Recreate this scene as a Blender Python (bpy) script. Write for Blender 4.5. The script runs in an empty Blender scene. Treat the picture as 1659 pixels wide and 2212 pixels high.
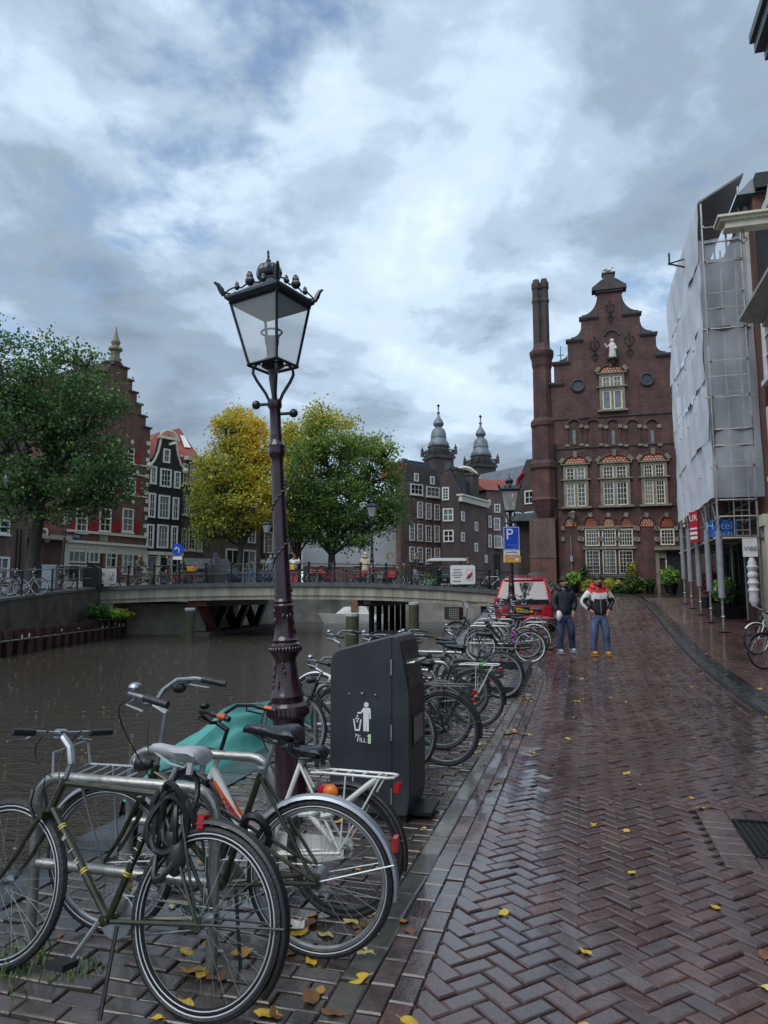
import bpy, bmesh, math, random
import numpy as np
from mathutils import Vector, Matrix, Quaternion
random.seed(7)
R = math.radians
PI = math.pi
scene = bpy.context.scene
COL = scene.collection
# ---------------------------------------------------------------- camera
F = 1530.0                                   # focal length in pixels of a 1659 px wide frame
TH = math.atan((1285 - 1106) / 1530.0)       # slight upward pitch
CT, ST = math.cos(TH), math.sin(TH)
EYE = 1.6
cd = bpy.data.cameras.new('camera')
cam = bpy.data.objects.new('camera', cd)
COL.objects.link(cam)
cd.sensor_fit = 'HORIZONTAL'
cd.sensor_width = 36.0
cd.lens = 36.0 * F / 1659.0
cd.clip_start = 0.1
cd.clip_end = 3000
cam.location = (0, 0, EYE)
cam.rotation_euler = (PI / 2 + TH, 0, 0)
scene.camera = cam
# ---------------------------------------------------------------- world: overcast with breaks of blue
SUN_EL, SUN_AZ = R(55), R(-140)
w = bpy.data.worlds.new('World')
scene.world = w
w.use_nodes = True
nt = w.node_tree
N, L = nt.nodes, nt.links
N.clear()
out = N.new('ShaderNodeOutputWorld')
sky = N.new('ShaderNodeTexSky')
sky.sky_type = 'NISHITA'
sky.sun_disc = False
sky.sun_elevation = SUN_EL
sky.sun_rotation = SUN_AZ
sky.air_density = 1.3
bg1 = N.new('ShaderNodeBackground'); bg1.inputs['Strength'].default_value = 0.11
L.new(sky.outputs[0], bg1.inputs[0])
tc = N.new('ShaderNodeTexCoord')
sep = N.new('ShaderNodeSeparateXYZ'); L.new(tc.outputs['Generated'], sep.inputs[0])
def wm(op, a, b=None, c=None):
    n = N.new('ShaderNodeMath'); n.operation = op
    for i, v in enumerate((a, b, c)):
        if v is None: continue
        if isinstance(v, (int, float)): n.inputs[i].default_value = v
        else: L.new(v, n.inputs[i])
    return n.outputs[0]
zc = wm('MAXIMUM', sep.outputs[2], 0.0)
den = wm('ADD', zc, 0.22)
cx = wm('DIVIDE', sep.outputs[0], den)
cy = wm('DIVIDE', sep.outputs[1], den)
comb = N.new('ShaderNodeCombineXYZ'); L.new(cx, comb.inputs[0]); L.new(cy, comb.inputs[1])
def wnoise(scale, detail, rough, off, dist=0.0):
    mp = N.new('ShaderNodeMapping'); mp.inputs['Location'].default_value = off
    L.new(comb.outputs[0], mp.inputs[0])
    n = N.new('ShaderNodeTexNoise'); n.inputs['Scale'].default_value = scale
    n.inputs['Detail'].default_value = detail; n.inputs['Roughness'].default_value = rough
    n.inputs['Distortion'].default_value = dist
    L.new(mp.outputs[0], n.inputs['Vector'])
    return n.outputs['Fac']
def wramp(fac, stops, interp='EASE'):
    r = N.new('ShaderNodeValToRGB'); cr = r.color_ramp; cr.interpolation = interp
    while len(cr.elements) < len(stops): cr.elements.new(0.5)
    for e, (p, c) in zip(cr.elements, stops):
        e.position = p; e.color = (*c, 1) if len(c) == 3 else c
    L.new(fac, r.inputs[0])
    return r
n_cover = wnoise(1.25, 6, 0.55, (6.1, 3.3, 0.0), 0.25)
n_body = wnoise(2.3, 10, 0.52, (1.1, 2.7, 1.0), 0.25)
n_soft = wnoise(0.75, 2, 0.5, (1.9, 6.2, 4.0))
n_puff = wnoise(5.5, 8, 0.6, (0.3, 9.2, 2.0), 0.2)
mixv = wm('ADD', wm('ADD', wm('MULTIPLY', n_body, 0.60), wm('MULTIPLY', n_soft, 0.30)), wm('MULTIPLY', n_puff, 0.14))
body = wramp(mixv, [(0.40, (.165, .215, .28)), (0.485, (.225, .29, .37)), (0.545, (.325, .415, .52)),
                    (0.592, (.435, .535, .645)), (0.68, (.555, .65, .75))])
cover = wramp(wm('ADD', wm('MULTIPLY', n_cover, 0.75), wm('MULTIPLY', n_puff, 0.25)), [(0.362, (0, 0, 0)), (0.455, (1, 1, 1))])
bg2 = N.new('ShaderNodeBackground'); bg2.inputs['Strength'].default_value = 1.0
L.new(body.outputs[0], bg2.inputs[0])
# near the horizon the deck of cloud closes up
hz = wramp(zc, [(0.06, (1, 1, 1)), (0.32, (0, 0, 0))])
fac = wm('MAXIMUM', cover.outputs[0], hz.outputs[0])
mixs = N.new('ShaderNodeMixShader')
L.new(fac, mixs.inputs[0]); L.new(bg1.outputs[0], mixs.inputs[1]); L.new(bg2.outputs[0], mixs.inputs[2])
L.new(mixs.outputs[0], out.inputs[0])
# ---------------------------------------------------------------- soft sun behind the cloud
sd = bpy.data.lights.new('sun', 'SUN')
sd.energy = 1.4; sd.angle = R(50); sd.color = (1.0, 0.985, 0.96)
sun = bpy.data.objects.new('sun', sd); COL.objects.link(sun)
sdir = Vector((math.sin(SUN_AZ) * math.cos(SUN_EL), math.cos(SUN_AZ) * math.cos(SUN_EL), math.sin(SUN_EL)))
sun.rotation_euler = (-sdir).to_track_quat('-Z', 'Y').to_euler()
vs = scene.view_settings
vs.view_transform = 'Standard'; vs.look = 'None'; vs.exposure = 0.66; vs.gamma = 1.0
vs.use_curve_mapping = False
scene.cycles.max_bounces = 6
scene.cycles.transparent_max_bounces = 12
# ---------------------------------------------------------------- survey helpers (street frame: s along the street, r to its right)
AZ = R(15.4)
UX, UY = math.sin(AZ), math.cos(AZ)
VX, VY = math.cos(AZ), -math.sin(AZ)
def xy(s, r): return (s * UX + r * VX, s * UY + r * VY)
def sr(x, y): return (x * UX + y * UY, x * VX + y * VY)
_S = [-50, 8, 12, 15, 17, 20, 23, 27, 31, 36, 44, 60]
_Z = [0, 0, .04, .12, .22, .48, .80, 1.17, 1.43, 1.58, 1.65, 1.7]
def zg(s):
    return sum(float(np.interp(s + k * .3, _S, _Z)) for k in range(-4, 5)) / 9
def P3(s, r, dz=0.0):
    x, y = xy(s, r)
    return Vector((x, y, zg(s) + dz))
def sight(px, py):
    return Vector(((px - 829.5) / F, CT - ST * (1106 - py) / F, ST + CT * (1106 - py) / F))
def at(px, py, Y):
    d = sight(px, py); k = Y / d.y
    return Vector((d.x * k, Y, EYE + d.z * k))
WZ = -0.5      # water level
# ---------------------------------------------------------------- materials
MATS = {}
def mat(name, col, rough=0.6, metal=0.0, var=0.15, scale=6.0, bump=0.0, bscale=None, rvar=0.0, spec=0.5, coat=0.0, hue=None, detail=5, alpha=1.0, trans=0.0, emit=None):
    if name in MATS: return MATS[name]
    m = bpy.data.materials.new(name); m.use_nodes = True
    t = m.node_tree; n = t.nodes; l = t.links
    b = n['Principled BSDF']
    b.inputs['Roughness'].default_value = rough
    b.inputs['Metallic'].default_value = metal
    b.inputs['Specular IOR Level'].default_value = spec
    b.inputs['Coat Weight'].default_value = coat
    b.inputs['Alpha'].default_value = alpha
    b.inputs['Transmission Weight'].default_value = trans
    if emit:
        b.inputs['Emission Color'].default_value = (*emit[0], 1); b.inputs['Emission Strength'].default_value = emit[1]
    c = n.new('ShaderNodeTexCoord')
    if var > 0 or rvar > 0 or bump > 0:
        nz = n.new('ShaderNodeTexNoise'); nz.inputs['Scale'].default_value = scale; nz.inputs['Detail'].default_value = detail
        l.new(c.outputs['Object'], nz.inputs['Vector'])
    if var > 0:
        rp = n.new('ShaderNodeValToRGB')
        rp.color_ramp.elements[0].position = .28; rp.color_ramp.elements[1].position = .72
        c2 = hue or tuple(min(1, x * (1 + var)) for x in col)
        rp.color_ramp.elements[0].color = (*[x * (1 - var) for x in col], 1)
        rp.color_ramp.elements[1].color = (*c2, 1)
        l.new(nz.outputs['Fac'], rp.inputs[0]); l.new(rp.outputs[0], b.inputs['Base Color'])
    else:
        b.inputs['Base Color'].default_value = (*col, 1)
    if rvar > 0:
        mr = n.new('ShaderNodeMapRange')
        mr.inputs['From Min'].default_value = .3; mr.inputs['From Max'].default_value = .7
        mr.inputs['To Min'].default_value = max(0.02, rough - rvar); mr.inputs['To Max'].default_value = min(1, rough + rvar)
        l.new(nz.outputs['Fac'], mr.inputs['Value']); l.new(mr.outputs[0], b.inputs['Roughness'])
    if bump > 0:
        nb = n.new('ShaderNodeTexNoise'); nb.inputs['Scale'].default_value = bscale or scale * 6; nb.inputs['Detail'].default_value = 4
        l.new(c.outputs['Object'], nb.inputs['Vector'])
        bp = n.new('ShaderNodeBump'); bp.inputs['Strength'].default_value = bump; bp.inputs['Distance'].default_value = 0.02
        l.new(nb.outputs['Fac'], bp.inputs['Height']); l.new(bp.outputs[0], b.inputs['Normal'])
    MATS[name] = m
    return m
def brick_mat(name, c1, c2, mortar, bw=0.22, bh=0.065, rough=0.75, stain=0.35, mort=0.010, streak=None):
    if name in MATS: return MATS[name]
    m = bpy.data.materials.new(name); m.use_nodes = True
    t = m.node_tree; n = t.nodes; l = t.links; b = n['Principled BSDF']
    b.inputs['Roughness'].default_value = rough
    c = n.new('ShaderNodeTexCoord'); s = n.new('ShaderNodeSeparateXYZ'); l.new(c.outputs['Object'], s.inputs[0])
    a = n.new('ShaderNodeMath'); a.operation = 'ADD'; l.new(s.outputs[0], a.inputs[0]); l.new(s.outputs[1], a.inputs[1])
    cb = n.new('ShaderNodeCombineXYZ'); l.new(a.outputs[0], cb.inputs[0]); l.new(s.outputs[2], cb.inputs[1])
    br = n.new('ShaderNodeTexBrick'); l.new(cb.outputs[0], br.inputs['Vector'])
    br.inputs['Scale'].default_value = 1.0; br.inputs['Brick Width'].default_value = bw; br.inputs['Row Height'].default_value = bh
    br.inputs['Mortar Size'].default_value = mort; br.inputs['Bias'].default_value = 0.1
    br.inputs['Color1'].default_value = (*c1, 1); br.inputs['Color2'].default_value = (*c2, 1); br.inputs['Mortar'].default_value = (*mortar, 1)
    nz = n.new('ShaderNodeTexNoise'); nz.inputs['Scale'].default_value = 0.9; nz.inputs['Detail'].default_value = 7; nz.inputs['Roughness'].default_value = .65
    l.new(c.outputs['Object'], nz.inputs['Vector'])
    rp = n.new('ShaderNodeValToRGB'); rp.color_ramp.elements[0].position = .32; rp.color_ramp.elements[1].position = .68
    v0 = 1 - stain; rp.color_ramp.elements[0].color = (v0, v0, v0, 1); v1 = 1 + stain * .6; rp.color_ramp.elements[1].color = (v1, v1, v1, 1)
    l.new(nz.outputs['Fac'], rp.inputs[0])
    mx = n.new('ShaderNodeMix'); mx.data_type = 'RGBA'; mx.blend_type = 'MULTIPLY'; mx.inputs['Factor'].default_value = 1
    l.new(br.outputs['Color'], mx.inputs['A']); l.new(rp.outputs[0], mx.inputs['B'])
    mp = n.new('ShaderNodeMapping'); mp.inputs['Scale'].default_value = (2.6, 2.6, .22); l.new(c.outputs['Object'], mp.inputs[0])
    ns = n.new('ShaderNodeTexNoise'); ns.inputs['Scale'].default_value = 1.0; ns.inputs['Detail'].default_value = 6; ns.inputs['Roughness'].default_value = .7; l.new(mp.outputs[0], ns.inputs['Vector'])
    rs_ = n.new('ShaderNodeValToRGB'); rs_.color_ramp.elements[0].position = .36; rs_.color_ramp.elements[1].position = .66
    rs_.color_ramp.elements[0].color = (.62, .62, .64, 1); rs_.color_ramp.elements[1].color = (1.2, 1.17, 1.14, 1); l.new(ns.outputs['Fac'], rs_.inputs[0])
    m2 = n.new('ShaderNodeMix'); m2.data_type = 'RGBA'; m2.blend_type = 'MULTIPLY'; m2.inputs['Factor'].default_value = .8
    l.new(mx.outputs['Result'], m2.inputs['A']); l.new(rs_.outputs[0], m2.inputs['B'])
    l.new(m2.outputs['Result'], b.inputs['Base Color'])
    bp = n.new('ShaderNodeBump'); bp.inputs['Strength'].default_value = .4; bp.inputs['Distance'].default_value = .01; bp.invert = True
    l.new(br.outputs['Fac'], bp.inputs['Height']); l.new(bp.outputs[0], b.inputs['Normal'])
    MATS[name] = m
    return m
# metals, paints, rubber
STEEL = mat('galvanised steel', (.36, .36, .34), .4, .85, .2, 9, bump=.15, bscale=40, rvar=.12)
CHROME = mat('worn chrome', (.6, .62, .64), .25, 1.0, .12, 14, rvar=.1)
ALU = mat('dull aluminium', (.36, .38, .39), .4, .9, .12, 14, rvar=.1)
RUBBER = mat('tyre rubber', (.016, .017, .019), .55, 0, .25, 20, bump=.3, bscale=70, rvar=.1)
BLACKP = mat('black bicycle paint', (.012, .014, .018), .3, .1, .2, 12, coat=.3, rvar=.1)
BLACKPL = mat('black plastic', (.014, .015, .017), .42, 0, .2, 15, bump=.1)
OLIVE = mat('olive green paint', (.030, .034, .017), .3, .35, .2, 12, coat=.4, rvar=.08)
WHITEP = mat('white bicycle paint', (.66, .67, .64), .35, 0, .08, 7, coat=.3, rvar=.1)
SILVERP = mat('silver paint', (.36, .39, .42), .38, .6, .12, 9, rvar=.1)
ORANGE = mat('orange paint', (.62, .10, .022), .4, 0, .1, 9)
REDP = mat('red bicycle paint', (.42, .018, .03), .38, 0, .12, 9)
BLUEP = mat('blue bicycle paint', (.03, .11, .30), .38, 0, .12, 9)
GREENP = mat('bright green bicycle paint', (.05, .34, .07), .4, 0, .12, 9)
PURPLEP = mat('purple bicycle paint', (.13, .025, .20), .4, 0, .12, 9)
TANP = mat('tan bicycle paint', (.38, .25, .11), .45, 0, .12, 9)
REDLENS = mat('red reflector', (.38, .012, .012), .18, 0, .05, 9)
AMBER = mat('amber plastic', (.72, .18, .012), .3, 0, .05, 9)
LEATHER = mat('wet black saddle cover', (.014, .017, .023), .3, 0, .2, 30, bump=.25, bscale=60, rvar=.12)
GREYVINYL = mat('grey worn saddle cover', (.36, .37, .38), .45, 0, .2, 14, bump=.15, bscale=40)
TREEBARK = mat('wet tree bark', (.028, .026, .02), .75, 0, .35, 5, bump=.6, bscale=14)
LAMPP = mat('dark aubergine lamp paint', (.032, .012, .018), .25, .05, .22, 7, coat=.5, bump=.12, bscale=30, rvar=.08)
LAMPG = mat('dark green-black lamp paint', (.013, .02, .024), .3, .1, .2, 9, coat=.3)
GLASS = mat('window glass', (.02, .026, .03), .06, 0, .3, 1.3, spec=.8, rvar=.03)
GLASSB = mat('curtained window glass', (.15, .165, .165), .12, 0, .35, 2.2, spec=.6)
CREAM = mat('cream window paint', (.60, .58, .47), .5, 0, .1, 5)
WHITEW = mat('white window paint', (.68, .69, .67), .5, 0, .08, 5)
STONE = mat('grey sandstone', (.19, .172, .128), .75, 0, .35, 2.6, bump=.25)
STONED = mat('blackened stone', (.048, .046, .043), .7, 0, .4, 2.6, bump=.25)
CONC = mat('weathered pale concrete', (.40, .39, .32), .7, 0, .35, 1.6, bump=.2, hue=(.5, .46, .34), rvar=.1)
CONCG = mat('dark grey coping stone', (.10, .105, .105), .55, 0, .3, 2.4, bump=.2, rvar=.15)
WOODP = mat('wet mossy timber', (.05, .058, .032), .7, 0, .4, 3, bump=.5, bscale=12)
DARKMET = mat('black iron', (.011, .012, .014), .4, .3, .2, 9, bump=.1)
BLUESTONE = mat('wet blue stone kerb', (.045, .05, .055), .22, 0, .4, 3.5, bump=.15, rvar=.12)
# ---------------------------------------------------------------- mesh builder
class MB:
    def __init__(s): s.v = []; s.f = []; s.m = []
    def add(s, vs, fs, mi=0):
        o = len(s.v); s.v.extend([tuple(v) for v in vs]); s.f.extend([tuple(i + o for i in f) for f in fs]); s.m.extend([mi] * len(fs)); return s
    def box(s, c, d, mi=0, M=None, taper=1.0):
        x, y, z = d[0] / 2, d[1] / 2, d[2] / 2
        vs = [Vector((sx * x * (taper if sz > 0 else 1), sy * y * (taper if sz > 0 else 1), sz * z)) for sz in (-1, 1) for sy in (-1, 1) for sx in (-1, 1)]
        if M is not None: vs = [M @ v for v in vs]
        c = Vector(c)
        return s.add([v + c for v in vs], [(0, 2, 3, 1), (4, 5, 7, 6), (0, 1, 5, 4), (2, 6, 7, 3), (0, 4, 6, 2), (1, 3, 7, 5)], mi)
    def b2(s, a, b, mi=0):
        a, b = Vector(a), Vector(b); return s.box((a + b) / 2, (abs(b.x - a.x), abs(b.y - a.y), abs(b.z - a.z)), mi)
    def tube(s, pts, r, n=8, mi=0, close=False, caps=True):
        pts = [Vector(p) for p in pts]; k = len(pts)
        rs = r if isinstance(r, (list, tuple)) else [r] * k
        o = []; prev = None
        for i, p in enumerate(pts):
            if close: t = (pts[(i + 1) % k] - pts[i - 1])
            else: t = pts[min(i + 1, k - 1)] - pts[max(i - 1, 0)]
            t = t.normalized() if t.length > 1e-9 else Vector((0, 0, 1))
            if prev is None:
                a = Vector((0, 0, 1)) if abs(t.z) < .9 else Vector((1, 0, 0))
                u = t.cross(a).normalized()
            else:
                u = prev - t * prev.dot(t); u = u.normalized() if u.length > 1e-6 else t.orthogonal().normalized()
            prev = u; w_ = t.cross(u)
            for j in range(n):
                an = 2 * PI * j / n; o.append(p + (u * math.cos(an) + w_ * math.sin(an)) * rs[i])
        fs = []
        for i in range(k if close else k - 1):
            i2 = (i + 1) % k
            for j in range(n): fs.append((i * n + j, i * n + (j + 1) % n, i2 * n + (j + 1) % n, i2 * n + j))
        if caps and not close: fs.append(tuple(range(n))[::-1]); fs.append(tuple((k - 1) * n + j for j in range(n)))
        return s.add(o, fs, mi)
    def cyl(s, a, b, r, n=12, mi=0, r2=None): return s.tube([a, b], [r, r if r2 is None else r2], n, mi)
    def lathe(s, prof, n=16, mi=0, c=(0, 0, 0), sq=None, M=None, ph=0.0):
        c = Vector(c); o = []
        for (r, z) in prof:
            for j in range(n):
                a = 2 * PI * j / n + ph; v = Vector((r * math.cos(a), r * math.sin(a), z))
                if M is not None: v = M @ v
                o.append(v + c)
        fs = []
        for i in range(len(prof) - 1):
            for j in range(n): fs.append((i * n + j, i * n + (j + 1) % n, (i + 1) * n + (j + 1) % n, (i + 1) * n + j))
        fs.append(tuple(range(n))[::-1]); fs.append(tuple((len(prof) - 1) * n + j for j in range(n)))
        return s.add(o, fs, mi)
    def ball(s, c, r, mi=0, n=10, k=6, sc=(1, 1, 1), M=None):
        prof = [(max(1e-4, math.sin(PI * i / k)), -math.cos(PI * i / k)) for i in range(k + 1)]
        S = Matrix.Diagonal((r * sc[0], r * sc[1], r * sc[2]))
        return s.lathe(prof, n, mi, c, M=(M @ S if M is not None else S))
    def prism(s, pts, y0, y1, mi=0, ax='y', T=None):
        """outline in (a,b) extruded along the remaining axis"""
        n = len(pts)
        def mk(a, b, y): return {'y': (a, y, b), 'x': (y, a, b), 'z': (a, b, y)}[ax]
        vs = [mk(a, b, y0) for a, b in pts] + [mk(a, b, y1) for a, b in pts]
        if T: vs = [T(Vector(v)) for v in vs]
        fs = [tuple(range(n)), tuple(range(2 * n - 1, n - 1, -1))] + [(i, n + i, n + (i + 1) % n, (i + 1) % n) for i in range(n)]
        return s.add(vs, fs, mi)
    def mesh(s, name, mats, smooth=False):
        me = bpy.data.meshes.new(name); me.from_pydata(s.v, [], s.f)
        for m in (mats if isinstance(mats, (list, tuple)) else [mats]): me.materials.append(m)
        if any(s.m): me.polygons.foreach_set('material_index', s.m)
        bm = bmesh.new(); bm.from_mesh(me); bmesh.ops.recalc_face_normals(bm, faces=bm.faces); bm.to_mesh(me); bm.free()
        if smooth:
            me.polygons.foreach_set('use_smooth', [True] * len(me.polygons))
            me.set_sharp_from_angle(angle=R(smooth if smooth is not True else 40))
        return me
    def build(s, name, mats, parent=None, smooth=False, loc=None):
        return link(name, s.mesh(name, mats, smooth), parent, loc)
def link(name, me, parent=None, loc=None, rot=None):
    o = bpy.data.objects.new(name, me); COL.objects.link(o)
    if parent: o.parent = parent
    if loc is not None: o.location = loc
    if rot is not None: o.rotation_euler = rot
    return o
def tag(o, label=None, cat=None, group=None, kind=None):
    if label: o['label'] = label
    if cat: o['category'] = cat
    if group: o['group'] = group
    if kind: o['kind'] = kind
    return o
def thing(name, label, cat, loc=(0, 0, 0), rz=0.0, group=None):
    o = bpy.data.objects.new(name, None); COL.objects.link(o); o.empty_display_size = .2
    o.location = loc; o.rotation_euler = (0, 0, rz)
    return tag(o, label, cat, group)
def copy_thing(root, label=None, loc=None, rz=None):
    r = root.copy(); COL.objects.link(r)
    if loc is not None: r.location = loc
    if rz is not None: r.rotation_euler = (root.rotation_euler.x, root.rotation_euler.y, rz)
    if label: r['label'] = label
    for ch in list(root.children):
        c = ch.copy(); COL.objects.link(c); c.parent = r
        for g in list(ch.children):
            d = g.copy(); COL.objects.link(d); d.parent = c
    return r
FONT_CACHE = {}
def text(name, body, size, parent, m, loc, rot=(PI / 2, 0, 0), align='CENTER', ext=.002, sx=1.0):
    cu = bpy.data.curves.new(name, 'FONT'); cu.body = body; cu.size = size; cu.extrude = ext; cu.align_x = align; cu.align_y = 'CENTER'; cu.resolution_u = 3
    tmp = bpy.data.objects.new('tmp', cu); COL.objects.link(tmp)
    dg = bpy.context.evaluated_depsgraph_get(); dg.update()
    me = bpy.data.meshes.new_from_object(tmp.evaluated_get(dg), depsgraph=dg); me.name = name
    bpy.data.objects.remove(tmp); me.materials.clear(); me.materials.append(m)
    o = link(name, me, parent, loc, rot); o.scale = (sx, 1, 1)
    return o
def sheet(name, m, fn, us, vs, kind='structure', parent=None):
    """grid sheet from fn(u,v)->point"""
    V_ = [fn(u, v) for u in us for v in vs]; nv = len(vs)
    Fs = [(i * nv + j, (i + 1) * nv + j, (i + 1) * nv + j + 1, i * nv + j + 1) for i in range(len(us) - 1) for j in range(nv - 1)]
    me = bpy.data.meshes.new(name); me.from_pydata([tuple(p) for p in V_], [], Fs); me.materials.append(m)
    bm = bmesh.new(); bm.from_mesh(me); bmesh.ops.recalc_face_normals(bm, faces=bm.faces)
    if sum(f.normal.z for f in bm.faces) < 0: bmesh.ops.reverse_faces(bm, faces=bm.faces)
    bm.to_mesh(me); bm.free()
    o = link(name, me, parent)
    if kind: o['kind'] = kind
    return o
# ================================================================= GROUND, WATER, PAVING
def wet_mat(name, cols, r0, r1, pscale=.55, spec=.5, bump=.35):
    m = bpy.data.materials.new(name); m.use_nodes = True
    t = m.node_tree; n = t.nodes; l = t.links; b = n['Principled BSDF']
    oi = n.new('ShaderNodeObjectInfo'); at_ = n.new('ShaderNodeAttribute'); at_.attribute_name = 'pv'
    a = n.new('ShaderNodeMath'); a.operation = 'ADD'; l.new(oi.outputs['Random'], a.inputs[0]); l.new(at_.outputs['Fac'], a.inputs[1])
    fr = n.new('ShaderNodeMath'); fr.operation = 'FRACT'; l.new(a.outputs[0], fr.inputs[0])
    rp = n.new('ShaderNodeValToRGB'); cr = rp.color_ramp
    while len(cr.elements) < len(cols): cr.elements.new(.5)
    for i, (e, c) in enumerate(zip(cr.elements, cols)): e.position = i / (len(cols) - 1); e.color = (*c, 1)
    l.new(fr.outputs[0], rp.inputs[0])
    g = n.new('ShaderNodeNewGeometry')
    n1 = n.new('ShaderNodeTexNoise'); n1.inputs['Scale'].default_value = 9; n1.inputs['Detail'].default_value = 8; n1.inputs['Roughness'].default_value = .7
    l.new(g.outputs['Position'], n1.inputs['Vector'])
    rq = n.new('ShaderNodeValToRGB'); rq.color_ramp.elements[0].position = .3; rq.color_ramp.elements[1].position = .7
    rq.color_ramp.elements[0].color = (.55, .55, .55, 1); rq.color_ramp.elements[1].color = (1.35, 1.3, 1.25, 1)
    l.new(n1.outputs['Fac'], rq.inputs[0])
    mx = n.new('ShaderNodeMix'); mx.data_type = 'RGBA'; mx.blend_type = 'MULTIPLY'; mx.inputs['Factor'].default_value = 1
    l.new(rp.outputs[0], mx.inputs['A']); l.new(rq.outputs[0], mx.inputs['B'])
    n5 = n.new('ShaderNodeTexNoise'); n5.inputs['Scale'].default_value = 1.1; n5.inputs['Detail'].default_value = 6; n5.inputs['Roughness'].default_value = .65; l.new(g.outputs['Position'], n5.inputs['Vector'])
    r5 = n.new('ShaderNodeValToRGB'); r5.color_ramp.elements[0].position = .34; r5.color_ramp.elements[1].position = .64; r5.color_ramp.elements[0].color = (.55, .53, .55, 1); r5.color_ramp.elements[1].color = (1.25, 1.2, 1.18, 1); l.new(n5.outputs['Fac'], r5.inputs[0])
    m5 = n.new('ShaderNodeMix'); m5.data_type = 'RGBA'; m5.blend_type = 'MULTIPLY'; m5.inputs['Factor'].default_value = .85; l.new(mx.outputs['Result'], m5.inputs['A']); l.new(r5.outputs[0], m5.inputs['B']); l.new(m5.outputs['Result'], b.inputs['Base Color'])
    n2 = n.new('ShaderNodeTexNoise'); n2.inputs['Scale'].default_value = pscale; n2.inputs['Detail'].default_value = 4; n2.inputs['Roughness'].default_value = .6
    l.new(g.outputs['Position'], n2.inputs['Vector'])
    ad = n.new('ShaderNodeMath'); ad.operation = 'MULTIPLY_ADD'; ad.inputs[1].default_value = .25
    l.new(n1.outputs['Fac'], ad.inputs[0]); l.new(n2.outputs['Fac'], ad.inputs[2])
    mr = n.new('ShaderNodeMapRange'); mr.inputs['From Min'].default_value = .48; mr.inputs['From Max'].default_value = .78
    mr.inputs['To Min'].default_value = r0; mr.inputs['To Max'].default_value = r1
    l.new(ad.outputs[0], mr.inputs['Value']); l.new(mr.outputs[0], b.inputs['Roughness'])
    b.inputs['Specular IOR Level'].default_value = spec
    cw = n.new('ShaderNodeMapRange'); cw.inputs['From Min'].default_value = .46; cw.inputs['From Max'].default_value = .70; cw.inputs['To Min'].default_value = 1.0; cw.inputs['To Max'].default_value = .45
    l.new(ad.outputs[0], cw.inputs['Value']); l.new(cw.outputs[0], b.inputs['Coat Weight']); b.inputs['Coat Roughness'].default_value = .09; b.inputs['Coat IOR'].default_value = 1.4
    n3 = n.new('ShaderNodeTexNoise'); n3.inputs['Scale'].default_value = 60; n3.inputs['Detail'].default_value = 4
    l.new(g.outputs['Position'], n3.inputs['Vector'])
    n4 = n.new('ShaderNodeTexNoise'); n4.inputs['Scale'].default_value = 14; n4.inputs['Detail'].default_value = 2
    l.new(g.outputs['Position'], n4.inputs['Vector'])
    s1 = n.new('ShaderNodeMath'); s1.operation = 'MULTIPLY_ADD'; s1.inputs[1].default_value = 1.6
    l.new(n4.outputs['Fac'], s1.inputs[0]); l.new(n3.outputs['Fac'], s1.inputs[2])
    bp = n.new('ShaderNodeBump'); bp.inputs['Strength'].default_value = bump; bp.inputs['Distance'].default_value = .006
    l.new(s1.outputs[0], bp.inputs['Height']); l.new(bp.outputs[0], b.inputs['Normal'])
    MATS[name] = m
    return m
PAVE = wet_mat('wet clinker pavers', [(.068, .042, .042), (.09, .055, .053), (.062, .047, .049), (.105, .061, .054), (.076, .057, .058), (.09, .061, .06)], .07, .34)
PAVEQ = wet_mat('wet grey-brown quay pavers', [(.06, .05, .047), (.075, .06, .052), (.05, .045, .046), (.085, .07, .06)], .08, .38, pscale=.8)
PAVER = wet_mat('wet red pavement bricks', [(.085, .036, .034), (.10, .043, .038), (.07, .034, .034), (.092, .04, .04)], .3, .5)
STRIP = wet_mat('wet pale concrete strip', [(.12, .12, .105), (.16, .155, .135), (.085, .085, .08)], .18, .45)
JOINT = wet_mat('wet joint sand', [(.018, .016, .016), (.022, .02, .018)], .12, .4)
EARTH = wet_mat('wet dark ground', [(.03, .028, .027), (.035, .032, .03)], .25, .5)
def fr_(a, b, st): return [a + (b - a) * i / st for i in range(st + 1)]
SS = fr_(-30, 8, 19) + fr_(8.4, 46, 94) + fr_(47, 54, 7)
road = sheet('road', JOINT, lambda s, r: P3(s, r, -.016), SS, [-.92, 0, 1.2, 2.5])
quay = sheet('quay', JOINT, lambda s, r: P3(s, r, -.016), [x for x in SS if x < 46], [-3.2, -2.5, -1.6, -.92])
pavement = sheet('pavement', JOINT, lambda s, r: P3(s, r, .034), SS, [2.5, 3.5, 5.2])
sheet('ground', EARTH, lambda s, r: P3(s, r, -.03), SS, [5.2, 20, 60, 400])
ZL = lambda Y: float(np.interp(Y, [-30, 0, 15, 24, 30, 36, 46, 56], [.2, .4, .85, 1.33, 1.68, 1.98, 1.95, 1.9]))
LX = lambda Y: -13.86 - .038 * (Y - 24)         # top edge of the left quay wall
YY = fr_(-30, 56, 86)
sheet('left_bank', EARTH, lambda y, k: Vector((LX(y) - k, y, ZL(y))), YY, [0, 3, 12, 60, 400])
sheet('far_ground', EARTH, lambda x, y: Vector((x, y, 1.88)), [-700, -60, -20, 0, 20, 60, 700], [56.0, 80, 200, 900, 2200])
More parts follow.
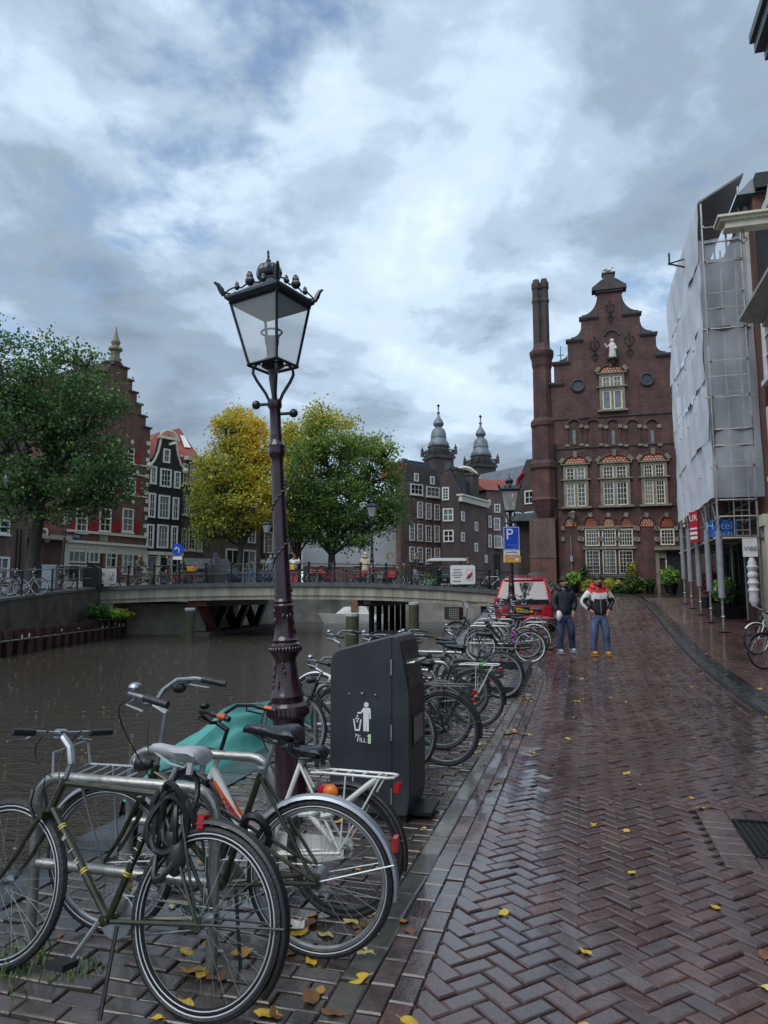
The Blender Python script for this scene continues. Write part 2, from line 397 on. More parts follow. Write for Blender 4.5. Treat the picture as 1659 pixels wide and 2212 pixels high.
# ---- water
wm_ = bpy.data.materials.new('dark brown canal water'); wm_.use_nodes = True
t = wm_.node_tree; n = t.nodes; l = t.links; b = n['Principled BSDF']
b.inputs['Base Color'].default_value = (.040, .031, .021, 1); b.inputs['Roughness'].default_value = .035; b.inputs['IOR'].default_value = 1.33
g = n.new('ShaderNodeNewGeometry'); mp = n.new('ShaderNodeMapping'); mp.inputs['Scale'].default_value = (1.0, 1.7, 1); l.new(g.outputs['Position'], mp.inputs[0])
na = n.new('ShaderNodeTexNoise'); na.inputs['Scale'].default_value = 2.2; na.inputs['Detail'].default_value = 6; na.inputs['Roughness'].default_value = .6; l.new(mp.outputs[0], na.inputs['Vector'])
nb = n.new('ShaderNodeTexNoise'); nb.inputs['Scale'].default_value = 11; nb.inputs['Detail'].default_value = 3; l.new(mp.outputs[0], nb.inputs['Vector'])
nm = n.new('ShaderNodeMath'); nm.operation = 'MULTIPLY_ADD'; nm.inputs[1].default_value = .7; l.new(nb.outputs['Fac'], nm.inputs[0]); l.new(na.outputs['Fac'], nm.inputs[2])
bp = n.new('ShaderNodeBump'); bp.inputs['Strength'].default_value = .85; bp.inputs['Distance'].default_value = .085; l.new(nm.outputs[0], bp.inputs['Height']); l.new(bp.outputs[0], b.inputs['Normal'])
sheet('water', wm_, lambda x, y: Vector((x, y, WZ)), [-16.5, -8, 0, 14], [-60, 0, 30, 60.0])
# ---- pavers
def clip_poly(pts, f):
    o = []
    for i in range(len(pts)):
        a, b_ = pts[i], pts[(i + 1) % len(pts)]; fa, fb = f(a), f(b_)
        if fa >= 0: o.append(a)
        if (fa >= 0) != (fb >= 0):
            k = fa / (fa - fb); o.append((a[0] + (b_[0] - a[0]) * k, a[1] + (b_[1] - a[1]) * k))
    return o
class Pavers:
    """stuff mesh of many small bevelled setts; each keeps its own tilt, height and tone"""
    def __init__(s): s.v = []; s.f = []; s.t = []
    def add(s, pts, dz=0.0, rng=random, bev=.006, th=.03, jz=.0028, tilt=.013, gap=.0035):
        if len(pts) < 3: return
        c = (sum(p[0] for p in pts) / len(pts), sum(p[1] for p in pts) / len(pts))
        z0 = zg(c[0]) + dz + rng.gauss(0, jz); ta, tb = rng.gauss(0, tilt), rng.gauss(0, tilt)
        sl = (zg(c[0] + .1) - zg(c[0] - .1)) / .2
        def pt(p, ins, d):
            dx, dy = p[0] - c[0], p[1] - c[1]; le = math.hypot(dx, dy) or 1
            k = max(0, (le - ins * 1.35) / le); dx *= k; dy *= k
            x, y = xy(c[0] + dx, c[1] + dy); return (x, y, z0 + d + dx * (ta + sl) + dy * tb)
        o = len(s.v); n_ = len(pts)
        s.v += [pt(p, gap, -th) for p in pts] + [pt(p, gap, -bev) for p in pts] + [pt(p, gap + bev, 0) for p in pts]
        fs = [tuple(o + 2 * n_ + i for i in range(n_))]
        for a in (0, n_): fs += [(o + a + i, o + a + (i + 1) % n_, o + a + n_ + (i + 1) % n_, o + a + n_ + i) for i in range(n_)]
        s.f += fs; s.t += [rng.random()] * len(fs)
    def build(s, name, m, parent):
        me = bpy.data.meshes.new(name); me.from_pydata(s.v, [], s.f); me.materials.append(m)
        a_ = me.attributes.new('pv', 'FLOAT', 'FACE'); a_.data.foreach_set('value', s.t)
        bm = bmesh.new(); bm.from_mesh(me); bmesh.ops.recalc_face_normals(bm, faces=bm.faces); bm.to_mesh(me); bm.free()
        o = link(name, me, parent); o['kind'] = 'stuff'; return o
def single_pavers(items, m, parent, name, Lb, Wb, dz=0.0, bev=.006, gap=.0035, jz=.0028, tilt=.013):
    """the largest-showing setts, each an object; mesh data shared by three variants"""
    vs_ = []
    for k in range(3):
        q = MB(); a, b_ = Lb / 2 - gap, Wb / 2 - gap; rr = random.Random(k)
        def ring(ins, z): return [(sx * (a - ins) + rr.gauss(0, .0008), sy * (b_ - ins) + rr.gauss(0, .0008), z) for sx, sy in ((-1, -1), (1, -1), (1, 1), (-1, 1))]
        pts = ring(0, -.03) + ring(0, -bev) + ring(bev * .9, -bev * .25) + ring(bev * 2, 0)
        fs = [(12, 13, 14, 15)] + [(z + i, z + (i + 1) % 4, z + 4 + (i + 1) % 4, z + 4 + i) for z in (0, 4, 8) for i in range(4)]
        q.add(pts, fs); vs_.append(q.mesh(name, m))
    for i, (s_, r_, ang) in enumerate(items):
        o = link(name, vs_[i % 3], parent)
        x, y = xy(s_, r_); o.location = (x, y, zg(s_) + dz + random.gauss(0, jz))
        o.rotation_euler = (random.gauss(0, tilt), random.gauss(0, tilt) - math.atan((zg(s_ + .1) - zg(s_ - .1)) / .2) * 0, ang)
def dist_key(it): x, y = xy(it[0], it[1]); return y
def in_view(s_, r_):
    x, y = xy(s_, r_)
    if y < 1.5: return False
    f_ = y * CT - EYE * ST; u_ = -y * ST - EYE * CT
    px, py = 829.5 + F * x / f_, 1106 - F * u_ / f_
    return -60 < px < 1720 and py < 2300
# road herringbone
Wb, Lb = .0935, .187
hole = lambda s_, r_: 4.80 < s_ < 6.0 and .78 < r_ < 1.66
R0, R1 = -.68, 2.27
stuff = Pavers(); singles = []
c45, s45 = math.cos(PI / 4), math.sin(PI / 4)
cells = []
for i in range(-260, 330):
    for j in range(-260, 330):
        q = (i - j) % 4
        if q == 0: rc = (i, j, 2, 1)
        elif q == 3: rc = (i, j, 1, 2)
        else: continue
        a_, b_ = (rc[0] + rc[2] / 2) * Wb, (rc[1] + rc[3] / 2) * Wb
        s_, r_ = a_ * c45 + b_ * s45, a_ * s45 - b_ * c45
        if 1.4 < s_ < 33 and R0 - .1 < r_ < R1 + .1: cells.append((s_, r_, rc))
for (s_, r_, rc) in cells:
    a0, b0 = rc[0] * Wb, rc[1] * Wb; a1, b1 = a0 + rc[2] * Wb, b0 + rc[3] * Wb
    pts = [(a * c45 + b_ * s45, a * s45 - b_ * c45) for a, b_ in ((a0, b0), (a1, b0), (a1, b1), (a0, b1))]
    if any(hole(*p) for p in pts):
        if all(hole(*p) for p in pts) or hole(s_, r_): continue
    inside = all(R0 < p[1] < R1 for p in pts)
    if inside and in_view(s_, r_) and len(singles) < 100000: singles.append((s_, r_, rc, pts)); continue
    pts = clip_poly(clip_poly(pts, lambda p: p[1] - R0), lambda p: R1 - p[1])
    stuff.add(pts)
singles.sort(key=dist_key)
one = [(s_, r_, AZ * -1 + (0 if rc[2] == 2 else PI / 2) + PI / 4) for s_, r_, rc, _ in singles[:290]]
for it in singles[290:]: stuff.add(it[3])
stuff.build('pavers', PAVE, road)
single_pavers([(s_, r_, a) for s_, r_, a in one], PAVE, road, 'paver', Lb, Wb)
def rect(s0, s1, r0, r1): return [(s0, r0), (s1, r0), (s1, r1), (s0, r1)]
# border rows beside the strip, the pale strip, gutter stones
brd = Pavers(); x_ = 1.0
while x_ < 34:
    brd.add(rect(x_, x_ + .21, -.785, -.68)); brd.add(rect(x_ - .1, x_ + .11, -.89, -.785)); x_ += .212
x_ = 4.80
while x_ < 5.99:
    for r_ in (.78, 1.45): brd.add(rect(x_, x_ + .105, r_, r_ + .21), dz=.001)
    x_ += .1085
for k in range(4):
    for s_ in (4.80, 5.79): brd.add(rect(s_, s_ + .21, .99 + k * .115, .99 + (k + 1) * .115), dz=.001)
brd.build('border_pavers', PAVE, road)
st_items, st_dark, st_moss = [], [], []; x_ = 1.2; fs_ = Pavers()
while x_ < 33:
    if x_ < 4.3: (st_dark if int(x_ * 10) % 3 else st_moss).append((x_ + .15, -.955 + random.uniform(-.008, .008), -AZ + PI / 2 + random.uniform(-.03, .03)))
    elif x_ < 22: st_items.append((x_ + .15, -.955, -AZ + PI / 2))
    else: fs_.add(rect(x_, x_ + .3, -1.02, -.89))
    x_ += .302
single_pavers(st_items, STRIP, quay, 'strip_stone', .30, .13, dz=.003, jz=.0015, tilt=.004)
fs_.build('strip_stones', STRIP, quay)
single_pavers(st_dark, PAVEQ, quay, 'strip_stone', .30, .13, dz=.001, jz=.003, tilt=.012)
single_pavers(st_moss, wet_mat('mossy green strip stone', [(.055, .058, .047), (.075, .076, .064)], .15, .45), quay, 'strip_stone', .30, .13, dz=.002, jz=.003, tilt=.012)
# quay clinker in running bond
qs = Pavers(); qi = []; row = 0; s_ = 1.5
while s_ < 30:
    r_ = -1.02 - (.105 if row % 2 else 0)
    if row % 2: qs.add(rect(s_, s_ + .105, -1.125, -1.02))
    while r_ > -2.86:
        r2 = max(r_ - .21, -2.9)
        if r_ - r2 > .2 and in_view(s_, r_ - .1) and s_ < 6.3 and len(qi) < 290: qi.append((s_ + .0525, (r_ + r2) / 2, -AZ))
        else: qs.add(rect(s_, s_ + .105, r2, r_), jz=.004, tilt=.014)
        r_ -= .21
    s_ += .1055; row += 1
qs.build('quay_pavers', PAVEQ, quay)
single_pavers(qi, PAVEQ, quay, 'quay_paver', .21, .105, jz=.004, tilt=.014)
# quay coping stones
cop = MB()
for k in range(-6, 42):
    s0, s1 = k * 1.0, k * 1.0 + .985
    vs = [P3(s0, -3.24, .0), P3(s1, -3.24, .0), P3(s1, -2.9, .0), P3(s0, -2.9, .0)]
    if k >= 0 and k < 30:
        q = MB(); q.add([v + Vector((0, 0, -.3)) for v in vs] + [v + Vector((0, 0, .012)) for v in vs], [(3, 2, 1, 0), (4, 5, 6, 7), (0, 1, 5, 4), (1, 2, 6, 5), (2, 3, 7, 6), (3, 0, 4, 7)])
        q.build('coping_stone', BLUESTONE, quay)
# right pavement bricks, kerb
ps = Pavers(); row = 0; s_ = 6.0
while s_ < 31:
    r_ = 2.52 + (.105 if row % 2 else 0)
    while r_ < 5.0:
        if in_view(s_, r_): ps.add(rect(s_, s_ + .1, r_, r_ + .205), dz=.05, jz=.002, tilt=.008)
        r_ += .21
    s_ += .105; row += 1
ps.build('pavement_bricks', PAVER, pavement)
kerbline = [(4, 2.28), (27, 2.28), (32, 2.2), (36, 1.85), (39, 1.0), (40.8, -.3), (41.6, -1.6)]
kx = [p[0] for p in kerbline]; kr = [p[1] for p in kerbline]
s_ = 4.0
while s_ < 41:
    ds = .98 if s_ < 36 else .5
    r0, r1 = np.interp(s_, kx, kr), np.interp(s_ + ds, kx, kr)
    q = MB(); vs = [P3(s_, r0, 0), P3(s_ + ds - .012, r1, 0), P3(s_ + ds - .012, r1 + .17, 0), P3(s_, r0 + .17, 0)]
    top = [v + Vector((0, 0, .065)) for v in vs]
    q.add([v + Vector((0, 0, -.15)) for v in vs] + top, [(3, 2, 1, 0), (4, 5, 6, 7), (0, 1, 5, 4), (1, 2, 6, 5), (2, 3, 7, 6), (3, 0, 4, 7)])
    q.build('kerb_stone', BLUESTONE, pavement)
    s_ += ds
gut = Pavers(); s_ = 5.0
gm = wet_mat('wet black gutter setts', [(.02, .022, .024), (.03, .03, .032), (.016, .018, .02)], .1, .32)
while s_ < 29:
    for k in range(2): gut.add(rect(s_, s_ + .19, 2.455 + k * .11, 2.56 + k * .11), dz=.062, jz=.003)
    s_ += .195
gut.build('dark_setts', gm, pavement)
# drain cover
dc = thing('drain_cover', 'square cast iron drain cover set among the road bricks', 'drain cover', (*xy(5.39, 1.22), zg(5.4) - .004), -AZ)
q = MB(); q.box((0, 0, -.012), (.44, .78, .02)); q.build('plate', DARKMET, dc)
q = MB()
for i in range(9): q.box((-.17 + i * .0425, 0, .002), (.018, .66, .012))
for sx in (-1, 1): q.box((sx * .205, 0, .004), (.024, .78, .016)); q.box((0, sx * .375, .004), (.39, .024, .0155))
q.build('grating', DARKMET, dc)
# ---- quay walls
BRQ = brick_mat('wet dark quay brick', (.06, .042, .036), (.045, .035, .032), (.05, .048, .044), stain=.5)
def wall_strip(name, m, pts, zt, zb_, label, thick=.5, cat='wall', off=None):
    q = MB()
    for i in range(len(pts) - 1):
        a, b_ = Vector((*pts[i], 0)), Vector((*pts[i + 1], 0)); d_ = (b_ - a).normalized(); nn = Vector((-d_.y, d_.x, 0)) * thick
        za, zb2 = zt[i], zt[i + 1]
        q.add([(a.x, a.y, zb_), (b_.x, b_.y, zb_), (b_.x + nn.x, b_.y + nn.y, zb_), (a.x + nn.x, a.y + nn.y, zb_),
               (a.x, a.y, za), (b_.x, b_.y, zb2), (b_.x + nn.x, b_.y + nn.y, zb2), (a.x + nn.x, a.y + nn.y, za)],
              [(3, 2, 1, 0), (4, 5, 6, 7), (0, 1, 5, 4), (1, 2, 6, 5), (2, 3, 7, 6), (3, 0, 4, 7)])
    o = q.build(name, m); tag(o, label, cat); return o
sq_ = [xy(s_, -3.2) for s_ in range(-20, 43, 2)]
wall_strip('quay_wall', BRQ, sq_[::-1], [zg(s_) - .3 for s_ in range(-20, 43, 2)][::-1], -1.2, 'brick quay wall below the bicycle parking on the near bank', thick=-.5)
ly = list(range(-20, 37, 2))
wall_strip('quay_wall', mat('stained brown quay concrete', (.085, .07, .058), .6, 0, .45, 1.2, bump=.3, rvar=.15), [(LX(y), y) for y in ly], [ZL(y) - .09 for y in ly], -1.2, 'stained brown quay wall on the far bank left of the bridge')
lc = thing('wall_coping', 'row of pale edging stones along the top of the left quay wall', 'coping', (0, 0, 0))
for y in range(8, 36):
    q = MB(); a, b_ = Vector((LX(y), y, ZL(y))), Vector((LX(y + 1), y + .985, ZL(y + 1)))
    vs = [a + Vector((.05, 0, -.09)), b_ + Vector((.05, 0, -.09)), b_ + Vector((-.4, 0, -.09)), a + Vector((-.4, 0, -.09))]
    q.add(vs + [v + Vector((0, 0, .11)) for v in vs], [(3, 2, 1, 0), (4, 5, 6, 7), (0, 1, 5, 4), (1, 2, 6, 5), (2, 3, 7, 6), (3, 0, 4, 7)])
    q.build('coping_stone', CONCG, lc)
# ledge and sheet piling
ledge = MB(); ledge.add([(-12.9, 10, .34), (-13.45, 37.3, .34), (-14.5, 37.3, .34), (-13.6, 10, .34), (-12.9, 10, -1), (-13.45, 37.3, -1), (-14.5, 37.3, -1), (-13.6, 10, -1)],
                        [(0, 1, 2, 3), (0, 4, 5, 1), (1, 5, 6, 2), (3, 2, 6, 7), (0, 3, 7, 4)])
tag(ledge.build('quay_ledge', EARTH), kind='structure')
RUST = mat('rusty wet sheet piling', (.035, .022, .02), .5, 0, .5, 2.5, bump=.3, rvar=.15, hue=(.075, .035, .028))
spl = thing('sheet_piling', 'rusty dark sheet piling standing in the water below the left quay', 'sheet piling')
for k in range(62):
    y0 = 13 + k * .39; xx = lambda y: -12.88 - .0205 * (y - 10)
    d1 = .0 if k % 2 else .17
    q = MB(); q.b2((xx(y0) - .05 + d1, y0 - .03 * (k % 2), -1.1), (xx(y0) + .05 + d1, y0 + .39, .40 + random.uniform(-.015, .015)))
    q.box((xx(y0) + .08, y0, -.35), (.2, .04, 1.45)); q.build('pile', RUST, spl)
wl = MB(); wl.tube([(xx(y) + .2, y, .02) for y in (13, 25, 37.3)], .035, 6); wl.build('waling', STEEL, spl)
tr_ = MB()
for k in range(24):
    y = 24 + k * .55
    if random.random() < .6: tr_.box((xx(y) + .27, y, .12 + random.uniform(-.05, .1)), (.02, .07, .13 * random.uniform(.4, 1.2)))
tr_.build('mooring_bracket', WHITEW, spl)['kind'] = 'stuff'
wall_strip('far_quay_wall', mat('grey far quay wall', (.27, .26, .24), .7, 0, .4, 1.1, bump=.2), [(16, 55.9), (0, 55.9), (-9, 55.9), (-18, 50)], [1.86] * 4, -1.2, 'grey quay wall seen under the bridge at the end of the canal', thick=-.5)
# floating leaves and specks on the water
fl = MB(); rr = random.Random(3)
for k in range(650):
    y = 5 + 34 * rr.random() ** 1.2; x = rr.uniform(-13.2, xy(y, -3.3)[0])
    if rr.random() < .5: x = x * .6 - 2.0 - .12 * y
    sz = rr.uniform(.010, .032) * (1 + .02 * y); a = rr.random() * 6.3
    d1, d2 = Vector((math.cos(a), math.sin(a), 0)) * sz, Vector((-math.sin(a), math.cos(a), 0)) * sz * .55
    c_ = Vector((x, y, WZ + .004)); fl.add([c_ - d1, c_ - d2, c_ + d1 + Vector((0, 0, .006)), c_ + d2], [(0, 1, 2, 3)], 0 if rr.random() < .6 else 1)
o = fl.build('floating_leaves', [mat('floating pale leaf', (.22, .20, .15), .5, 0, .2), mat('floating yellow leaf', (.30, .22, .05), .5, 0, .2)])
tag(o, kind='stuff')
# ================================================================= BUILDINGS
class Wall:
    """a facade plane from P0 to P1 (left to right as seen), local x along it, local y into the building, z up from zb"""
    def __init__(s, root_name, label, cat, P0, P1, zb, group=None):
        s.P0 = Vector((P0[0], P0[1], 0)); s.ex = (Vector((P1[0], P1[1], 0)) - s.P0); s.w = s.ex.length; s.ex.normalize()
        s.n = Vector((-s.ex.y, s.ex.x, 0)); s.zb = zb
        s.root = thing(root_name, label, cat, (P0[0], P0[1], zb), math.atan2(s.ex.y, s.ex.x), group)
    def px(s, x, y, off=0.0):
        d = sight(x, y); o = s.P0 + s.n * off - Vector((0, 0, EYE)); k = o.dot(s.n) / d.dot(s.n)
        p = d * k + Vector((0, 0, EYE)); return ((p - s.P0).dot(s.ex), p.z - s.zb)
    def rect(s, x0, y0, x1, y1):
        u0 = s.px(x0, (y0 + y1) / 2)[0]; u1 = s.px(x1, (y0 + y1) / 2)[0]
        z1 = s.px((x0 + x1) / 2, y0)[1]; z0 = s.px((x0 + x1) / 2, y1)[1]
        return u0, z0, u1, z1
    def wall(s, pts, m, depth=8.0, name='wall', y0=0.0):
        q = MB(); q.prism(pts, y0, y0 + depth); return q.build(name, m, s.root)
def window(root, u0, z0, u1, z1, cols=2, rows=3, fm=None, gm=None, fw=.09, bw=.03, d=.07, sill=None, tr=None, y=0.0, glass_y=.012, name='window', trows=1):
    """frame with glazing bars as one part, the pane its sub-part; tr = height share of a transom measured from the top"""
    fm = fm or CREAM; gm = gm or GLASS
    q = MB()
    q.b2((u0, y - d, z0), (u0 + fw, y + .01, z1)); q.b2((u1 - fw, y - d, z0), (u1, y + .01, z1))
    q.b2((u0 + fw, y - d, z1 - fw), (u1 - fw, y + .01, z1)); q.b2((u0 + fw, y - d, z0), (u1 - fw, y + .01, z0 + fw))
    iu0, iu1, iz0, iz1 = u0 + fw, u1 - fw, z0 + fw, z1 - fw
    zt = iz1 - (iz1 - iz0) * tr if tr else iz1
    if tr: q.b2((iu0, y - d + .004, zt - fw * .42), (iu1, y + .008, zt + fw * .42))
    for k in range(1, cols):
        x = iu0 + (iu1 - iu0) * k / cols; q.b2((x - bw / 2, y - d * .62, iz0), (x + bw / 2, y + .006, iz1))
    for k in range(1, rows):
        z = iz0 + (zt - iz0) * k / rows; q.b2((iu0, y - d * .58, z - bw / 2), (iu1, y + .005, z + bw / 2))
    if tr:
        for k in range(1, trows):
            z = zt + (iz1 - zt) * k / trows; q.b2((iu0, y - d * .58, z - bw / 2), (iu1, y + .005, z + bw / 2))
    if sill: q.b2((u0 - .06, y - d - .06, z0 - sill), (u1 + .06, y + .01, z0 - .002))
    o = q.build(name, fm, root)
    if gm is GLASS and random.random() < .3: gm = GLASSB
    p = MB(); p.b2((u0 + fw * .5, y - d * .3, z0 + fw * .5), (u1 - fw * .5, y - d * .3 + .02, z1 - fw * .5)); p.build('pane', gm, o)
    return o
def box_part(root, name, m, a, b_, smooth=False):
    q = MB(); q.b2(a, b_); return q.build(name, m, root)
BR_MAIN = brick_mat('dark purple-brown brick', (.125, .049, .042), (.08, .036, .034), (.085, .062, .056), bw=.42, bh=.124, stain=.55)
BR_ORANGE = brick_mat('orange-red base brick', (.20, .08, .05), (.15, .06, .042), (.13, .095, .08), stain=.35)
BR_RED = brick_mat('red-brown brick', (.175, .058, .044), (.135, .048, .037), (.14, .10, .085), stain=.3)
BR_BROWN = brick_mat('brown brick', (.165, .095, .077), (.13, .078, .066), (.14, .115, .10), stain=.35)
BR_PINK = brick_mat('dull pink-brown brick', (.16, .095, .082), (.14, .085, .075), (.15, .11, .10), stain=.3)
BR_DARK = brick_mat('tarred black brick', (.017, .017, .020), (.013, .014, .017), (.018, .018, .02), stain=.35, rough=.55)
BR_DKBROWN = brick_mat('dark sooty brick', (.078, .054, .050), (.06, .044, .042), (.068, .058, .055), stain=.4)
def tile_mat(name, c, bh=.22, bw=.2):
    m = brick_mat(name, c, tuple(x * .75 for x in c), tuple(x * .3 for x in c), bw=bw, bh=bh, mort=.02, rough=.6, stain=.35); return m
TILE_RED = tile_mat('orange-red roof tiles', (.36, .075, .04))
SLATE = mat('grey slate roof', (.085, .10, .115), .5, 0, .25, 3, bump=.2)
SLATED = mat('dark roof slates', (.035, .042, .052), .5, 0, .3, 3, bump=.2)
LEAD = mat('weathered lead roof', (.14, .17, .19), .5, .2, .3, 1.2, bump=.2)
SHUT = mat('red shutter paint', (.27, .014, .022), .5, 0, .12, 5)
SHADEFRAME = mat('black wood', (.012, .013, .015), .45, 0, .2, 5)
DOORBLK = mat('dark doorway', (.008, .009, .010), .6, 0, .2, 5)
SPOT = mat('orange mosaic tympanum', (.33, .085, .035), .7, 0, .2, 4)
# ---- brick house at the end of the street (stepped gable)
S0 = 44.0
H = Wall('gabled_house', 'tall dark brick house with stepped gable at the end of the street', 'house', xy(S0, -1.36), xy(S0, 5.72), 1.6)
RB = -1.36
CN = 2.28 - RB
def steps(sg):
    o = [(3.44, 1), (3.44, 14.27), (2.58, 14.27), (2.58, 15.64), (1.72, 15.64), (1.72, 17.0), (.70, 17.0), (.70, 18.55)]
    return [(CN + sg * a, z if z != 1 else 0) for a, z in o]
outl = [(0, -.6), (0, 12.95)] + [(CN - 3.44, 12.95)] + [p for p in steps(-1)[1:]] + [p for p in steps(1)[::-1][:-1]] + [(CN + 3.44, -.6)]
H.wall(outl, BR_MAIN, 9.0)
# moulded cap stones of the steps, scrolls, pediment
def capst(u0, u1, z, d=.14): q = MB(); q.b2((u0, -d, z), (u1, .5, z + .10)); q.b2((u0 + .05, -d + .05, z - .09), (u1 - .05, .3, z + .001)); q.build('cap_stone', STONED, H.root)
for sg in (-1, 1):
    for (a, b_, z) in ((2.5, 3.55, 14.27), (1.64, 2.68, 15.64), (.66, 1.84, 17.0)):
        u0, u1 = sorted((CN + sg * a, CN + sg * b_)); capst(u0, u1, z)
capst(-.12, .75, 12.95)
for sg in (-1, 1):
    for (a, z, w_, h_) in ((.72, 17.1, .95, 1.3), (1.74, 15.74, .62, .72), (2.6, 14.37, .5, .5)):
        pts = [(CN + sg * (a + w_), z)] + [(CN + sg * (a + w_ * (1 - math.sin(t))), z + .12 + (h_ - .12) * (1 - math.cos(t))) for t in [PI / 2 * k / 8 for k in range(9)]] + [(CN + sg * a, z)]
        q = MB(); q.prism(pts if sg > 0 else pts[::-1], .0, .35); q.build('scroll', STONED, H.root)
pq = MB(); pq.b2((CN - .8, -.12, 18.55), (CN + .8, .5, 18.68))
pq.prism([(CN - 1.02, 18.68), (CN + 1.02, 18.68), (CN + 1.02, 18.86), (CN + .42, 19.32), (CN - .42, 19.32), (CN - 1.02, 18.86)], -.2, .55)
pq.prism([(CN - .36, 19.32), (CN + .36, 19.32), (CN + .33, 19.72), (CN - .33, 19.72)], -.1, .45); pq.b2((CN - .4, -.14, 19.72), (CN + .4, .5, 19.8))
pq.build('pediment', STONED, H.root)
# seagull on top
gl = thing('seagull', 'grey and white gull standing on the topmost gable stone', 'bird', (*xy(S0 + .2, RB + CN), 1.6 + 19.8), -AZ)
q = MB()
q.ball((0, 0, .26), .13, 0, 12, 8, (1.7, .9, .85)); q.ball((.22, 0, .42), .075, 0, 10, 7); q.tube([(.13, 0, .3), (.19, 0, .4)], [.08, .06], 8)
q.ball((-.08, 0, .29), .12, 1, 10, 6, (1.75, 1.02, .55)); q.tube([(-.2, 0, .28), (-.42, 0, .24)], [.05, .015], 6, 1); q.tube([(.28, 0, .42), (.36, 0, .40)], [.02, .004], 6, 2)
for sy in (-1, 1): q.tube([(0, sy * .05, .18), (0, sy * .05, .01)], .012, 5, 2); q.box((.03, sy * .05, .006), (.08, .05, .012), 2)
q.build('body', [WHITEW, SILVERP, AMBER], gl, smooth=True)
# iron wall anchors on the gable
def anchor(u, z, h_):
    anc = MB()
    anc.tube([(u, -.06, z - h_ / 2), (u, -.06, z + h_ / 2)], [.03, .03], 6)
    for sg in (-1, 1):
        anc.tube([(u, -.06, z - h_ * .1), (u + sg * h_ * .14, -.06, z + h_ * .08), (u + sg * h_ * .16, -.06, z + h_ * .25), (u + sg * h_ * .07, -.06, z + h_ * .3)], .028, 5)
        anc.tube([(u, -.06, z - h_ * .15), (u + sg * h_ * .12, -.06, z - h_ * .28), (u + sg * h_ * .05, -.06, z - h_ * .4)], .026, 5)
    anc.build('wall_anchor', DARKMET, H.root)
for u, z, h_ in ((CN - .98, 15.0, 1.7), (CN + 1.05, 15.1, 1.7), (CN, 17.3, 1.5)): anchor(u, z, h_)
# statue and console
ncs = MB(); ncs.lathe([(.05, -.42), (.16, -.3), (.2, -.16), (.34, -.08), (.36, 0)], 10, 0, (CN + .05, -.18, 14.25)); ncs.build('console', STONED, H.root)
st = MB(); st.lathe([(.2, 0), (.23, .15), (.2, .45), (.22, .75), (.18, .92), (.07, 1.0)], 10, 0, (CN + .05, -.2, 14.26)); st.ball((CN + .04, -.2, 15.36), .14, 0, 10, 8)
st.tube([(CN - .1, -.24, 15.05), (CN - .3, -.36, 14.95), (CN - .38, -.42, 15.15)], .07, 6); st.tube([(CN + .2, -.2, 15.05), (CN + .25, -.36, 14.8)], .075, 6)
st.build('statue', mat('white statue stone', (.55, .54, .5), .7, 0, .15, 5), H.root, smooth=True)
nic = MB(); nic.tube([(CN + .05 + .42 * math.cos(t), -.03, 15.75 + .35 * math.sin(t)) for t in [PI * k / 10 for k in range(11)]], .07, 5); nic.build('niche_arch', STONED, H.root)
Z7 = lambda x, y: (1106 + x * .34003, 575.1 + y * .34003)
def hrect(x0, y0, x1, y1): return H.rect(*Z7(x0, y0), *Z7(x1, y1))
def arch_pts(u0, u1, z, h_, n=10):
    c = (u0 + u1) / 2; a = (u1 - u0) / 2
    return [(c - a * math.cos(PI * k / n), z + h_ * math.sin(PI * k / n)) for k in range(n + 1)]
def stone_window(x0, y0, x1, y1, tshare, up, lo, gm=None, tymp=True, fmw=.07):
    u0, z0, u1, z1 = hrect(x0, y0, x1, y1); um = (u0 + u1) / 2; zt = z1 - (z1 - z0) * tshare
    q = MB(); e = .15
    q.b2((u0 - e, -.12, z0), (u0, .02, z1)); q.b2((u1, -.12, z0), (u1 + e, .02, z1)); q.b2((um - .06, -.11, z0), (um + .06, .02, z1))
    q.b2((u0 - e, -.115, z1), (u1 + e, .02, z1 + .14)); q.b2((u0, -.125, zt - .08), (u1, .02, zt + .08)); q.b2((u0 - .3, -.2, zt + .08), (u1 + .3, .0, zt + .15))
    q.b2((u0 - .3, -.22, z0 - .12), (u1 + .3, .02, z0 - .002)); q.b2((u0 - .3, -.2, z1 + .141), (u1 + .3, .0, z1 + .21))
    fr_o = q.build('stone_surround', STONE, H.root)
    for a, b_ in ((u0, um - .06), (um + .06, u1)):
        window(H.root, a, zt + .08, b_, z1, *up, fm=CREAM, gm=gm, fw=fmw, bw=.032, d=.05, y=-.02)
        window(H.root, a, z0, b_, zt - .08, *lo, fm=CREAM, gm=gm, fw=fmw, bw=.032, d=.05, y=-.02)
    if tymp:
        ap = arch_pts(u0 - .12, u1 + .12, z1 + .212, .42)
        t_ = MB(); t_.prism(ap, -.05, .03); to = t_.build('tympanum', SPOT, H.root)
        k_ = MB()
        for i in range(6):
            for j in range(2):
                uu = u0 + (u1 - u0) * (i + .5 + .5 * (j % 2)) / 6.5; zz = z1 + .31 + j * .14
                k_.box((uu, -.055, zz), (.08, .02, .06))
        k_.build('inlay', CREAM, to)
        a_ = MB(); a_.tube([(p[0], -.05, p[1] + .07) for p in ap], .07, 6); a_.build('arch', BR_MAIN, H.root)
        ks = MB(); ks.box((um, -.08, z1 + .78), (.2, .14, .38), taper=1.25); ks.build('key_stone', STONE, H.root)
        for sg in (-1, 1):
            M_ = Matrix.Rotation(-sg * .7, 3, 'Y'); ks = MB(); ks.box((um + sg * ((u1 - u0) / 2 + .22), -.08, z1 + .44), (.22, .13, .36), M=M_); ks.build('key_stone', STONE, H.root)
stone_window(572, 698, 700, 912, .38, (2, 2), (1, 1), GLASSB, fmw=.09)
stone_window(345, 1278, 468, 1528, .37, (2, 3), (2, 5))
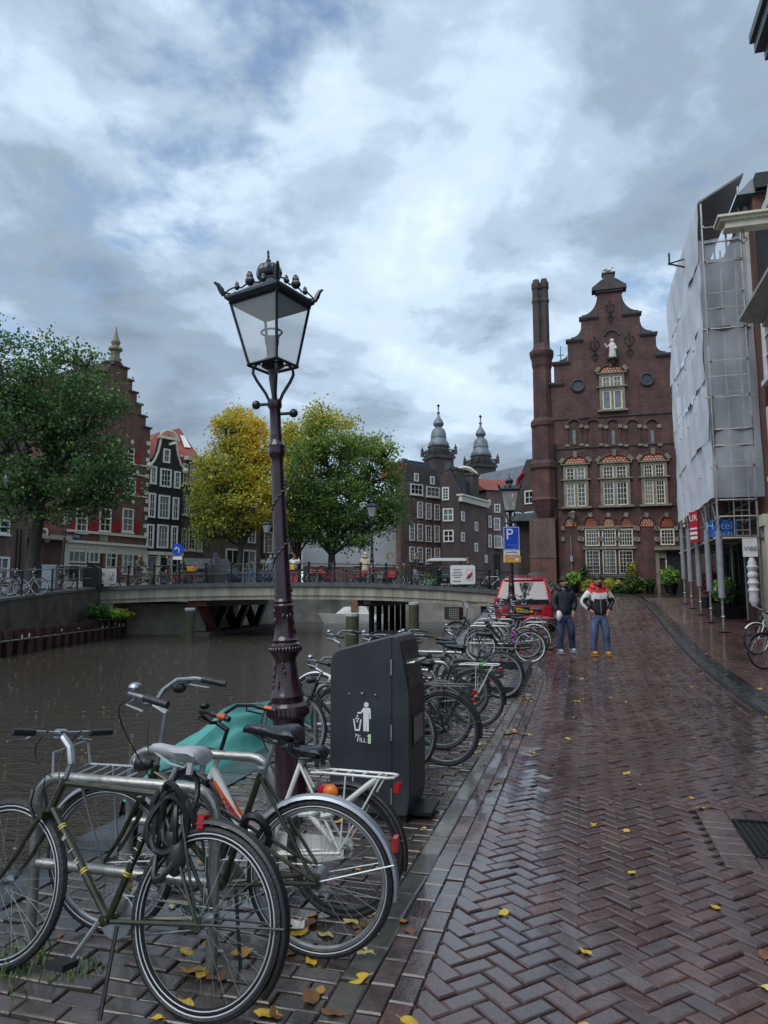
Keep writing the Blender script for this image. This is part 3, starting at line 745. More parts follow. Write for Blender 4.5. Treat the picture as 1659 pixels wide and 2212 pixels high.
stone_window(578, 1268, 733, 1520, .37, (3, 3), (3, 4))
stone_window(838, 1258, 970, 1512, .37, (3, 3), (3, 5))
# blind arcade below the gable window
q = MB(); qn = MB()
for i in range(5):
    u0, z0, u1, z1 = hrect(350 + i * 124, 1010, 440 + i * 124, 1130)
    ap = arch_pts(u0, u1, z1 - .1, .45); q.tube([(p[0], -.04, p[1]) for p in ap], .075, 6)
    q.tube([(u0, -.04, z0 - .1), (u0, -.04, z1 - .1)], .06, 6); q.tube([(u1, -.04, z0 - .1), (u1, -.04, z1 - .1)], .06, 6)
    for u in (u0, u1): qn.b2((u - .12, -.13, z1 - .2), (u + .12, .01, z1)); qn.b2((u - .12, -.12, z0 - .15), (u + .12, .01, z0))
    if i % 2 == 0:
        um = (u0 + u1) / 2; window(H.root, um - .14, z0 - .05, um + .14, z1 - .25, 1, 1, fm=STONED, gm=GLASSB if i < 3 else GLASS, fw=.04, d=.04)
q.build('blind_arches', BR_MAIN, H.root); qn.build('springer_stones', STONE, H.root)
# string courses
for z, t_ in ((H.px(*Z7(650, 1145))[1], .1), (H.px(*Z7(650, 955))[1], .1), (H.px(*Z7(700, 1590))[1] + .55, .08)):
    q = MB(); q.b2((0, -.065, z), (7.02, 0, z + t_)); q.build('string_course', BR_DKBROWN, H.root)
# round blind windows
for x, y in ((418, 760), (856, 720)):
    u, z = H.px(*Z7(x, y)); q = MB(); q.tube([(u + .36 * math.cos(a), -.05, z + .36 * math.sin(a)) for a in [2 * PI * k / 18 for k in range(18)]], .08, 6, close=True); o = q.build('round_window', STONED, H.root)
    q = MB(); q.prism([(u + .33 * math.cos(a), z + .33 * math.sin(a)) for a in [2 * PI * k / 18 for k in range(18)]], -.02, .02); q.build('pane', GLASS, o)
# ground floor: arches with orange fields, windows, door
arch_x = [(330, 418), (452, 545), (572, 655), (682, 770), (806, 905), (935, 1030)]
arch_m = MB(); spr = MB()
for i, (x0, x1) in enumerate(arch_x):
    u0, z0, u1, z1 = hrect(x0, 1600, x1, 1655); ap = arch_pts(u0, u1, z0, (z1 - z0) * 1.15)
    t_ = MB(); t_.prism(ap, -.04, .03); to = t_.build('tympanum', SPOT, H.root)
    k_ = MB()
    for a in range(5):
        for b_ in range(3): k_.box((u0 + (u1 - u0) * (a + .6 + .3 * (b_ % 2)) / 5.6, -.045, z0 + .1 + b_ * .14), (.06, .02, .06))
    k_.build('inlay', BR_DKBROWN if i % 2 else CREAM, to)
    arch_m.tube([(p[0], -.05, p[1] + .06) for p in ap], .085, 6)
    for u in (u0 - .08, u1 + .08):
        for z in (z0 - .1, z0 - .75): spr.b2((u - .11, -.1, z - .12), (u + .11, .01, z + .14))
    spr.box(((u0 + u1) / 2, -.09, ap[5][1] + .1), (.2, .12, .26), taper=1.2)
arch_m.build('arches', BR_MAIN, H.root); spr.build('springer_stones', STONE, H.root)
for (x0, x1) in ((465, 556), (572, 660), (676, 768)):
    u0, z0, u1, z1 = hrect(x0, 1668, x1, 1778); window(H.root, u0, z0, u1, z1, 5, 4, fm=CREAM, fw=.07, bw=.03, d=.06)
    u0, z0, u1, z1 = hrect(x0 + 4, 1805, x1 + 3, 1955); window(H.root, u0, z0, u1, z1, 4, 6, fm=CREAM, fw=.06, bw=.026, d=.06)
u0, z0, u1, z1 = hrect(462, 1662, 772, 1785); q = MB()
q.b2((u0 - .12, -.12, z0 - .12), (u1 + .12, 0, z0)); q.b2((u0 - .12, -.11, z1), (u1 + .12, 0, z1 + .12)); q.build('stone_surround', STONE, H.root)
u0b, z0b, u1b, z1b = hrect(462, 1795, 776, 1960); q = MB(); q.b2((u0b - .1, -.16, z0b - .2), (u1b + .1, 0, z0b)); q.build('window_sill', STONE, H.root)
q = MB()   # iron bars before the lower windows
for k in range(26):
    u = u0b - .05 + (u1b - u0b + .1) * k / 25; q.tube([(u, -.2, z0b - .15), (u, -.2, z0b + .55 if k % 2 else z1b)], .012, 4)
for z in (z0b - .1, z0b + .45, z1b - .05): q.tube([(u0b - .08, -.2, z), (u1b + .08, -.2, z)], .014, 4)
q.build('window_bars', DARKMET, H.root)
u0, z0, u1, z1 = hrect(942, 1668, 1032, 1772); window(H.root, u0, z0, u1, z1, 4, 4, fm=CREAM, fw=.08, bw=.03, d=.06)
u0, z0, u1, z1 = hrect(985, 1815, 1088, 2080); q = MB(); q.b2((u0, -.02, -.1), (u1, .04, z1)); o = q.build('door', DOORBLK, H.root)
q = MB(); q.b2((u0 - .06, -.06, -.1), (u0, .02, z1 + .06)); q.build('door_frame', WHITEW, o)
u0d = H.px(*Z7(925, 1950))[0]; q = MB(); q.b2((u0d - .08, -.2, -.1), (u0d + .12, 0, z1 + .1)); q.b2((u0d - .15, -.42, z1 + .1), (u1 + .1, 0, z1 + .3)); q.b2((u0d + .12, -.14, z1 - .35), (u0d + .5, 0, z1 + .1)); q.build('door_surround', STONE, H.root)
# lantern, drainpipe, electric box on the wall
u, z = H.px(*Z7(388, 1600)); q = MB(); q.tube([(u, 0, z - .5), (u, -.3, z - .3), (u, -.35, z - .1)], .03, 6); q.lathe([(.1, 0), (.2, .35), (.24, .38), (.05, .5)], 6, 0, (u, -.35, z - .1)); q.build('wall_lantern', STONE, H.root)
q = MB(); u, z = H.px(*Z7(378, 1860)); q.tube([(u, -.06, -.2), (u, -.06, z + 1.4)], .025, 6); q.box((u, -.08, z), (.16, .12, .32)); q.build('cable_box', SILVERP, H.root)
q = MB(); u = H.px(*Z7(283, 1700))[0]; q.tube([(u + .05, -.08, -.3), (u + .05, -.08, 9.2)], .06, 8); q.build('drain_pipe', DARKMET, H.root)
# corner turret with tall twin flues
def tlocal(x, y): return H.px(*Z7(x, y))
T = thing('chimney_tower', 'brick corner tower with tall twin chimney flues beside the gabled house', 'chimney', (*xy(S0 + .3, -1.90), 1.6), -AZ)
q = MB(); q.b2((-.95, -.8, -.6), (.56, .9, 2.2)); q.build('base', BR_ORANGE, T)
q = MB(); q.b2((-.95, -.8, 2.32), (.56, .9, 4.6)); q.b2((-.98, -.83, 2.2), (.6, .9, 2.32)); q.build('plinth', BR_BROWN, T)
q = MB(); q.lathe([(.55, 4.0), (.3, 4.05), (.84, 5.6), (.92, 5.75), (.84, 5.9), (.82, 7.6), (.92, 7.75), (.92, 8.0), (.78, 8.2), (.76, 10.3), (.82, 10.4), (.82, 10.65), (.62, 10.9), (.60, 14.1), (.66, 14.3), (.68, 14.7), (.78, 14.95), (.80, 15.15), (.6, 15.35), (.45, 15.7)], 8, 0, (0, .05, 0), ph=PI / 8); q.b2((-.5, .2, 3.9), (.7, 1.6, 12.9)); q.build('shaft', BR_MAIN, T)
for sx in (-1, 1):
    q = MB(); q.lathe([(.30, 15.3), (.27, 15.6), (.27, 18.4), (.31, 18.5), (.31, 18.62), (.27, 18.7), (.26, 19.3), (.31, 19.4), (.31, 19.75), (.24, 19.8), (.2, 20.0)], 8, 0, (sx * .25 + .02, .05, 0), ph=PI / 8); q.build('flue', BR_DKBROWN, T)
wv = thing('weather_vane', 'green copper finial cross on the roof between chimney and gable', 'finial', (*xy(S0 + 1.5, -.75), 1.6 + 12.9), -AZ)
q = MB(); q.tube([(0, 0, 0), (0, 0, 3.0)], [.06, .025], 6); q.ball((0, 0, 1.0), .12); q.tube([(-.22, 0, 2.4), (.22, 0, 2.4)], .03, 5); q.tube([(-.15, 0, 1.6), (0, 0, 1.3), (.15, 0, 1.6)], .03, 5); q.build('finial', mat('verdigris', (.10, .26, .22), .6, .2, .2, 9), wv)
rf = MB(); rf.prism([(CN - 3.4, 0), (CN + 3.4, 0), (CN, 3.4)], 1, 9); rf.build('roof', SLATED, H.root, loc=(0, 0, 12.2))
# ---- low dark pillar box left of the tower (canopy on the corner)
# ================================================================= LEFT BANK HOUSES
def A2(px, Y): p = at(px, 1285, Y); return (p.x, p.y)
ZQ = 1.95
Z5 = lambda x, y: (x * .37333, 663.6 + y * .37333)
# stepped gable house with red shutters
K = Wall('stepped_gable_house', 'red brick stepped-gable house with red shutters and white shop front', 'house', A2(128, 46), A2(311, 52), ZQ)
W_ = K.w
uc = K.px(*Z5(655, 900))[0]; zap = K.px(*Z5(652, 330))[1]; zev = K.px(*Z5(760, 740))[1]
hw = max(uc, W_ - uc)
pts = [(0, -.5), (0, zev)]; ns = 7
lft = []
for k in range(ns):
    uu = W_ - (W_ - uc - .45) * k / (ns - 1); zz = zev + (zap - zev) * k / (ns - 1)
    lft.append((uu, zz))
rp_ = []
for k in range(ns):
    uu, zz = lft[k]
    z2 = lft[k + 1][1] if k < ns - 1 else zap + .3
    rp_ += [(uu, zz), (uu, z2)] if k else [(uu, z2)]
rl = [(2 * uc - a, b_) for a, b_ in rp_]
pts = [(2 * uc - W_, -.5)] + [(2 * uc - W_, zev)] + rl[0:] + rp_[::-1] + [(W_, zev), (W_, -.5)]
pp = []
for p in pts:
    if not pp or (abs(p[0] - pp[-1][0]) + abs(p[1] - pp[-1][1])) > 1e-4: pp.append(p)
K.wall(pp, BR_RED, 10)
q = MB(); q.lathe([(.42, 0), (.45, .3), (.3, .35), (.32, .8), (.5, .9), (.5, 1.05), (.22, 1.2), (.34, 1.5), (.2, 1.8), (.06, 2.3), (.02, 2.7)], 8, 0, (uc, .3, zap + .3)); q.build('finial', STONE, K.root)
for k in range(ns - 1):
    uu, zz = lft[k]; z2 = lft[k + 1][1]
    for a, b_ in ((uu - .75, uu + .1), (2 * uc - uu - .1, 2 * uc - uu + .75)): q = MB(); q.b2((a, -.12, z2), (b_, .5, z2 + .12)); q.build('cap_stone', BR_DKBROWN, K.root)
rf = MB(); rf.prism([(2 * uc - W_ + .3, zev - .3), (W_ - .3, zev - .3), (uc, zap - .5)], .5, 9.8); rf.build('roof', TILE_RED, K.root)
def krow(xs, y0, y1, sh=True, up=True, cols=2, rows=2, tr=.4, shy=None):
    for (x0, x1) in xs:
        u0, z0, u1, z1 = K.rect(*Z5(x0, y0), *Z5(x1, y1)); window(K.root, u0, z0, u1, z1, cols, rows, fm=CREAM, fw=.1, bw=.05, d=.08, sill=.14, tr=tr)
        if sh:
            sz0, sz1 = (z0, z1) if up else (z0, z0 + (z1 - z0) * .46)
            for (a, b_) in ((u0 - .58, u0 - .06), (u1 + .06, u1 + .58)):
                q = MB(); q.b2((a, -.06, sz0), (b_, -.01, sz1)); q.b2((a + .07, -.075, sz0 + .07), (b_ - .07, -.06, (sz0 + sz1) / 2 - .03)); q.b2((a + .07, -.075, (sz0 + sz1) / 2 + .03), (b_ - .07, -.06, sz1 - .07)); q.build('shutter', SHUT, K.root)
krow([(706, 775)], 812, 898); krow([(592, 655), (716, 783)], 985, 1080)
krow([(437, 505), (573, 641), (706, 770)], 1165, 1300, up=False, cols=2, rows=2, tr=.42)
krow([(590, 640)], 830, 905)
# white quoins, diamonds, cornice bands
q = MB(); qd = MB()
for k in range(26):
    z = 3.9 + k * .62
    if z < zev - .2:
        w_ = .32 if k % 2 else .2; q = MB(); q.b2((W_ - w_, -.03, z), (W_ + .01, .01, z + .3)); q.build('quoin', CREAM, K.root)
for x, y in ((655, 925), (725, 938), (795, 955), (600, 900), (690, 775), (765, 780), (700, 1110), (770, 1125), (630, 1100), (560, 1090)):
    u, z = K.px(*Z5(x, y)); qd = MB(); qd.add([(u - .16, -.03, z), (u, -.03, z - .2), (u + .16, -.03, z), (u, -.03, z + .2), (u - .16, .0, z), (u, .0, z - .2), (u + .16, .0, z), (u, .0, z + .2)], [(0, 1, 2, 3), (4, 7, 6, 5), (0, 4, 5, 1), (1, 5, 6, 2), (2, 6, 7, 3), (3, 7, 4, 0)]); qd.build('diamond_stone', CREAM, K.root)

zc1 = K.px(*Z5(600, 1310))[1]; zc2 = K.px(*Z5(600, 1362))[1]
q = MB(); u_l = K.px(*Z5(375, 1300))[0]
q.b2((u_l, -.14, zc1 - .08), (W_ + .05, 0, zc1 + .08)); q.b2((u_l, -.3, zc2 - .16), (W_ + .1, 0, zc2)); q.build('cornice', CREAM, K.root)
zr = K.px(*Z5(600, 735))[1]; q = MB()
for y in (900, 960, 1085): z = K.px(*Z5(720, y))[1]; q.b2((2 * uc - W_, -.04, z), (W_, 0, z + .1))
q.build('stone_band', CREAM, K.root)
# shop front
q = MB(); q.b2((u_l, -.12, -.3), (u_l + .35, 0, zc2 - .16)); q.b2((W_ - .3, -.12, -.3), (W_, 0, zc2 - .16)); q.b2((u_l + .35, -.08, zc2 - .75), (W_ - .3, 0, zc2 - .16)); q.b2((u_l + .35, -.1, -.3), (W_ - .3, 0, .5)); q.build('shop_front', CREAM, K.root)
for (x0, x1, y0, y1, c, r_) in ((382, 495, 1385, 1480, 3, 1), (382, 495, 1490, 1595, 3, 1), (508, 570, 1385, 1480, 2, 1), (605, 672, 1392, 1510, 2, 2), (702, 765, 1395, 1550, 2, 2)):
    u0, z0, u1, z1 = K.rect(*Z5(x0, y0), *Z5(x1, y1)); window(K.root, u0, z0, u1, z1, c, r_, fm=CREAM, fw=.1, bw=.06, d=.14)
q = MB()
for x in (597, 688, 778): u, _ = K.px(*Z5(x, 1450)); q.b2((u - .12, -.13, .5), (u + .12, 0, zc2 - .75))
q.build('red_pilaster', BR_RED, K.root)
q = MB(); u, z = K.px(*Z5(412, 1328)); q.b2((u - .75, -.05, z - .22), (u + .75, 0, z + .22)); o = q.build('street_sign', mat('dark street name plate', (.03, .03, .06), .4, 0, .05), K.root)
u_, z_ = u, z
text('lettering', 'STOOF STEEG', .2, o, WHITEW, (u_, -.055, z_ + .04))
u, z = K.px(*Z5(598, 1332)); q = MB(); q.b2((u - .35, -.06, z - .42), (u + .35, 0, z + .42)); q.b2((u - .25, -.09, z - .3), (u - .02, -.06, z + .3)); q.b2((u + .04, -.09, z - .3), (u + .25, -.06, z + .3)); q.build('gable_stone', STONE, K.root)
# black narrow house with bell gable
B = Wall('black_canal_house', 'narrow black canal house with white bell gable and white windows', 'house', A2(311.5, 52), A2(391, 54.4), ZQ)
bp_ = [Z5(x, y) for x, y in ((840, 905), (880, 880), (905, 835), (922, 790), (930, 755), (960, 735), (1000, 765), (1008, 810), (1015, 860), (1035, 900), (1065, 930))]
bl = [B.px(*p) for p in bp_]
ctr = B.w / 2
half = [(ctr, bl[5][1]), (.42 * B.w / 2 + 0, bl[4][1]), (.46 * B.w / 2, bl[3][1]), (.55 * B.w / 2, bl[2][1]), (.75 * B.w / 2, bl[1][1] - .1), (B.w / 2, bl[0][1] - .1)]
gp = [(ctr - h_[0] if i else ctr, h_[1]) for i, h_ in enumerate(half)]; gr = [(ctr + h_[0] if i else ctr, h_[1]) for i, h_ in enumerate(half)]
B.wall([(0, -.5)] + gp[::-1] + gr[1:] + [(B.w, -.5)], BR_DARK, .5); B.wall([(.05, -.5), (.05, gp[-1][1] - .3), (B.w - .05, gp[-1][1] - .3), (B.w - .05, -.5)], BR_DARK, 8, name='side_wall', y0=.51)
q = MB()
q.tube([(p[0], -.02, p[1]) for p in gp[1:]], .085, 6); q.tube([(p[0], -.02, p[1]) for p in gr[1:]], .085, 6)
for p in (gp[-1], gr[-1]): q.ball((p[0], -.02, p[1]), .26, n=8, k=6)
q.b2((ctr - .85, -.2, bl[4][1] - .05), (ctr + .85, .2, bl[4][1] + .18)); q.tube([(ctr + .72 * math.cos(t), -.02, bl[4][1] + .14 + .5 * math.sin(t)) for t in [PI * k / 8 for k in range(9)]], .11, 6)
q.build('gable_moulding', CREAM, B.root)
q = MB(); u, z = B.px(*Z5(975, 800)); q.b2((u, -.9, z), (u + .14, .1, z + .2)); q.build('hoist_beam', WHITEW, B.root)
for (x0, y0, x1, y1, c, r_) in ((943, 820, 982, 902, 2, 2), (868, 920, 905, 1025, 2, 3), (925, 935, 990, 1042, 3, 3), (1006, 950, 1042, 1050, 2, 3), (858, 1075, 898, 1218, 2, 3), (915, 1088, 980, 1225, 3, 3), (997, 1100, 1033, 1230, 2, 3),
                        (847, 1255, 888, 1395, 2, 3), (908, 1258, 972, 1395, 3, 3), (988, 1265, 1026, 1398, 2, 3)):
    u0, z0, u1, z1 = B.rect(*Z5(x0, y0), *Z5(x1, y1)); window(B.root, u0, z0, u1, z1, c, r_, fm=WHITEW, fw=.12, bw=.035, d=.09)
zs = B.px(*Z5(930, 1415))[1]; q = MB(); q.b2((0, -.15, zs - .25), (B.w, 0, zs)); q.b2((0, -.08, -.3), (.16, 0, zs - .25)); q.b2((B.w - .16, -.08, -.3), (B.w, 0, zs - .25))
for k in (1, 2): q.b2((B.w * k / 3 - .1, -.09, -.3), (B.w * k / 3 + .1, 0, zs - .25))
q.build('shop_front', CREAM, B.root)
for k in range(3): window(B.root, B.w * k / 3 + .13, .1, B.w * (k + 1) / 3 - .13, zs - .35, 1, 2, fm=CREAM, fw=.05, d=.05)
# brown house with red roof to its right
C = Wall('brown_canal_house', 'brown brick canal house with red tiled roof right of the black house', 'house', A2(391.5, 54.6), A2(478, 60), ZQ)
zc = C.px(*Z5(1045, 855))[1]
C.wall([(0, -.5), (0, zc), (C.w, zc), (C.w, -.5)], BR_BROWN, 9)
q = MB(); q.b2((-.1, -.3, zc - .25), (C.w + .1, .1, zc + .05)); q.build('cornice', CREAM, C.root)
for (x0, y0, x1, y1) in ((1058, 905, 1082, 1020), (1095, 915, 1130, 1025), (1140, 925, 1165, 1030), (1055, 1085, 1080, 1200), (1090, 1090, 1128, 1205), (1138, 1100, 1165, 1205), (1047, 1278, 1075, 1405), (1088, 1283, 1128, 1405), (1140, 1290, 1168, 1410)):
    u0, z0, u1, z1 = C.rect(*Z5(x0, y0), *Z5(x1, y1)); window(C.root, u0, z0, u1, z1, 2, 4, fm=CREAM, fw=.1, bw=.04, d=.08, sill=.12)
q = MB(); zs = C.px(*Z5(1100, 1455))[1]; q.b2((0, -.2, zs - .3), (C.w, 0, zs)); q.build('shop_cornice', CREAM, C.root)
OFR, OFE = 4.4, 1.6
ra_, za_ = C.px(388, 925, OFR); rb_, zb_ = C.px(342, 934, OFR); re_, ze_ = C.px(436, 990, -.1); rl_, zl_ = C.px(296, 990, OFE); z_l = zl_
q = MB(); q.add([(rl_, OFE + .6, zl_), (re_, -.1, zc + .05), (re_, 8, zc + .05), (rl_, 8, zl_), (ra_, OFR, za_), (rb_, OFR, zb_)], [(0, 1, 4, 5), (1, 2, 4), (2, 3, 5, 4), (3, 0, 5), (0, 3, 2, 1)]); ro = q.build('roof', TILE_RED, C.root)
def rfp(t_, v): e = Vector((rl_ + (re_ - rl_) * t_, OFE + .6 - (OFE + .7) * t_, zl_ + (zc + .05 - zl_) * t_)); r_ = Vector((rb_ + (ra_ - rb_) * t_, OFR, za_)); return e.lerp(r_, v) + Vector((0, -.06, .06))
q = MB(); q.add([rfp(.80, .35), rfp(.93, .35), rfp(.95, .72), rfp(.82, .72)], [(0, 1, 2, 3)]); q.build('skylight', WHITEW, ro)
# houses behind the yellow tree
D_ = Wall('shop_house', 'brown house with tall white shop front behind the yellow tree', 'house', A2(478.5, 60), A2(560, 63.5), ZQ)
D_.wall([(0, -.5), (0, 11), (D_.w, 11), (D_.w, -.5)], BR_BROWN, 9)
for k in range(3):
    for z in (4.2, 7.4): window(D_.root, .35 + k * 1.25, z, 1.25 + k * 1.25, z + 2.1, 2, 3, fm=WHITEW, fw=.1, bw=.04)
for k in range(2): window(D_.root, .3 + k * 1.9, .2, 1.9 + k * 1.9, 3.6, 2, 2, fm=CREAM, fw=.16, bw=.08)
E_ = Wall('dark_shop_house', 'dark fronted house with white cornice behind the trees beyond the bridge', 'house', A2(561, 63.6), A2(650, 66), ZQ)
E_.wall([(0, -.5), (0, 9), (E_.w, 9), (E_.w, -.5)], BR_DARK, 9)
for k in range(3):
    for z in (3.4, 6.2): window(E_.root, .3 + k * 1.25, z, 1.2 + k * 1.25, z + 1.9, 2, 3, fm=CREAM, fw=.1, bw=.04)
q = MB(); q.b2((0, -.15, 2.5), (E_.w, 0, 2.8)); q.build('shop_cornice', CREAM, E_.root)
for k in range(3): window(E_.root, .2 + k * 1.25, .2, 1.3 + k * 1.25, 2.4, 2, 2, fm=CREAM, fw=.08, bw=.05)
G_ = Wall('white_rendered_building', 'pale rendered building above a low brown wall behind the green tree', 'building', A2(655, 74), A2(873, 76), ZQ)
G_.wall([(0, -.5), (0, 2.6), (G_.w, 2.6), (G_.w, -.5)], BR_BROWN, .5)
q = MB(); q.b2((0, 1.0, 2.4), (G_.w, 9, 9.5)); q.build('upper_wall', mat('pale grey render', (.42, .46, .50), .7, 0, .08, .6), G_.root)
for k in range(2): window(G_.root, .4 + k * 1.6, .3, 1.4 + k * 1.6, 1.9, 1, 1, fm=CREAM, fw=.12, bw=.04)
q = MB(); u, z = G_.px(891 * 0 + 670, 1189); q.box((G_.w * .08 + .6, -.15, 2.1), (2.4, .06, .55)); o = q.build('shop_sign', mat('dark sign board', (.02, .02, .02), .5), G_.root)
text('lettering', 'Studio', .62, o, mat('glowing red letters', (.6, .03, .05), .4, 0, 0, emit=((1, .05, .08), .5)), (G_.w * .08 + .6, -.2, 2.1))
q = MB(); u, z = G_.px(842, 1202); q.tube([(u + .35 * math.cos(a), -.06, z + .4 * math.sin(a)) for a in [2 * PI * k / 14 for k in range(11)]], .06, 5); q.tube([(u - .15, -.06, z - .3), (u - .15, -.06, z + .3)], .05, 5); q.build('wall_emblem', mat('gilded letters', (.5, .33, .1), .4, .5, .1), G_.root)
# leftmost pink house and the low garage between
Pk = Wall('pink_brick_house', 'dull pink brick house with white windows at the left edge', 'house', A2(-110, 37), A2(52, 41), ZL(40))
Pk.wall([(0, -.5), (0, 9.5), (Pk.w, 9.5), (Pk.w, -.5)], BR_PINK, 9)
for (x0, y0, x1, y1) in ((-40, 1443, 62, 1580), (-60, 1225, 65, 1312)):
    u0, z0, u1, z1 = Pk.rect(*Z5(x0 + 0, y0), *Z5(x1 - 12, y1)); window(Pk.root, u0, z0, u1, z1, 2, 2, fm=WHITEW, gm=GLASSB if y0 > 1400 else GLASS, fw=.12, bw=.07, d=.09, sill=.1)
for z in (5.6,):
    for k in range(2): window(Pk.root, .5 + k * 2.2, z, 1.7 + k * 2.2, z + 1.7, 2, 2, fm=WHITEW, fw=.12, bw=.07, d=.09, sill=.1)
q = MB()
for k in (0, 1): q.tube([(Pk.w - .45 - k * .25, -.06, -.3), (Pk.w - .45 - k * .25, -.06, 3.4)], .035, 5)
q.build('drain_pipe', DARKMET, Pk.root)
Ga = Wall('low_garage', 'low brick garage with pale flat roof edge between two houses', 'building', A2(50, 43.5), A2(128, 46), ZQ)
zt_ = Ga.px(100, 1166)[1]
Ga.wall([(0, -.5), (0, zt_), (Ga.w, zt_), (Ga.w, -.5)], BR_RED, 5)
q = MB(); q.b2((-.2, -.8, zt_), (Ga.w + .1, 5, zt_ + .28)); q.build('roof_edge', CONC, Ga.root)
q = MB(); q.b2((-.1, 4.8, zt_ - .1), (Ga.w + .2, 5.2, zt_ + 6.5)); q.build('rear_wall', BR_RED, Ga.root)
cm = thing('security_camera', 'white dome security camera on a bracket above the low garage', 'camera', (*A2(91, 44.6), 0))
z = at(91, 1168, 44.6).z; x0 = 0
q = MB(); q.tube([(-.9, .3, z + .75), (.02, 0, z + .75), (.1, 0, z + .65), (.1, 0, z + .3)], .06, 6); q.build('bracket', WHITEW, cm); q = MB(); q.lathe([(.05, .35), (.2, .3), (.22, .1), (.18, -.05), (.02, -.15)], 10, 0, (.1, 0, z)); q.build('dome', WHITEW, cm, smooth=True)
# ================================================================= HOUSES BEYOND THE BRIDGE
Z6 = lambda x, y: (575.1 + x * .37333, 840.6 + y * .37333)
ZF = 1.9
def wins(Wl, rects, cols=2, rows=3, fm=None, gm=None, fw=.12, bw=.05, d=.09, sill=None, tr=None):
    for (x0, y0, x1, y1) in rects:
        u0, z0, u1, z1 = Wl.rect(*Z6(x0, y0), *Z6(x1, y1)); window(Wl.root, u0, z0, u1, z1, cols, rows, fm=fm or WHITEW, gm=gm, fw=fw, bw=bw, d=d, sill=sill, tr=tr)
M6 = Wall('warehouse_house', 'tall brown house with rows of white sash windows right of the green tree', 'house', A2(866, 72), A2(954.5, 75.4), ZF)
z_e = M6.px(*Z6(915, 548))[1]; zt6 = M6.px(*Z6(920, 455))[1]
M6.wall([(0, -.5), (0, z_e), (M6.w, z_e), (M6.w, -.5)], BR_BROWN, .8)
q = MB(); q.prism([(0, z_e), (M6.w, z_e), (M6.w - .9, zt6), (.9, zt6)], .0, .5); q.build('gable', BR_DKBROWN, M6.root)
q = MB(); q.prism([(-.3, z_e), (M6.w, z_e), (M6.w - 1.2, zt6 + .7), (.9, zt6 + .7)], .5, 1.6); q.build('roof', SLATED, M6.root)
q = MB(); q.add([(-1.6, .4, z_e), (0, .4, z_e), (.9, .4, zt6 + .2), (-1.2, .4, zt6 + .2), (-1.6, 1.4, z_e), (0, 1.4, z_e), (.9, 1.4, zt6 + .2), (-1.2, 1.4, zt6 + .2)], [(0, 1, 2, 3), (4, 7, 6, 5), (0, 3, 7, 4), (2, 1, 5, 6), (3, 2, 6, 7)]); q.build('side_roof', TILE_RED, M6.root)
wins(M6, [(833, 550, 905, 612), (925, 566, 1003, 625)], 3, 2, sill=.1)
wins(M6, [(855, 487, 880, 535), (948, 505, 972, 552)], 1, 1, gm=GLASSB)
wins(M6, [(873, 652, 905, 748), (922, 660, 955, 755), (972, 667, 1003, 760)], 2, 4, tr=None)
wins(M6, [(828, 778, 858, 878), (873, 780, 905, 882), (922, 788, 955, 885), (972, 790, 1003, 888), (828, 912, 858, 1000), (873, 915, 905, 1005), (922, 918, 955, 1015), (972, 920, 1005, 975)], 2, 4)
for x in (800, 865):
    u, z = M6.px(*Z6(x, 415)); q = MB(); q.tube([(u, 2, zt6 - .5), (u, 2, z + .4)], .18, 8); q.box((u, 2, z + .5), (.7, .5, .08)); q.build('chimney', STEEL, M6.root)
M7 = Wall('dark_gable_house', 'dark sooty gable house with leaded cross windows beside the tall brown house', 'house', A2(955, 70), A2(993.5, 69.6), ZF)
zl, zp, zr_ = M7.px(*Z6(1020, 490))[1], M7.px(*Z6(1038, 465))[1], M7.px(*Z6(1118, 600))[1]
M7.wall([(0, -.5), (0, zl), (.45, zp), (.9, zp), (M7.w, zr_), (M7.w, -.5)], BR_DKBROWN, .5)
q = MB(); q.add([(.9, -.05, zp + .1), (M7.w + .1, -.05, zr_ + .1), (M7.w + .1, 9, zr_ + .1), (.9, 9, zp + .1), (-.1, -.02, zl), (-.1, 9, zl), (.9, -.05, zp - .2), (M7.w + .1, -.05, zr_ - .1)], [(0, 1, 2, 3), (0, 3, 5, 4), (0, 6, 7, 1)]); q.build('roof', SLATED, M7.root)
wins(M7, [(1018, 568, 1058, 643)], 2, 4); wins(M7, [(1022, 690, 1083, 765), (1025, 815, 1085, 885)], 2, 2, bw=.08)
M8 = Wall('side_wall_house', 'brown side wall with small windows under a long white cornice', 'house', A2(993.5, 69.6), A2(1054, 75.2), ZF)
zc8 = M8.px(*Z6(1200, 640))[1]
M8.wall([(0, -.5), (0, zc8), (M8.w, zc8), (M8.w, -.5)], BR_BROWN, 1.4)
q = MB(); q.b2((0, -.35, zc8 - .55), (M8.w, .1, zc8)); q.b2((-.1, -.5, zc8), (M8.w + .1, .2, zc8 + .18)); q.build('cornice', CREAM, M8.root)
wins(M8, [(1127, 708, 1145, 765), (1205, 768, 1222, 822), (1127, 828, 1145, 883), (1205, 890, 1222, 940), (1265, 960, 1278, 1005)], 1, 2, fw=.14)
q = MB(); q.prism([(0, zc8 + .18), (M8.w, zc8 + .18), (M8.w, zc8 + 1.2), (.2, zc8 + 3.6)], 1.0, 1.6); q.build('roof', SLATED, M8.root)
for x0, x1, y0 in ((1125, 1165, 470), (1222, 1256, 500)):
    u0, z0, u1, z1 = M8.rect(*Z6(x0, y0), *Z6(x1, 640)); q = MB(); q.b2((u0, .5, zc8), (u1, 1.6, z1)); q.b2((u0 - .08, .42, z1), (u1 + .08, 1.68, z1 + .25)); q.build('chimney', BR_DKBROWN, M8.root)
M9 = Wall('red_roofed_house', 'brown house with red tiled roof and white windows behind the parking sign', 'house', A2(1054.5, 76), A2(1132, 77.5), ZF)
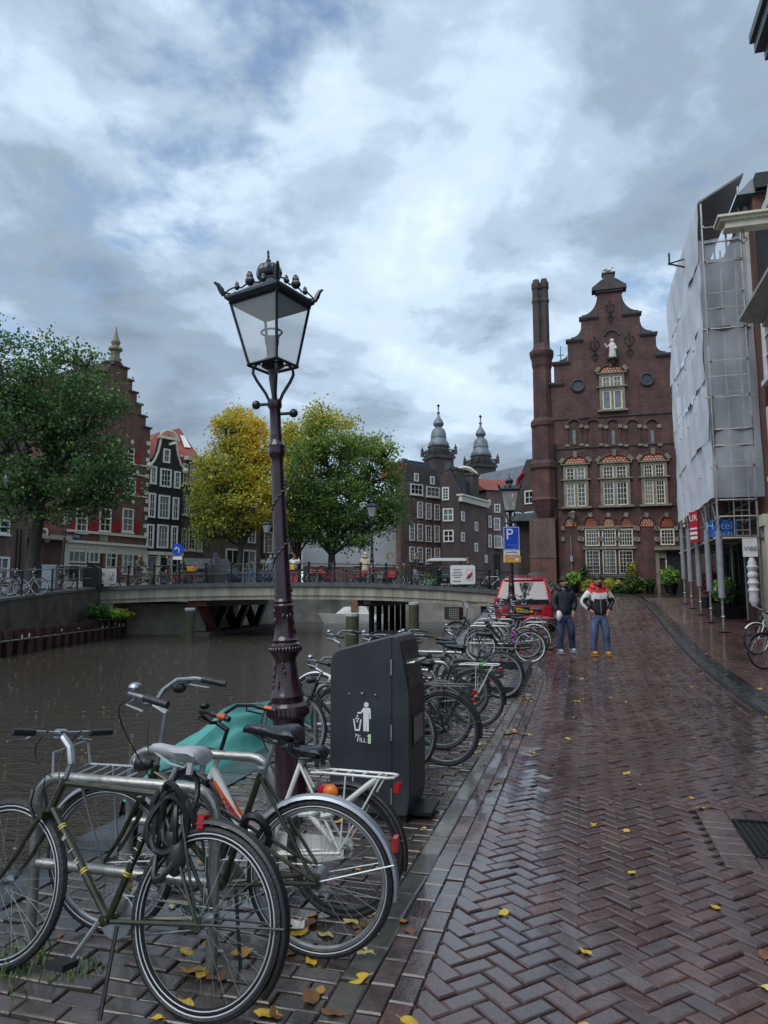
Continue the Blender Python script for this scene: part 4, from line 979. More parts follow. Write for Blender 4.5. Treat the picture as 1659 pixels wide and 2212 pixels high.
z9 = M9.px(*Z6(1390, 590))[1]; z9t = M9.px(*Z6(1390, 515))[1]
M9.wall([(0, -.5), (0, z9), (M9.w, z9), (M9.w, -.5)], BR_BROWN, 6)
q = MB(); q.add([(-.3, -.2, z9), (M9.w, -.2, z9), (M9.w, 3, z9t + .3), (-.3, 3, z9t + .3), (M9.w, 6, z9), (-.3, 6, z9)], [(0, 1, 2, 3), (3, 2, 4, 5), (0, 3, 5), (1, 4, 2)]); q.build('roof', TILE_RED, M9.root)
wins(M9, [(1284, 640, 1297, 672), (1284, 732, 1302, 802), (1284, 842, 1303, 916)], 1, 2)
wins(M9, [(1318, 665, 1352, 715), (1316, 745, 1352, 818), (1420, 600, 1475, 668), (1425, 712, 1475, 803), (1385, 715, 1412, 800), (1425, 832, 1475, 946), (1385, 832, 1412, 946)], 2, 2)
u0, z0, u1, z1 = M9.rect(*Z6(1318, 848), *Z6(1362, 918)); window(M9.root, u0, z0, u1, z1, 2, 2, fm=WHITEW, fw=.1); q = MB()
for k in range(9): q.tube([(u0 + (u1 - u0) * k / 8, -.5, z0), (u0 + (u1 - u0) * k / 8, -.5, z0 + 1.0)], .025, 4)
q.b2((u0, -.55, z0 - .1), (u1, 0, z0)); q.b2((u0, -.53, z0 + 1.0), (u1, -.47, z0 + 1.06)); q.build('balcony', WHITEW, M9.root)
u0, z0, u1, z1 = M9.rect(*Z6(1315, 955), *Z6(1355, 1060)); q = MB(); q.b2((u0, -.03, 0), (u1, .05, z1)); q.build('door', DOORBLK, M9.root)
u_, z_ = M9.px(*Z6(1243, 520)); q = MB()
ap = [(u_ + 1.9 * math.cos(t), z_ + 1.9 * math.sin(t)) for t in [PI * k / 12 for k in range(13)]]
q.tube([(a + 0, 4.0, b_) for a, b_ in ap] + [(ap[-1][0] - .5, 4.0, ap[-1][1] - .1)], .28, 6); q.build('gable_arch', CREAM, M9.root)
q = MB(); q.prism([(u_ - 1.8, z9 - 1)] + [(a, b_) for a, b_ in ap[::-1]] + [(u_ + 1.8, z9 - 1)], 4.05, 4.6); q.build('rear_gable', BR_DARK, M9.root)
M10 = Wall('neck_gable_house', 'dark house with curved gable and large white windows left of the chimney tower', 'house', A2(1131, 62), A2(1162, 61), ZF)
zs_ = M10.px(*Z6(1525, 500))[1]; zt_ = M10.px(*Z6(1560, 400))[1]
M10.wall([(-1.4, zs_ - 2.9)] + [(-1.4 + 1.3 * k / 6, zs_ - 2.9 + 2.9 * (k / 6) ** 2) for k in range(1, 7)] + [(.6, zt_), (2.4, zt_), (2.4, -.5), (0, -.5), (0, zs_ - 3.2)], BR_DKBROWN, 5)
wins(M10, [(1497, 587, 1550, 665), (1497, 710, 1550, 768), (1497, 830, 1511, 950), (1499, 990, 1512, 1040)], 2, 2, fw=.1)
q = MB(); q.tube([(-1.3, -.1, zs_ - 2.6), (-.6, -.1, zs_ - 1.6), (-.25, -.1, zs_ - .2), (.3, -.1, zs_ + .3)], .14, 6); q.build('red_gable_edge', REDP, M10.root)
pb = thing('corner_canopy', 'small pale canopy on a dark brick pillar left of the chimney tower', 'canopy', (*A2(1142, 50), 1.75), 0)
q = MB(); q.b2((-.55, 0, -.2), (.8, 1, 5.0)); q.build('pillar', BR_DKBROWN, pb); q = MB(); q.prism([(-1.1, 5.0), (1.0, 5.0), (1.0, 5.35), (.8, 5.65), (-.6, 5.5), (-1.1, 5.25)], -.7, 1.2); q.build('roof', LEAD, pb)
# church with two domed towers, far behind
def church_tower(cx, cy, k, label):
    T_ = thing('church_tower', label, 'tower', (cx, cy, 0), R(22))
    # k = metres per survey unit; zero at unit 1000
    def Zc(u): return Z0c - u * k
    q = MB(); hw_ = 160 * k * .78
    q.b2((-hw_, -hw_, 5), (hw_, hw_, Zc(790))); q.build('shaft', BR_DKBROWN, T_)
    q = MB(); h2 = hw_ * 1.13; q.b2((-h2, -h2, Zc(790)), (h2, h2, Zc(765))); q.b2((-hw_ * 1.05, -hw_ * 1.05, Zc(765)), (hw_ * 1.05, hw_ * 1.05, Zc(735))); q.build('cornice', STONED, T_)
    q = MB()
    for s_ in (-1, 1):
        q.b2((-h2, s_ * h2 - .15, Zc(700)), (h2, s_ * h2 + .15, Zc(690))); q.b2((s_ * h2 - .15, -h2, Zc(700) + .01), (s_ * h2 + .15, h2, Zc(690) + .01))
        for j in range(9):
            t_ = -h2 + 2 * h2 * (j + .5) / 9; q.tube([(t_, s_ * h2, Zc(735)), (t_, s_ * h2, Zc(700))], .16, 5); q.tube([(s_ * h2, t_, Zc(735)), (s_ * h2, t_, Zc(700))], .16, 5)
    q.build('balustrade', STONED, T_)['kind'] = 'stuff'
    for sx in (-1, 1):
        for sy in (-1, 1):
            q = MB(); q.lathe([(.5, Zc(740)), (.5, Zc(690)), (.35, Zc(680)), (.5, Zc(665)), (.25, Zc(650)), (.05, Zc(620))], 8, 0, (sx * h2, sy * h2, 0)); q.build('pinnacle', STONED, T_)
    q = MB(); rr_ = 122 * k; q.lathe([(rr_, Zc(740)), (rr_, Zc(650)), (rr_ * 1.06, Zc(648)), (rr_ * 1.06, Zc(640))], 8, 0, ph=PI / 8); q.build('drum', BR_DKBROWN, T_)
    for j in range(8):
        a = PI / 4 * j; q = MB(); M_ = Matrix.Rotation(a, 3, 'Z'); q.box(M_ @ Vector((rr_ * .93, 0, Zc(690))), (.3, rr_ * .34, 55 * k), M=M_); q.build('window', GLASS, T_)
    q = MB(); q.lathe([(120 * k, Zc(640)), (122 * k, Zc(625)), (114 * k, Zc(600)), (96 * k, Zc(575)), (86 * k, Zc(545)), (90 * k, Zc(540)), (90 * k, Zc(520)), (88 * k, Zc(515)), (84 * k, Zc(480)), (70 * k, Zc(445)), (46 * k, Zc(425)), (40 * k, Zc(418)), (40 * k, Zc(408)), (55 * k, Zc(395)), (62 * k, Zc(375)), (55 * k, Zc(350)), (35 * k, Zc(320)), (18 * k, Zc(290)), (9 * k, Zc(262)), (18 * k, Zc(250)), (19 * k, Zc(238)), (7 * k, Zc(225)), (6 * k, Zc(200)), (3 * k, Zc(150))], 16, 0); q.build('dome', LEAD, T_, smooth=30)
    q = MB(); z_ = Zc(172); q.box((0, 0, z_), (.28, .28, 55 * k)); q.box((0, 0, z_ + .3), (36 * k, .28, .35)); q.build('cross', DARKMET, T_)
    for j in range(8):
        a = PI / 4 * j; q = MB(); M_ = Matrix.Rotation(a, 3, 'Z'); q.ball(M_ @ Vector((104 * k, 0, Zc(612))), 16 * k, 0, 8, 6); q.build('dormer', LEAD, T_, smooth=True)
p_ = at(849.4 + 515 * .192, 840.6 + 1000 * .192, 200.0); k_ = .192 * 200 / F * 1.005
Z0c = p_.z + 1000 * k_; church_tower(p_.x, 200, k_, 'left and nearer of two church towers with grey lead onion domes')
p_ = at(849.4 + 993 * .192, 840.6 + 1095 * .192, 206.0); k_ = .192 * 206 / F * .97
Z0c = p_.z + 1000 * k_; church_tower(p_.x, 206, k_, 'right and lower of two church towers, next to the slate church roof')
ch = thing('church_nave', 'long grey slate church roof behind the red tiled roof', 'church', (0, 0, 0))
a, b_ = at(1010, 1030, 185), at(1170, 996, 165)
q = MB(); q.add([(a.x, a.y, a.z - 12), (b_.x, b_.y, b_.z - 12), (b_.x, b_.y + 18, b_.z - 12), (a.x, a.y + 18, a.z - 12), (a.x, a.y + 9, a.z + 1.2), (b_.x, b_.y + 9, b_.z + 1.2)], [(0, 1, 5, 4), (2, 3, 4, 5), (3, 0, 4), (1, 2, 5), (0, 3, 2, 1)]); q.build('roof', LEAD, ch)
q = MB(); q.b2((a.x, a.y + .5, 2), (b_.x, a.y + 15, a.z - 11)); q.build('wall', BR_DKBROWN, ch)
# ================================================================= SCAFFOLDED HOUSE AND NEIGHBOURS ON THE RIGHT
def psec(s_, px, py):
    d = sight(px, py); k = s_ / (d.x * UX + d.y * UY); return (d.x * k * VX + d.y * k * VY, EYE + d.z * k)
def prow(r_, px, py):
    d = sight(px, py); k = r_ / (d.x * VX + d.y * VY); return (d.x * k * UX + d.y * k * UY, EYE + d.z * k)
SN, SF, RF_, RW = 20.8, 27.9, 3.62, 4.85
zb = 0.45
SH = Wall('hotel_house', 'brick house wrapped in scaffolding with white door frame and shop sign', 'house', xy(28.2, RW), xy(20.22, RW), zb)
def sl(s_): return 28.2 - s_            # local u for a street position
ztop = psec(SN, 1513, 440)[1]
SH.wall([(0, -.6), (0, ztop - zb - .2), (SH.w, ztop - zb - .2), (SH.w, -.6)], BR_RED, 7)
for s_ in (26.5, 24.6, 22.8):
    for z in (4.6, 7.4, 10.0): window(SH.root, sl(s_) - .5, z, sl(s_) + .5, z + 1.7, 2, 3, fm=CREAM, fw=.1, bw=.04, sill=.1)
for (u0, u1, z1) in ((sl(20.85), sl(20.45), 2.75),):
    q = MB(); q.b2((u0, -.05, -.4), (u1, .05, z1)); o = q.build('door', DOORBLK, SH.root)
    q = MB(); q.b2((u0 - .14, -.16, -.4), (u0, .05, z1 + .2)); q.b2((u1, -.16, -.4), (u1 + .14, .05, z1 + .2)); q.b2((u0 - .14, -.2, z1 + .2), (u1 + .14, .05, z1 + .5)); q.build('door_frame', CREAM, o)
q = MB(); q.b2((sl(26.6), -.06, -.3), (sl(23.9), .03, 2.5)); o = q.build('shop_window', mat('dulled dark shop glass', (.015, .017, .018), .45, 0, .3, 3, spec=.2), SH.root)  # glass darkened and low in gloss to keep out the bright sky reflection
q = MB()
for k in range(5): u = sl(26.6) + 2.7 * k / 4; q.b2((u - .07, -.14, -.4), (u + .07, 0, 2.5))
q.b2((sl(26.7), -.16, 2.5), (sl(23.8), 0, 2.8)); q.build('window_frame', SHADEFRAME, o)  # white frames coloured black to stand in for shade under the scaffold
# neck gable, volute and dormer roof above the scaffold
q = MB(); g0 = prow(RW, 1580, 470)[0]
r0, z0 = psec(SN, 1575, 480); r1, z1 = psec(SN, 1617, 405)
q.b2((sl(SN) - .55, -.1, z0 - zb - 2.5), (sl(SN), .6, z1 - zb)); q.build('gable_pilaster', CREAM, SH.root)
q = MB()
for k in range(3): rr0 = .34 - k * .1; q.tube([(sl(SN) - .9 + rr0 * math.cos(a), -.1, z1 - zb - .9 + rr0 * math.sin(a)) for a in [2 * PI * j / 14 for j in range(14)]], .06, 6, close=True)
q.b2((sl(SN) - 1.0, -.02, z1 - zb - 2.3), (sl(SN) - .55, .3, z1 - zb - 1.2)); q.build('volute', CREAM, SH.root, smooth=True)
q = MB(); q.b2((sl(SN) - 1.2, .5, z1 - zb - 3), (sl(SN) + .5, 5, z1 - zb)); q.build('rear_gable', BR_DARK, SH.root)
q = MB(); q.b2((sl(SN) + .02, .05, ztop - zb - .22), (SH.w + .3, .7, psec(SN, 1600, 414)[1] - zb)); q.build('upper_gable', BR_DARK, SH.root)
q = MB(); q.add([(sl(SN) - 1.4, -.4, z1 - zb), (sl(SN) + .7, -.4, z1 - zb), (sl(SN) + .7, 5, z1 - zb), (sl(SN) - 1.4, 5, z1 - zb), (sl(SN) - 1.4, 0, z1 - zb + .5), (sl(SN) + .6, 0, z1 - zb + .45), (sl(SN) + .6, 5, z1 - zb + .45), (sl(SN) - 1.4, 5, z1 - zb + .5)], [(0, 1, 5, 4), (4, 5, 6, 7), (1, 2, 6, 5), (3, 0, 4, 7), (0, 3, 2, 1), (2, 3, 7, 6)]); q.build('dormer_roof', LEAD, SH.root).location.z = -.55
NH = Wall('narrow_house', 'plain brick house half hidden behind the far end of the scaffold', 'house', xy(43.9, 5.76), xy(28.25, 4.9), 1.2)
NH.wall([(0, -.8), (0, 8.5), (NH.w, 8.5), (NH.w, -.8)], BR_RED, 6)
for k in range(4):
    for z in (4.2,): window(NH.root, 1.2 + k * 3.0, z, 2.3 + k * 3.0, z + 1.9, 2, 3, fm=CREAM, fw=.1, bw=.04, sill=.1)
# scaffold
SC = thing('scaffold', 'steel tube scaffold with white debris netting round the hotel house', 'scaffold')
def net_mat(name, alpha, col):
    m = mat(name, col, .7, 0, .10, 1.1); n_ = m.node_tree.nodes; l_ = m.node_tree.links; b_ = n_['Principled BSDF']
    c_ = n_.new('ShaderNodeTexCoord'); v_ = n_.new('ShaderNodeTexNoise'); v_.inputs['Scale'].default_value = .7; v_.inputs['Detail'].default_value = 5
    l_.new(c_.outputs['Object'], v_.inputs['Vector']); mr = n_.new('ShaderNodeMapRange'); mr.inputs['From Min'].default_value = .35; mr.inputs['From Max'].default_value = .65
    mr.inputs['To Min'].default_value = alpha - .07; mr.inputs['To Max'].default_value = min(1, alpha + .1); l_.new(v_.outputs['Fac'], mr.inputs['Value']); l_.new(mr.outputs[0], b_.inputs['Alpha'])
    return m
NETF = net_mat('white debris netting', .89, (.70, .73, .77)); NETS = net_mat('thin debris netting', .46, (.50, .54, .59))
zbot_n = psec(SN, 1545, 1076)[1]; zbot = lambda s_: zbot_n
rn = random.Random(5)
lv = [zbot_n + (ztop - zbot_n) * k / 5 for k in range(6)]
for k in range(5):
    us = [SN - .05 + (SF - SN) * i / 40 for i in range(41)]; vs_ = [lv[k] + (lv[k + 1] - lv[k]) * j / 12 + (.02 if j == 0 else 0) for j in range(13)]
    ph = [rn.uniform(0, 6) for _ in range(6)]; tilt_ = .55 * (1 if k % 2 else -.3)
    def fn(s_, z, ph=ph, k=k):
        t_ = (s_ - SN) / (SF - SN); zz = (z - lv[k]) / (lv[k + 1] - lv[k])
        rr = RF_ - .05 - .012 * k + .016 * math.sin(s_ * 1.9 + ph[0] + z * .8) + .012 * math.sin(s_ * 4.3 + ph[1] - z * 2.1) + .022 * math.sin(z * 1.4 + ph[2] + s_ * .7) + .012 * math.sin(s_ * 7 + z * 5 + ph[4]) - .018 * (1 - zz) ** 3 * abs(math.sin(s_ * 1.75 + .4))
        x, y = xy(s_, rr); return Vector((x, y, z - (.06 + .03 * math.sin(s_ * 2 + ph[3])) * (1 - zz) * (k > 0)))
    o = sheet('net_sheet', NETF, fn, us, vs_, None, SC); o.data.polygons.foreach_set('use_smooth', [True] * len(o.data.polygons))
def fs_(r_, z):
    x, y = xy(SN - .03 + .04 * math.sin(z * 2.3) + .03 * math.sin(r_ * 9 + z), r_); return Vector((x, y, z))
for k in range(4):
    za = lv[0] + (ztop - 1.1 - lv[0]) * k / 4; zb2 = lv[0] + (ztop - 1.1 - lv[0]) * (k + 1) / 4
    o = sheet('net_sheet', NETS, fs_, [RF_ - .10 + 1.31 * i / 14 for i in range(15)], [za + (zb2 - za) * j / 8 for j in range(9)], None, SC); o.data.polygons.foreach_set('use_smooth', [True] * len(o.data.polygons))
poles_s = [SN, 22.6, 24.4, 26.2, SF - .1]
def pt(s_, r_, z): x, y = xy(s_, r_); return (x, y, z)
for s_ in poles_s:
    for r_ in (RF_ + .03, RW - .22):
        q = MB(); q.tube([pt(s_, r_, zg(s_) + .12), pt(s_, r_, ztop + (.35 if r_ > 4 else -.02))], .034, 8); q.build('standard', STEEL, SC)
    q = MB(); q.tube([pt(s_, RF_ + .03, zg(s_) + .09), pt(s_, RF_ + .03, zg(s_) + .5)], .022, 8); x, y = xy(s_, RF_ + .03); q.box((x, y, zg(s_) + .075), (.26, .26, .012)); q.lathe([(.05, 0), (.06, .03), (.05, .06)], 8, 0, (x, y, zg(s_) + .42)); q.build('base_jack', STEEL, SC)
PADM = mat('grey foam pole padding', (.23, .255, .28), .65, 0, .15, 6)
for s_ in poles_s:
    q = MB(); q.tube([pt(s_, RF_ + .03, zg(s_) + .95), pt(s_, RF_ + .03, zg(s_) + 2.75)], .085, 12); q.build('pole_pad', PADM, SC, smooth=True)
zd = psec(SN, 1550, 1160)[1]
decks = [zd + 1.95 * k for k in range(7) if zd + 1.95 * k < ztop - 1.4]
for j, z in enumerate(decks):
    for r_ in (RF_ + .06, RW - .25):
        for dz in ((0, .5, 1.0) if j == 0 else (0, 1.0)):
            q = MB(); q.tube([pt(SN - .1, r_, z + dz), pt(SF, r_, z + dz)], .027, 6); q.build('ledger', STEEL, SC)
    for s_ in poles_s:
        q = MB(); q.tube([pt(s_, RF_ - .1, z - .04), pt(s_, RW - .1, z - .04)], .027, 6); q.build('transom', STEEL, SC)
    for dz in (.55, 1.0): q = MB(); q.tube([pt(SN, RF_, z + dz), pt(SN, RW - .2, z + dz)], .024, 6); q.build('guard_rail', STEEL, SC)
    for k in range(4):
        ra = RF_ + .1 + k * .245; q = MB(); vs_ = [pt(a, b_, c) for c in (z, z + .045) for a, b_ in ((SN, ra), (SF, ra), (SF, ra + .235), (SN, ra + .235))]
        q.add(vs_, [(3, 2, 1, 0), (4, 5, 6, 7), (0, 1, 5, 4), (1, 2, 6, 5), (2, 3, 7, 6), (3, 0, 4, 7)]); q.build('deck_plank', mat('scaffold plank', (.14, .12, .10), .6, 0, .3, 4), SC)
for (s_, z) in ((21.7, decks[0]), (23.5, decks[0]), (25.3, decks[2]), (23.5, decks[3])):
    q = MB(); q.tube([pt(s_ - .85, RF_ + .08, z), pt(s_ + .85, RF_ + .08, z + 1.9)], .025, 6); q.build('brace', STEEL, SC)
for j in range(4):
    z = decks[j]; q = MB()
    for r_ in (4.12, 4.5): q.tube([pt(SN + .35, r_, z), pt(SN + .15, r_, z + 2.3)], .025, 6)
    for k in range(8): q.tube([pt(SN + .35 - .2 * k / 8, 4.12, z + .2 + k * .27), pt(SN + .35 - .2 * k / 8, 4.5, z + .2 + k * .27)], .016, 5)
    q.build('ladder', ALU, SC)
# pitched weather sheet on top
BRT = mat('brown-grey weather sheet', (.16, .15, .14), .6, 0, .2, 2)
ra_, za_ = psec(SN, 1508, 440); rb_, zb_ = psec(SN, 1606, 377)
q = MB(); q.add([pt(SN, ra_, za_), pt(SF, ra_, za_), pt(SF, rb_, zb_), pt(SN, rb_, zb_)] + [pt(SN, ra_, za_ + .06), pt(SF, ra_, za_ + .06), pt(SF, rb_, zb_ + .06), pt(SN, rb_, zb_ + .06)], [(3, 2, 1, 0), (4, 5, 6, 7), (0, 1, 5, 4), (1, 2, 6, 5), (2, 3, 7, 6), (3, 0, 4, 7)]); q.build('weather_roof', BRT, SC)
q = MB(); q.add([pt(SN + .5, RF_ + .05, lv[5] - 1.2), pt(SF, RF_ + .05, lv[5] - 1.2), pt(SF, RF_ + .05, za_), pt(SN + .5, RF_ + .05, za_)], [(0, 1, 2, 3)]); q.build('weather_sheet', BRT, SC)
q = MB(); x, z = prow(RF_, 1482, 565); q.tube([pt(x, RF_, z - .2), pt(x, RF_ - .55, z)], .03, 5); q.tube([pt(x, RF_, z + .1), pt(x, RF_ - .5, z)], .025, 5); q.tube([pt(x, RF_ - .5, z - .05), pt(x, RF_ - .5, z + .35)], .03, 5); q.build('bracket', DARKMET, SC)
# signs on the scaffold
rs = thing('red_sign', 'upright red sign board with white letters hanging on the scaffold', 'sign')
s0 = prow(RF_ - .1, 1500, 1140)[0]; z0 = prow(RF_ - .1, 1500, 1172)[1]; z1 = prow(RF_ - .1, 1500, 1104)[1]
rs.location = pt(s0, RF_ - .1, (z0 + z1) / 2); rs.rotation_euler = (0, 0, -AZ + R(-60))
RSGN = mat('red sign board', (.42, .015, .03), .4, 0, .05)
hh = (z1 - z0); q = MB(); q.box((0, 0, 0), (.40, .05, hh)); q.build('board', RSGN, rs)
text('lettering', 'UR', .28, rs, WHITEW, (0, -.03, hh * .28)); q = MB()
for k in range(3): q.box((0, -.032, -hh * (.06 + .15 * k)), (.32, .012, .09 if k else .05))
q.build('white_bar', WHITEW, rs)
bs = thing('hotel_banner', 'blue cloth banner reading Hotel behind the scaffold rails', 'banner')
r0, z0 = psec(SN + .9, 1531, 1160); r1, z1 = psec(SN + .9, 1592, 1122)
bs.location = pt(SN + .9, (r0 + r1) / 2, (z0 + z1) / 2); bs.rotation_euler = (0, 0, -AZ)
BLU = mat('blue banner cloth', (.02, .13, .47), .6, 0, .12, 3); wb, hb = r1 - r0, z1 - z0
q = MB(); us = 14; pts_ = []
for i in range(us + 1):
    for z in (-hb / 2, hb / 2): pts_.append((-wb / 2 + wb * i / us, .03 * math.sin(i * 1.1), z))
q.add(pts_, [(2 * i, 2 * i + 2, 2 * i + 3, 2 * i + 1) for i in range(us)]); q.build('cloth', BLU, bs, smooth=True)
SKYB = mat('pale blue letters', (.25, .5, .75), .5, 0, 0)
text('lettering', 'Hotel', .30, bs, SKYB, (-.1, -.05, .06)); text('lettering', 'A M S', .17, bs, SKYB, (.15, -.05, -hb * .36))
vb = thing('shop_sign', 'white shop sign with brushed dark blue letters above the door', 'sign')
r0, z0 = psec(20.3, 1606, 1203); r1, z1 = psec(20.3, 1634, 1163)
vb.location = pt(20.3, (r0 + r1) / 2, (z0 + z1) / 2); vb.rotation_euler = (0, 0, -AZ)
q = MB(); q.box((0, 0, 0), (r1 - r0, .12, z1 - z0)); q.build('panel', WHITEW, vb); text('lettering', 'VIBE', .17, vb, mat('dark blue letters', (.02, .03, .13), .5, 0, 0), (0, -.065, -.04))
um = thing('folded_umbrella', 'white folded parasol wrapped in rope by the shop door', 'parasol', (*xy(20.2, 4.3), zg(20.2) + .05))
q = MB(); q.tube([(0, 0, 0), (0, 0, 1.0)], .03, 6); q.lathe([(.2, 0), (.2, .03), (.03, .05)], 10); q.build('pole', DARKMET, um)
q = MB(); q.lathe([(.05, .75), (.13, .9), (.11, 1.05)] + [(.12 + .025 * math.sin(k * 1.9), 1.1 + k * .06) for k in range(14)] + [(.05, 2.0)], 10); q.build('canopy', mat('white parasol cloth', (.55, .56, .57), .6, 0, .12, 5), um, smooth=True)
# near black house
NB = Wall('black_front_house', 'black painted house front with white windows at the right edge', 'house', xy(20.2, 4.87), xy(8.5, 4.87), .2)
NB.wall([(0, -.6), (0, 3.6), (NB.w, 3.6), (NB.w, -.6)], BR_RED, 6, y0=.02); NB.wall([(0, 3.6), (0, 11.2), (NB.w, 11.2), (NB.w, 3.6)], BR_DARK, 6, name='upper_wall')
for k in range(5):
    for z in (4.4, 6.9): window(NB.root, .35 + k * 2.1, z, 1.45 + k * 2.1, z + 1.8, 2, 3, fm=WHITEW, fw=.13, bw=.04, d=.1, sill=.12)
for k in range(2): window(NB.root, 1.2 + k * 3, .3, 3.4 + k * 3, 2.8, 3, 1, fm=WHITEW, fw=.14, bw=.08, d=.12)
cr_, cz_ = psec(17.6, 1597, 692)
q = MB(); yy = cr_ - 4.87; cz = cz_ - .2
q.prism([(yy, cz), (yy, cz + .05), (yy + .04, cz + .06), (yy + .04, cz + .14), (.1, cz + .32), (.1, cz - .75), (-.1, cz - .75), (-.12, cz - .34), (yy * .35, cz - .32), (yy * .35, cz - .22), (yy * .55, cz - .2), (yy * .55, cz - .1), (yy * .8, cz - .08)], 2.55, NB.w, ax='x'); q.build('cornice', mat('grey cornice paint', (.36, .36, .32), .55, 0, .2, 3), NB.root)
for k in range(12): q = MB(); q.prism([(-.1, cz - .72), (-.22, cz - .7), (yy * .5, cz - .24), (-.1, cz - .24)], 2.8 + k * .75, 2.97 + k * .75, ax='x'); q.build('cornice_bracket', CREAM, NB.root)
hr, hz = psec(15.2, 1564, 500)
hb_ = thing('hoist_beam', 'white hoist beam sticking out from the dormer over the street', 'beam', pt(15.2, hr, hz), -AZ)
q = MB(); q.b2((0, -.14, 0), (2.6, .14, .14)); q.b2((-.1, -.2, .14), (2.6, .2, .2)); q.b2((-.15, -.26, .2), (2.6, .26, .25)); q.build('beam', CREAM, hb_)
q = MB(); q.tube([(.35, 0, 0), (.35, 0, -.16), (.42, 0, -.22), (.35, 0, -.3), (.28, 0, -.24)], .02, 6); q.build('hook', STEEL, hb_)
q = MB(); q.b2((1.15, -1.1, -2.2), (1.5, -.75, .9)); q.b2((1.15, .75, -2.2), (1.5, 1.1, .9)); q.b2((1.05, -1.3, .9), (3.2, 1.3, 1.1)); q.prism([(-1.3, 1.1), (1.3, 1.1), (0, 2.0)], 1.1, 3.2, ax='x'); q.build('dormer_front', CREAM, NB.root).matrix_local = NB.root.matrix_basis.inverted() @ hb_.matrix_basis
er, ez = psec(9.6, 1622, 150)
ev = thing('projecting_cornice', 'dark weathered cornice jutting into the top right corner', 'cornice', pt(9.6, er, ez), -AZ)
DKC = mat('dark weathered cornice paint', (.11, .13, .13), .5, 0, .3, 3)
q = MB()
for k, (dy, dz, hh_) in enumerate(((0, .36, .12), (.05, .2, .16), (.16, .06, .14), (.26, -.16, .22))): q.b2((dy, -7, dz), (2.2, -k * .02, dz + hh_))
q.build('moulding', DKC, ev); q = MB(); q.tube([(.25, -.5, -.05), (.02, -1.4, 1.5)], .012, 5); q.build('cable', STEEL, ev)
q = MB(); q.b2((1.0, -7, -9.5), (2.2, -.4, -.161)); q.build('wall', BR_DARK, ev)
# ================================================================= BRIDGE
def zt(x): return 2.235 - (.0021 if x < -4 else .0042) * (x + 4) ** 2
BY0, BY1, BX0, BX1 = 36.0, 47.3, -15.0, 6.6
BRG = thing('canal_bridge', 'low arched concrete bridge with dark coping across the canal', 'bridge')
xs = [BX0 + (BX1 - BX0) * k / 40 for k in range(41)]
q = MB()
for k in range(40):
    a, b_ = xs[k], xs[k + 1]
    q.add([(a, BY0 + .3, zt(a) - .75), (b_, BY0 + .3, zt(b_) - .75), (b_, BY1 - .3, zt(b_) - .75), (a, BY1 - .3, zt(a) - .75), (a, BY0 + .3, zt(a) - .12), (b_, BY0 + .3, zt(b_) - .12), (b_, BY1 - .3, zt(b_) - .12), (a, BY1 - .3, zt(a) - .12)], [(3, 2, 1, 0), (4, 5, 6, 7), (0, 1, 5, 4), (2, 3, 7, 6)])
q.build('deck', CONCG, BRG)
def band(x0, x1, ya, yb, d0, d1, n=4):
    q = MB(); vs_ = []; m_ = n
    for k in range(m_ + 1):
        x = x0 + (x1 - x0) * k / m_
        vs_ += [(x, ya, zt(x) + d0), (x, yb, zt(x) + d0), (x, yb, zt(x) + d1), (x, ya, zt(x) + d1)]
    fs = [(0, 1, 2, 3), (4 * m_ + 3, 4 * m_ + 2, 4 * m_ + 1, 4 * m_)]
    for k in range(m_): fs += [(4 * k + i, 4 * k + (i + 1) % 4, 4 * k + 4 + (i + 1) % 4, 4 * k + 4 + i) for i in range(4)]
    return q.add(vs_, fs)
x = BX0
while x < BX1 - .1:
    x1 = min(x + 1.8, BX1)
    band(x + .006, x1 - .006, BY0 - .12, BY0 + .5, -.21, 0).build('coping_stone', CONCG, BRG)
    x = x1
x = BX0
FASC = mat('streaked bridge concrete', (.36, .345, .28), .7, 0, .4, 1.1, bump=.2, hue=(.50, .47, .36), rvar=.1, detail=8)
nn_ = FASC.node_tree.nodes['Noise Texture']; mpn = FASC.node_tree.nodes.new('ShaderNodeMapping'); mpn.inputs['Scale'].default_value = (3.2, 1, .35)
FASC.node_tree.links.new(FASC.node_tree.nodes['Texture Coordinate'].outputs['Object'], mpn.inputs[0]); FASC.node_tree.links.new(mpn.outputs[0], nn_.inputs['Vector'])
while x < BX1 - .1:
    x1 = min(x + 3.09, BX1)
    band(x + .005, x1 - .005, BY0 - .02, BY0 + .3, -.66, -.212).build('fascia_panel', FASC, BRG)
    band(x + .005, x1 - .005, BY0 + .03, BY0 + .3, -.86, -.662).build('fascia_panel', FASC, BRG)
    x = x1
for x0, x1, nm in ((BX0 - 1.2, BX0 + 1.3, 'l'), (BX1 - .2, BX1 + 3, 'r')):
    q = MB(); q.b2((x0, BY0 + .1, -1.2), (x1, BY1, zt(BX0 if nm == 'l' else BX1) - .8)); q.build('abutment', CONC if nm == 'l' else BR_BROWN, BRG)
q = MB(); q.b2((BX0 + 1.3, BY0 + 2.2, -1.2), (BX0 + 5.5, BY1 - .5, zt(BX0) - .85)); q.build('abutment', CONC, BRG)
DKST = mat('dark bridge steelwork', (.016, .017, .019), .5, .2, .3, 4); RDST = mat('red-brown painted steel', (.21, .065, .05), .5, 0, .25, 4)
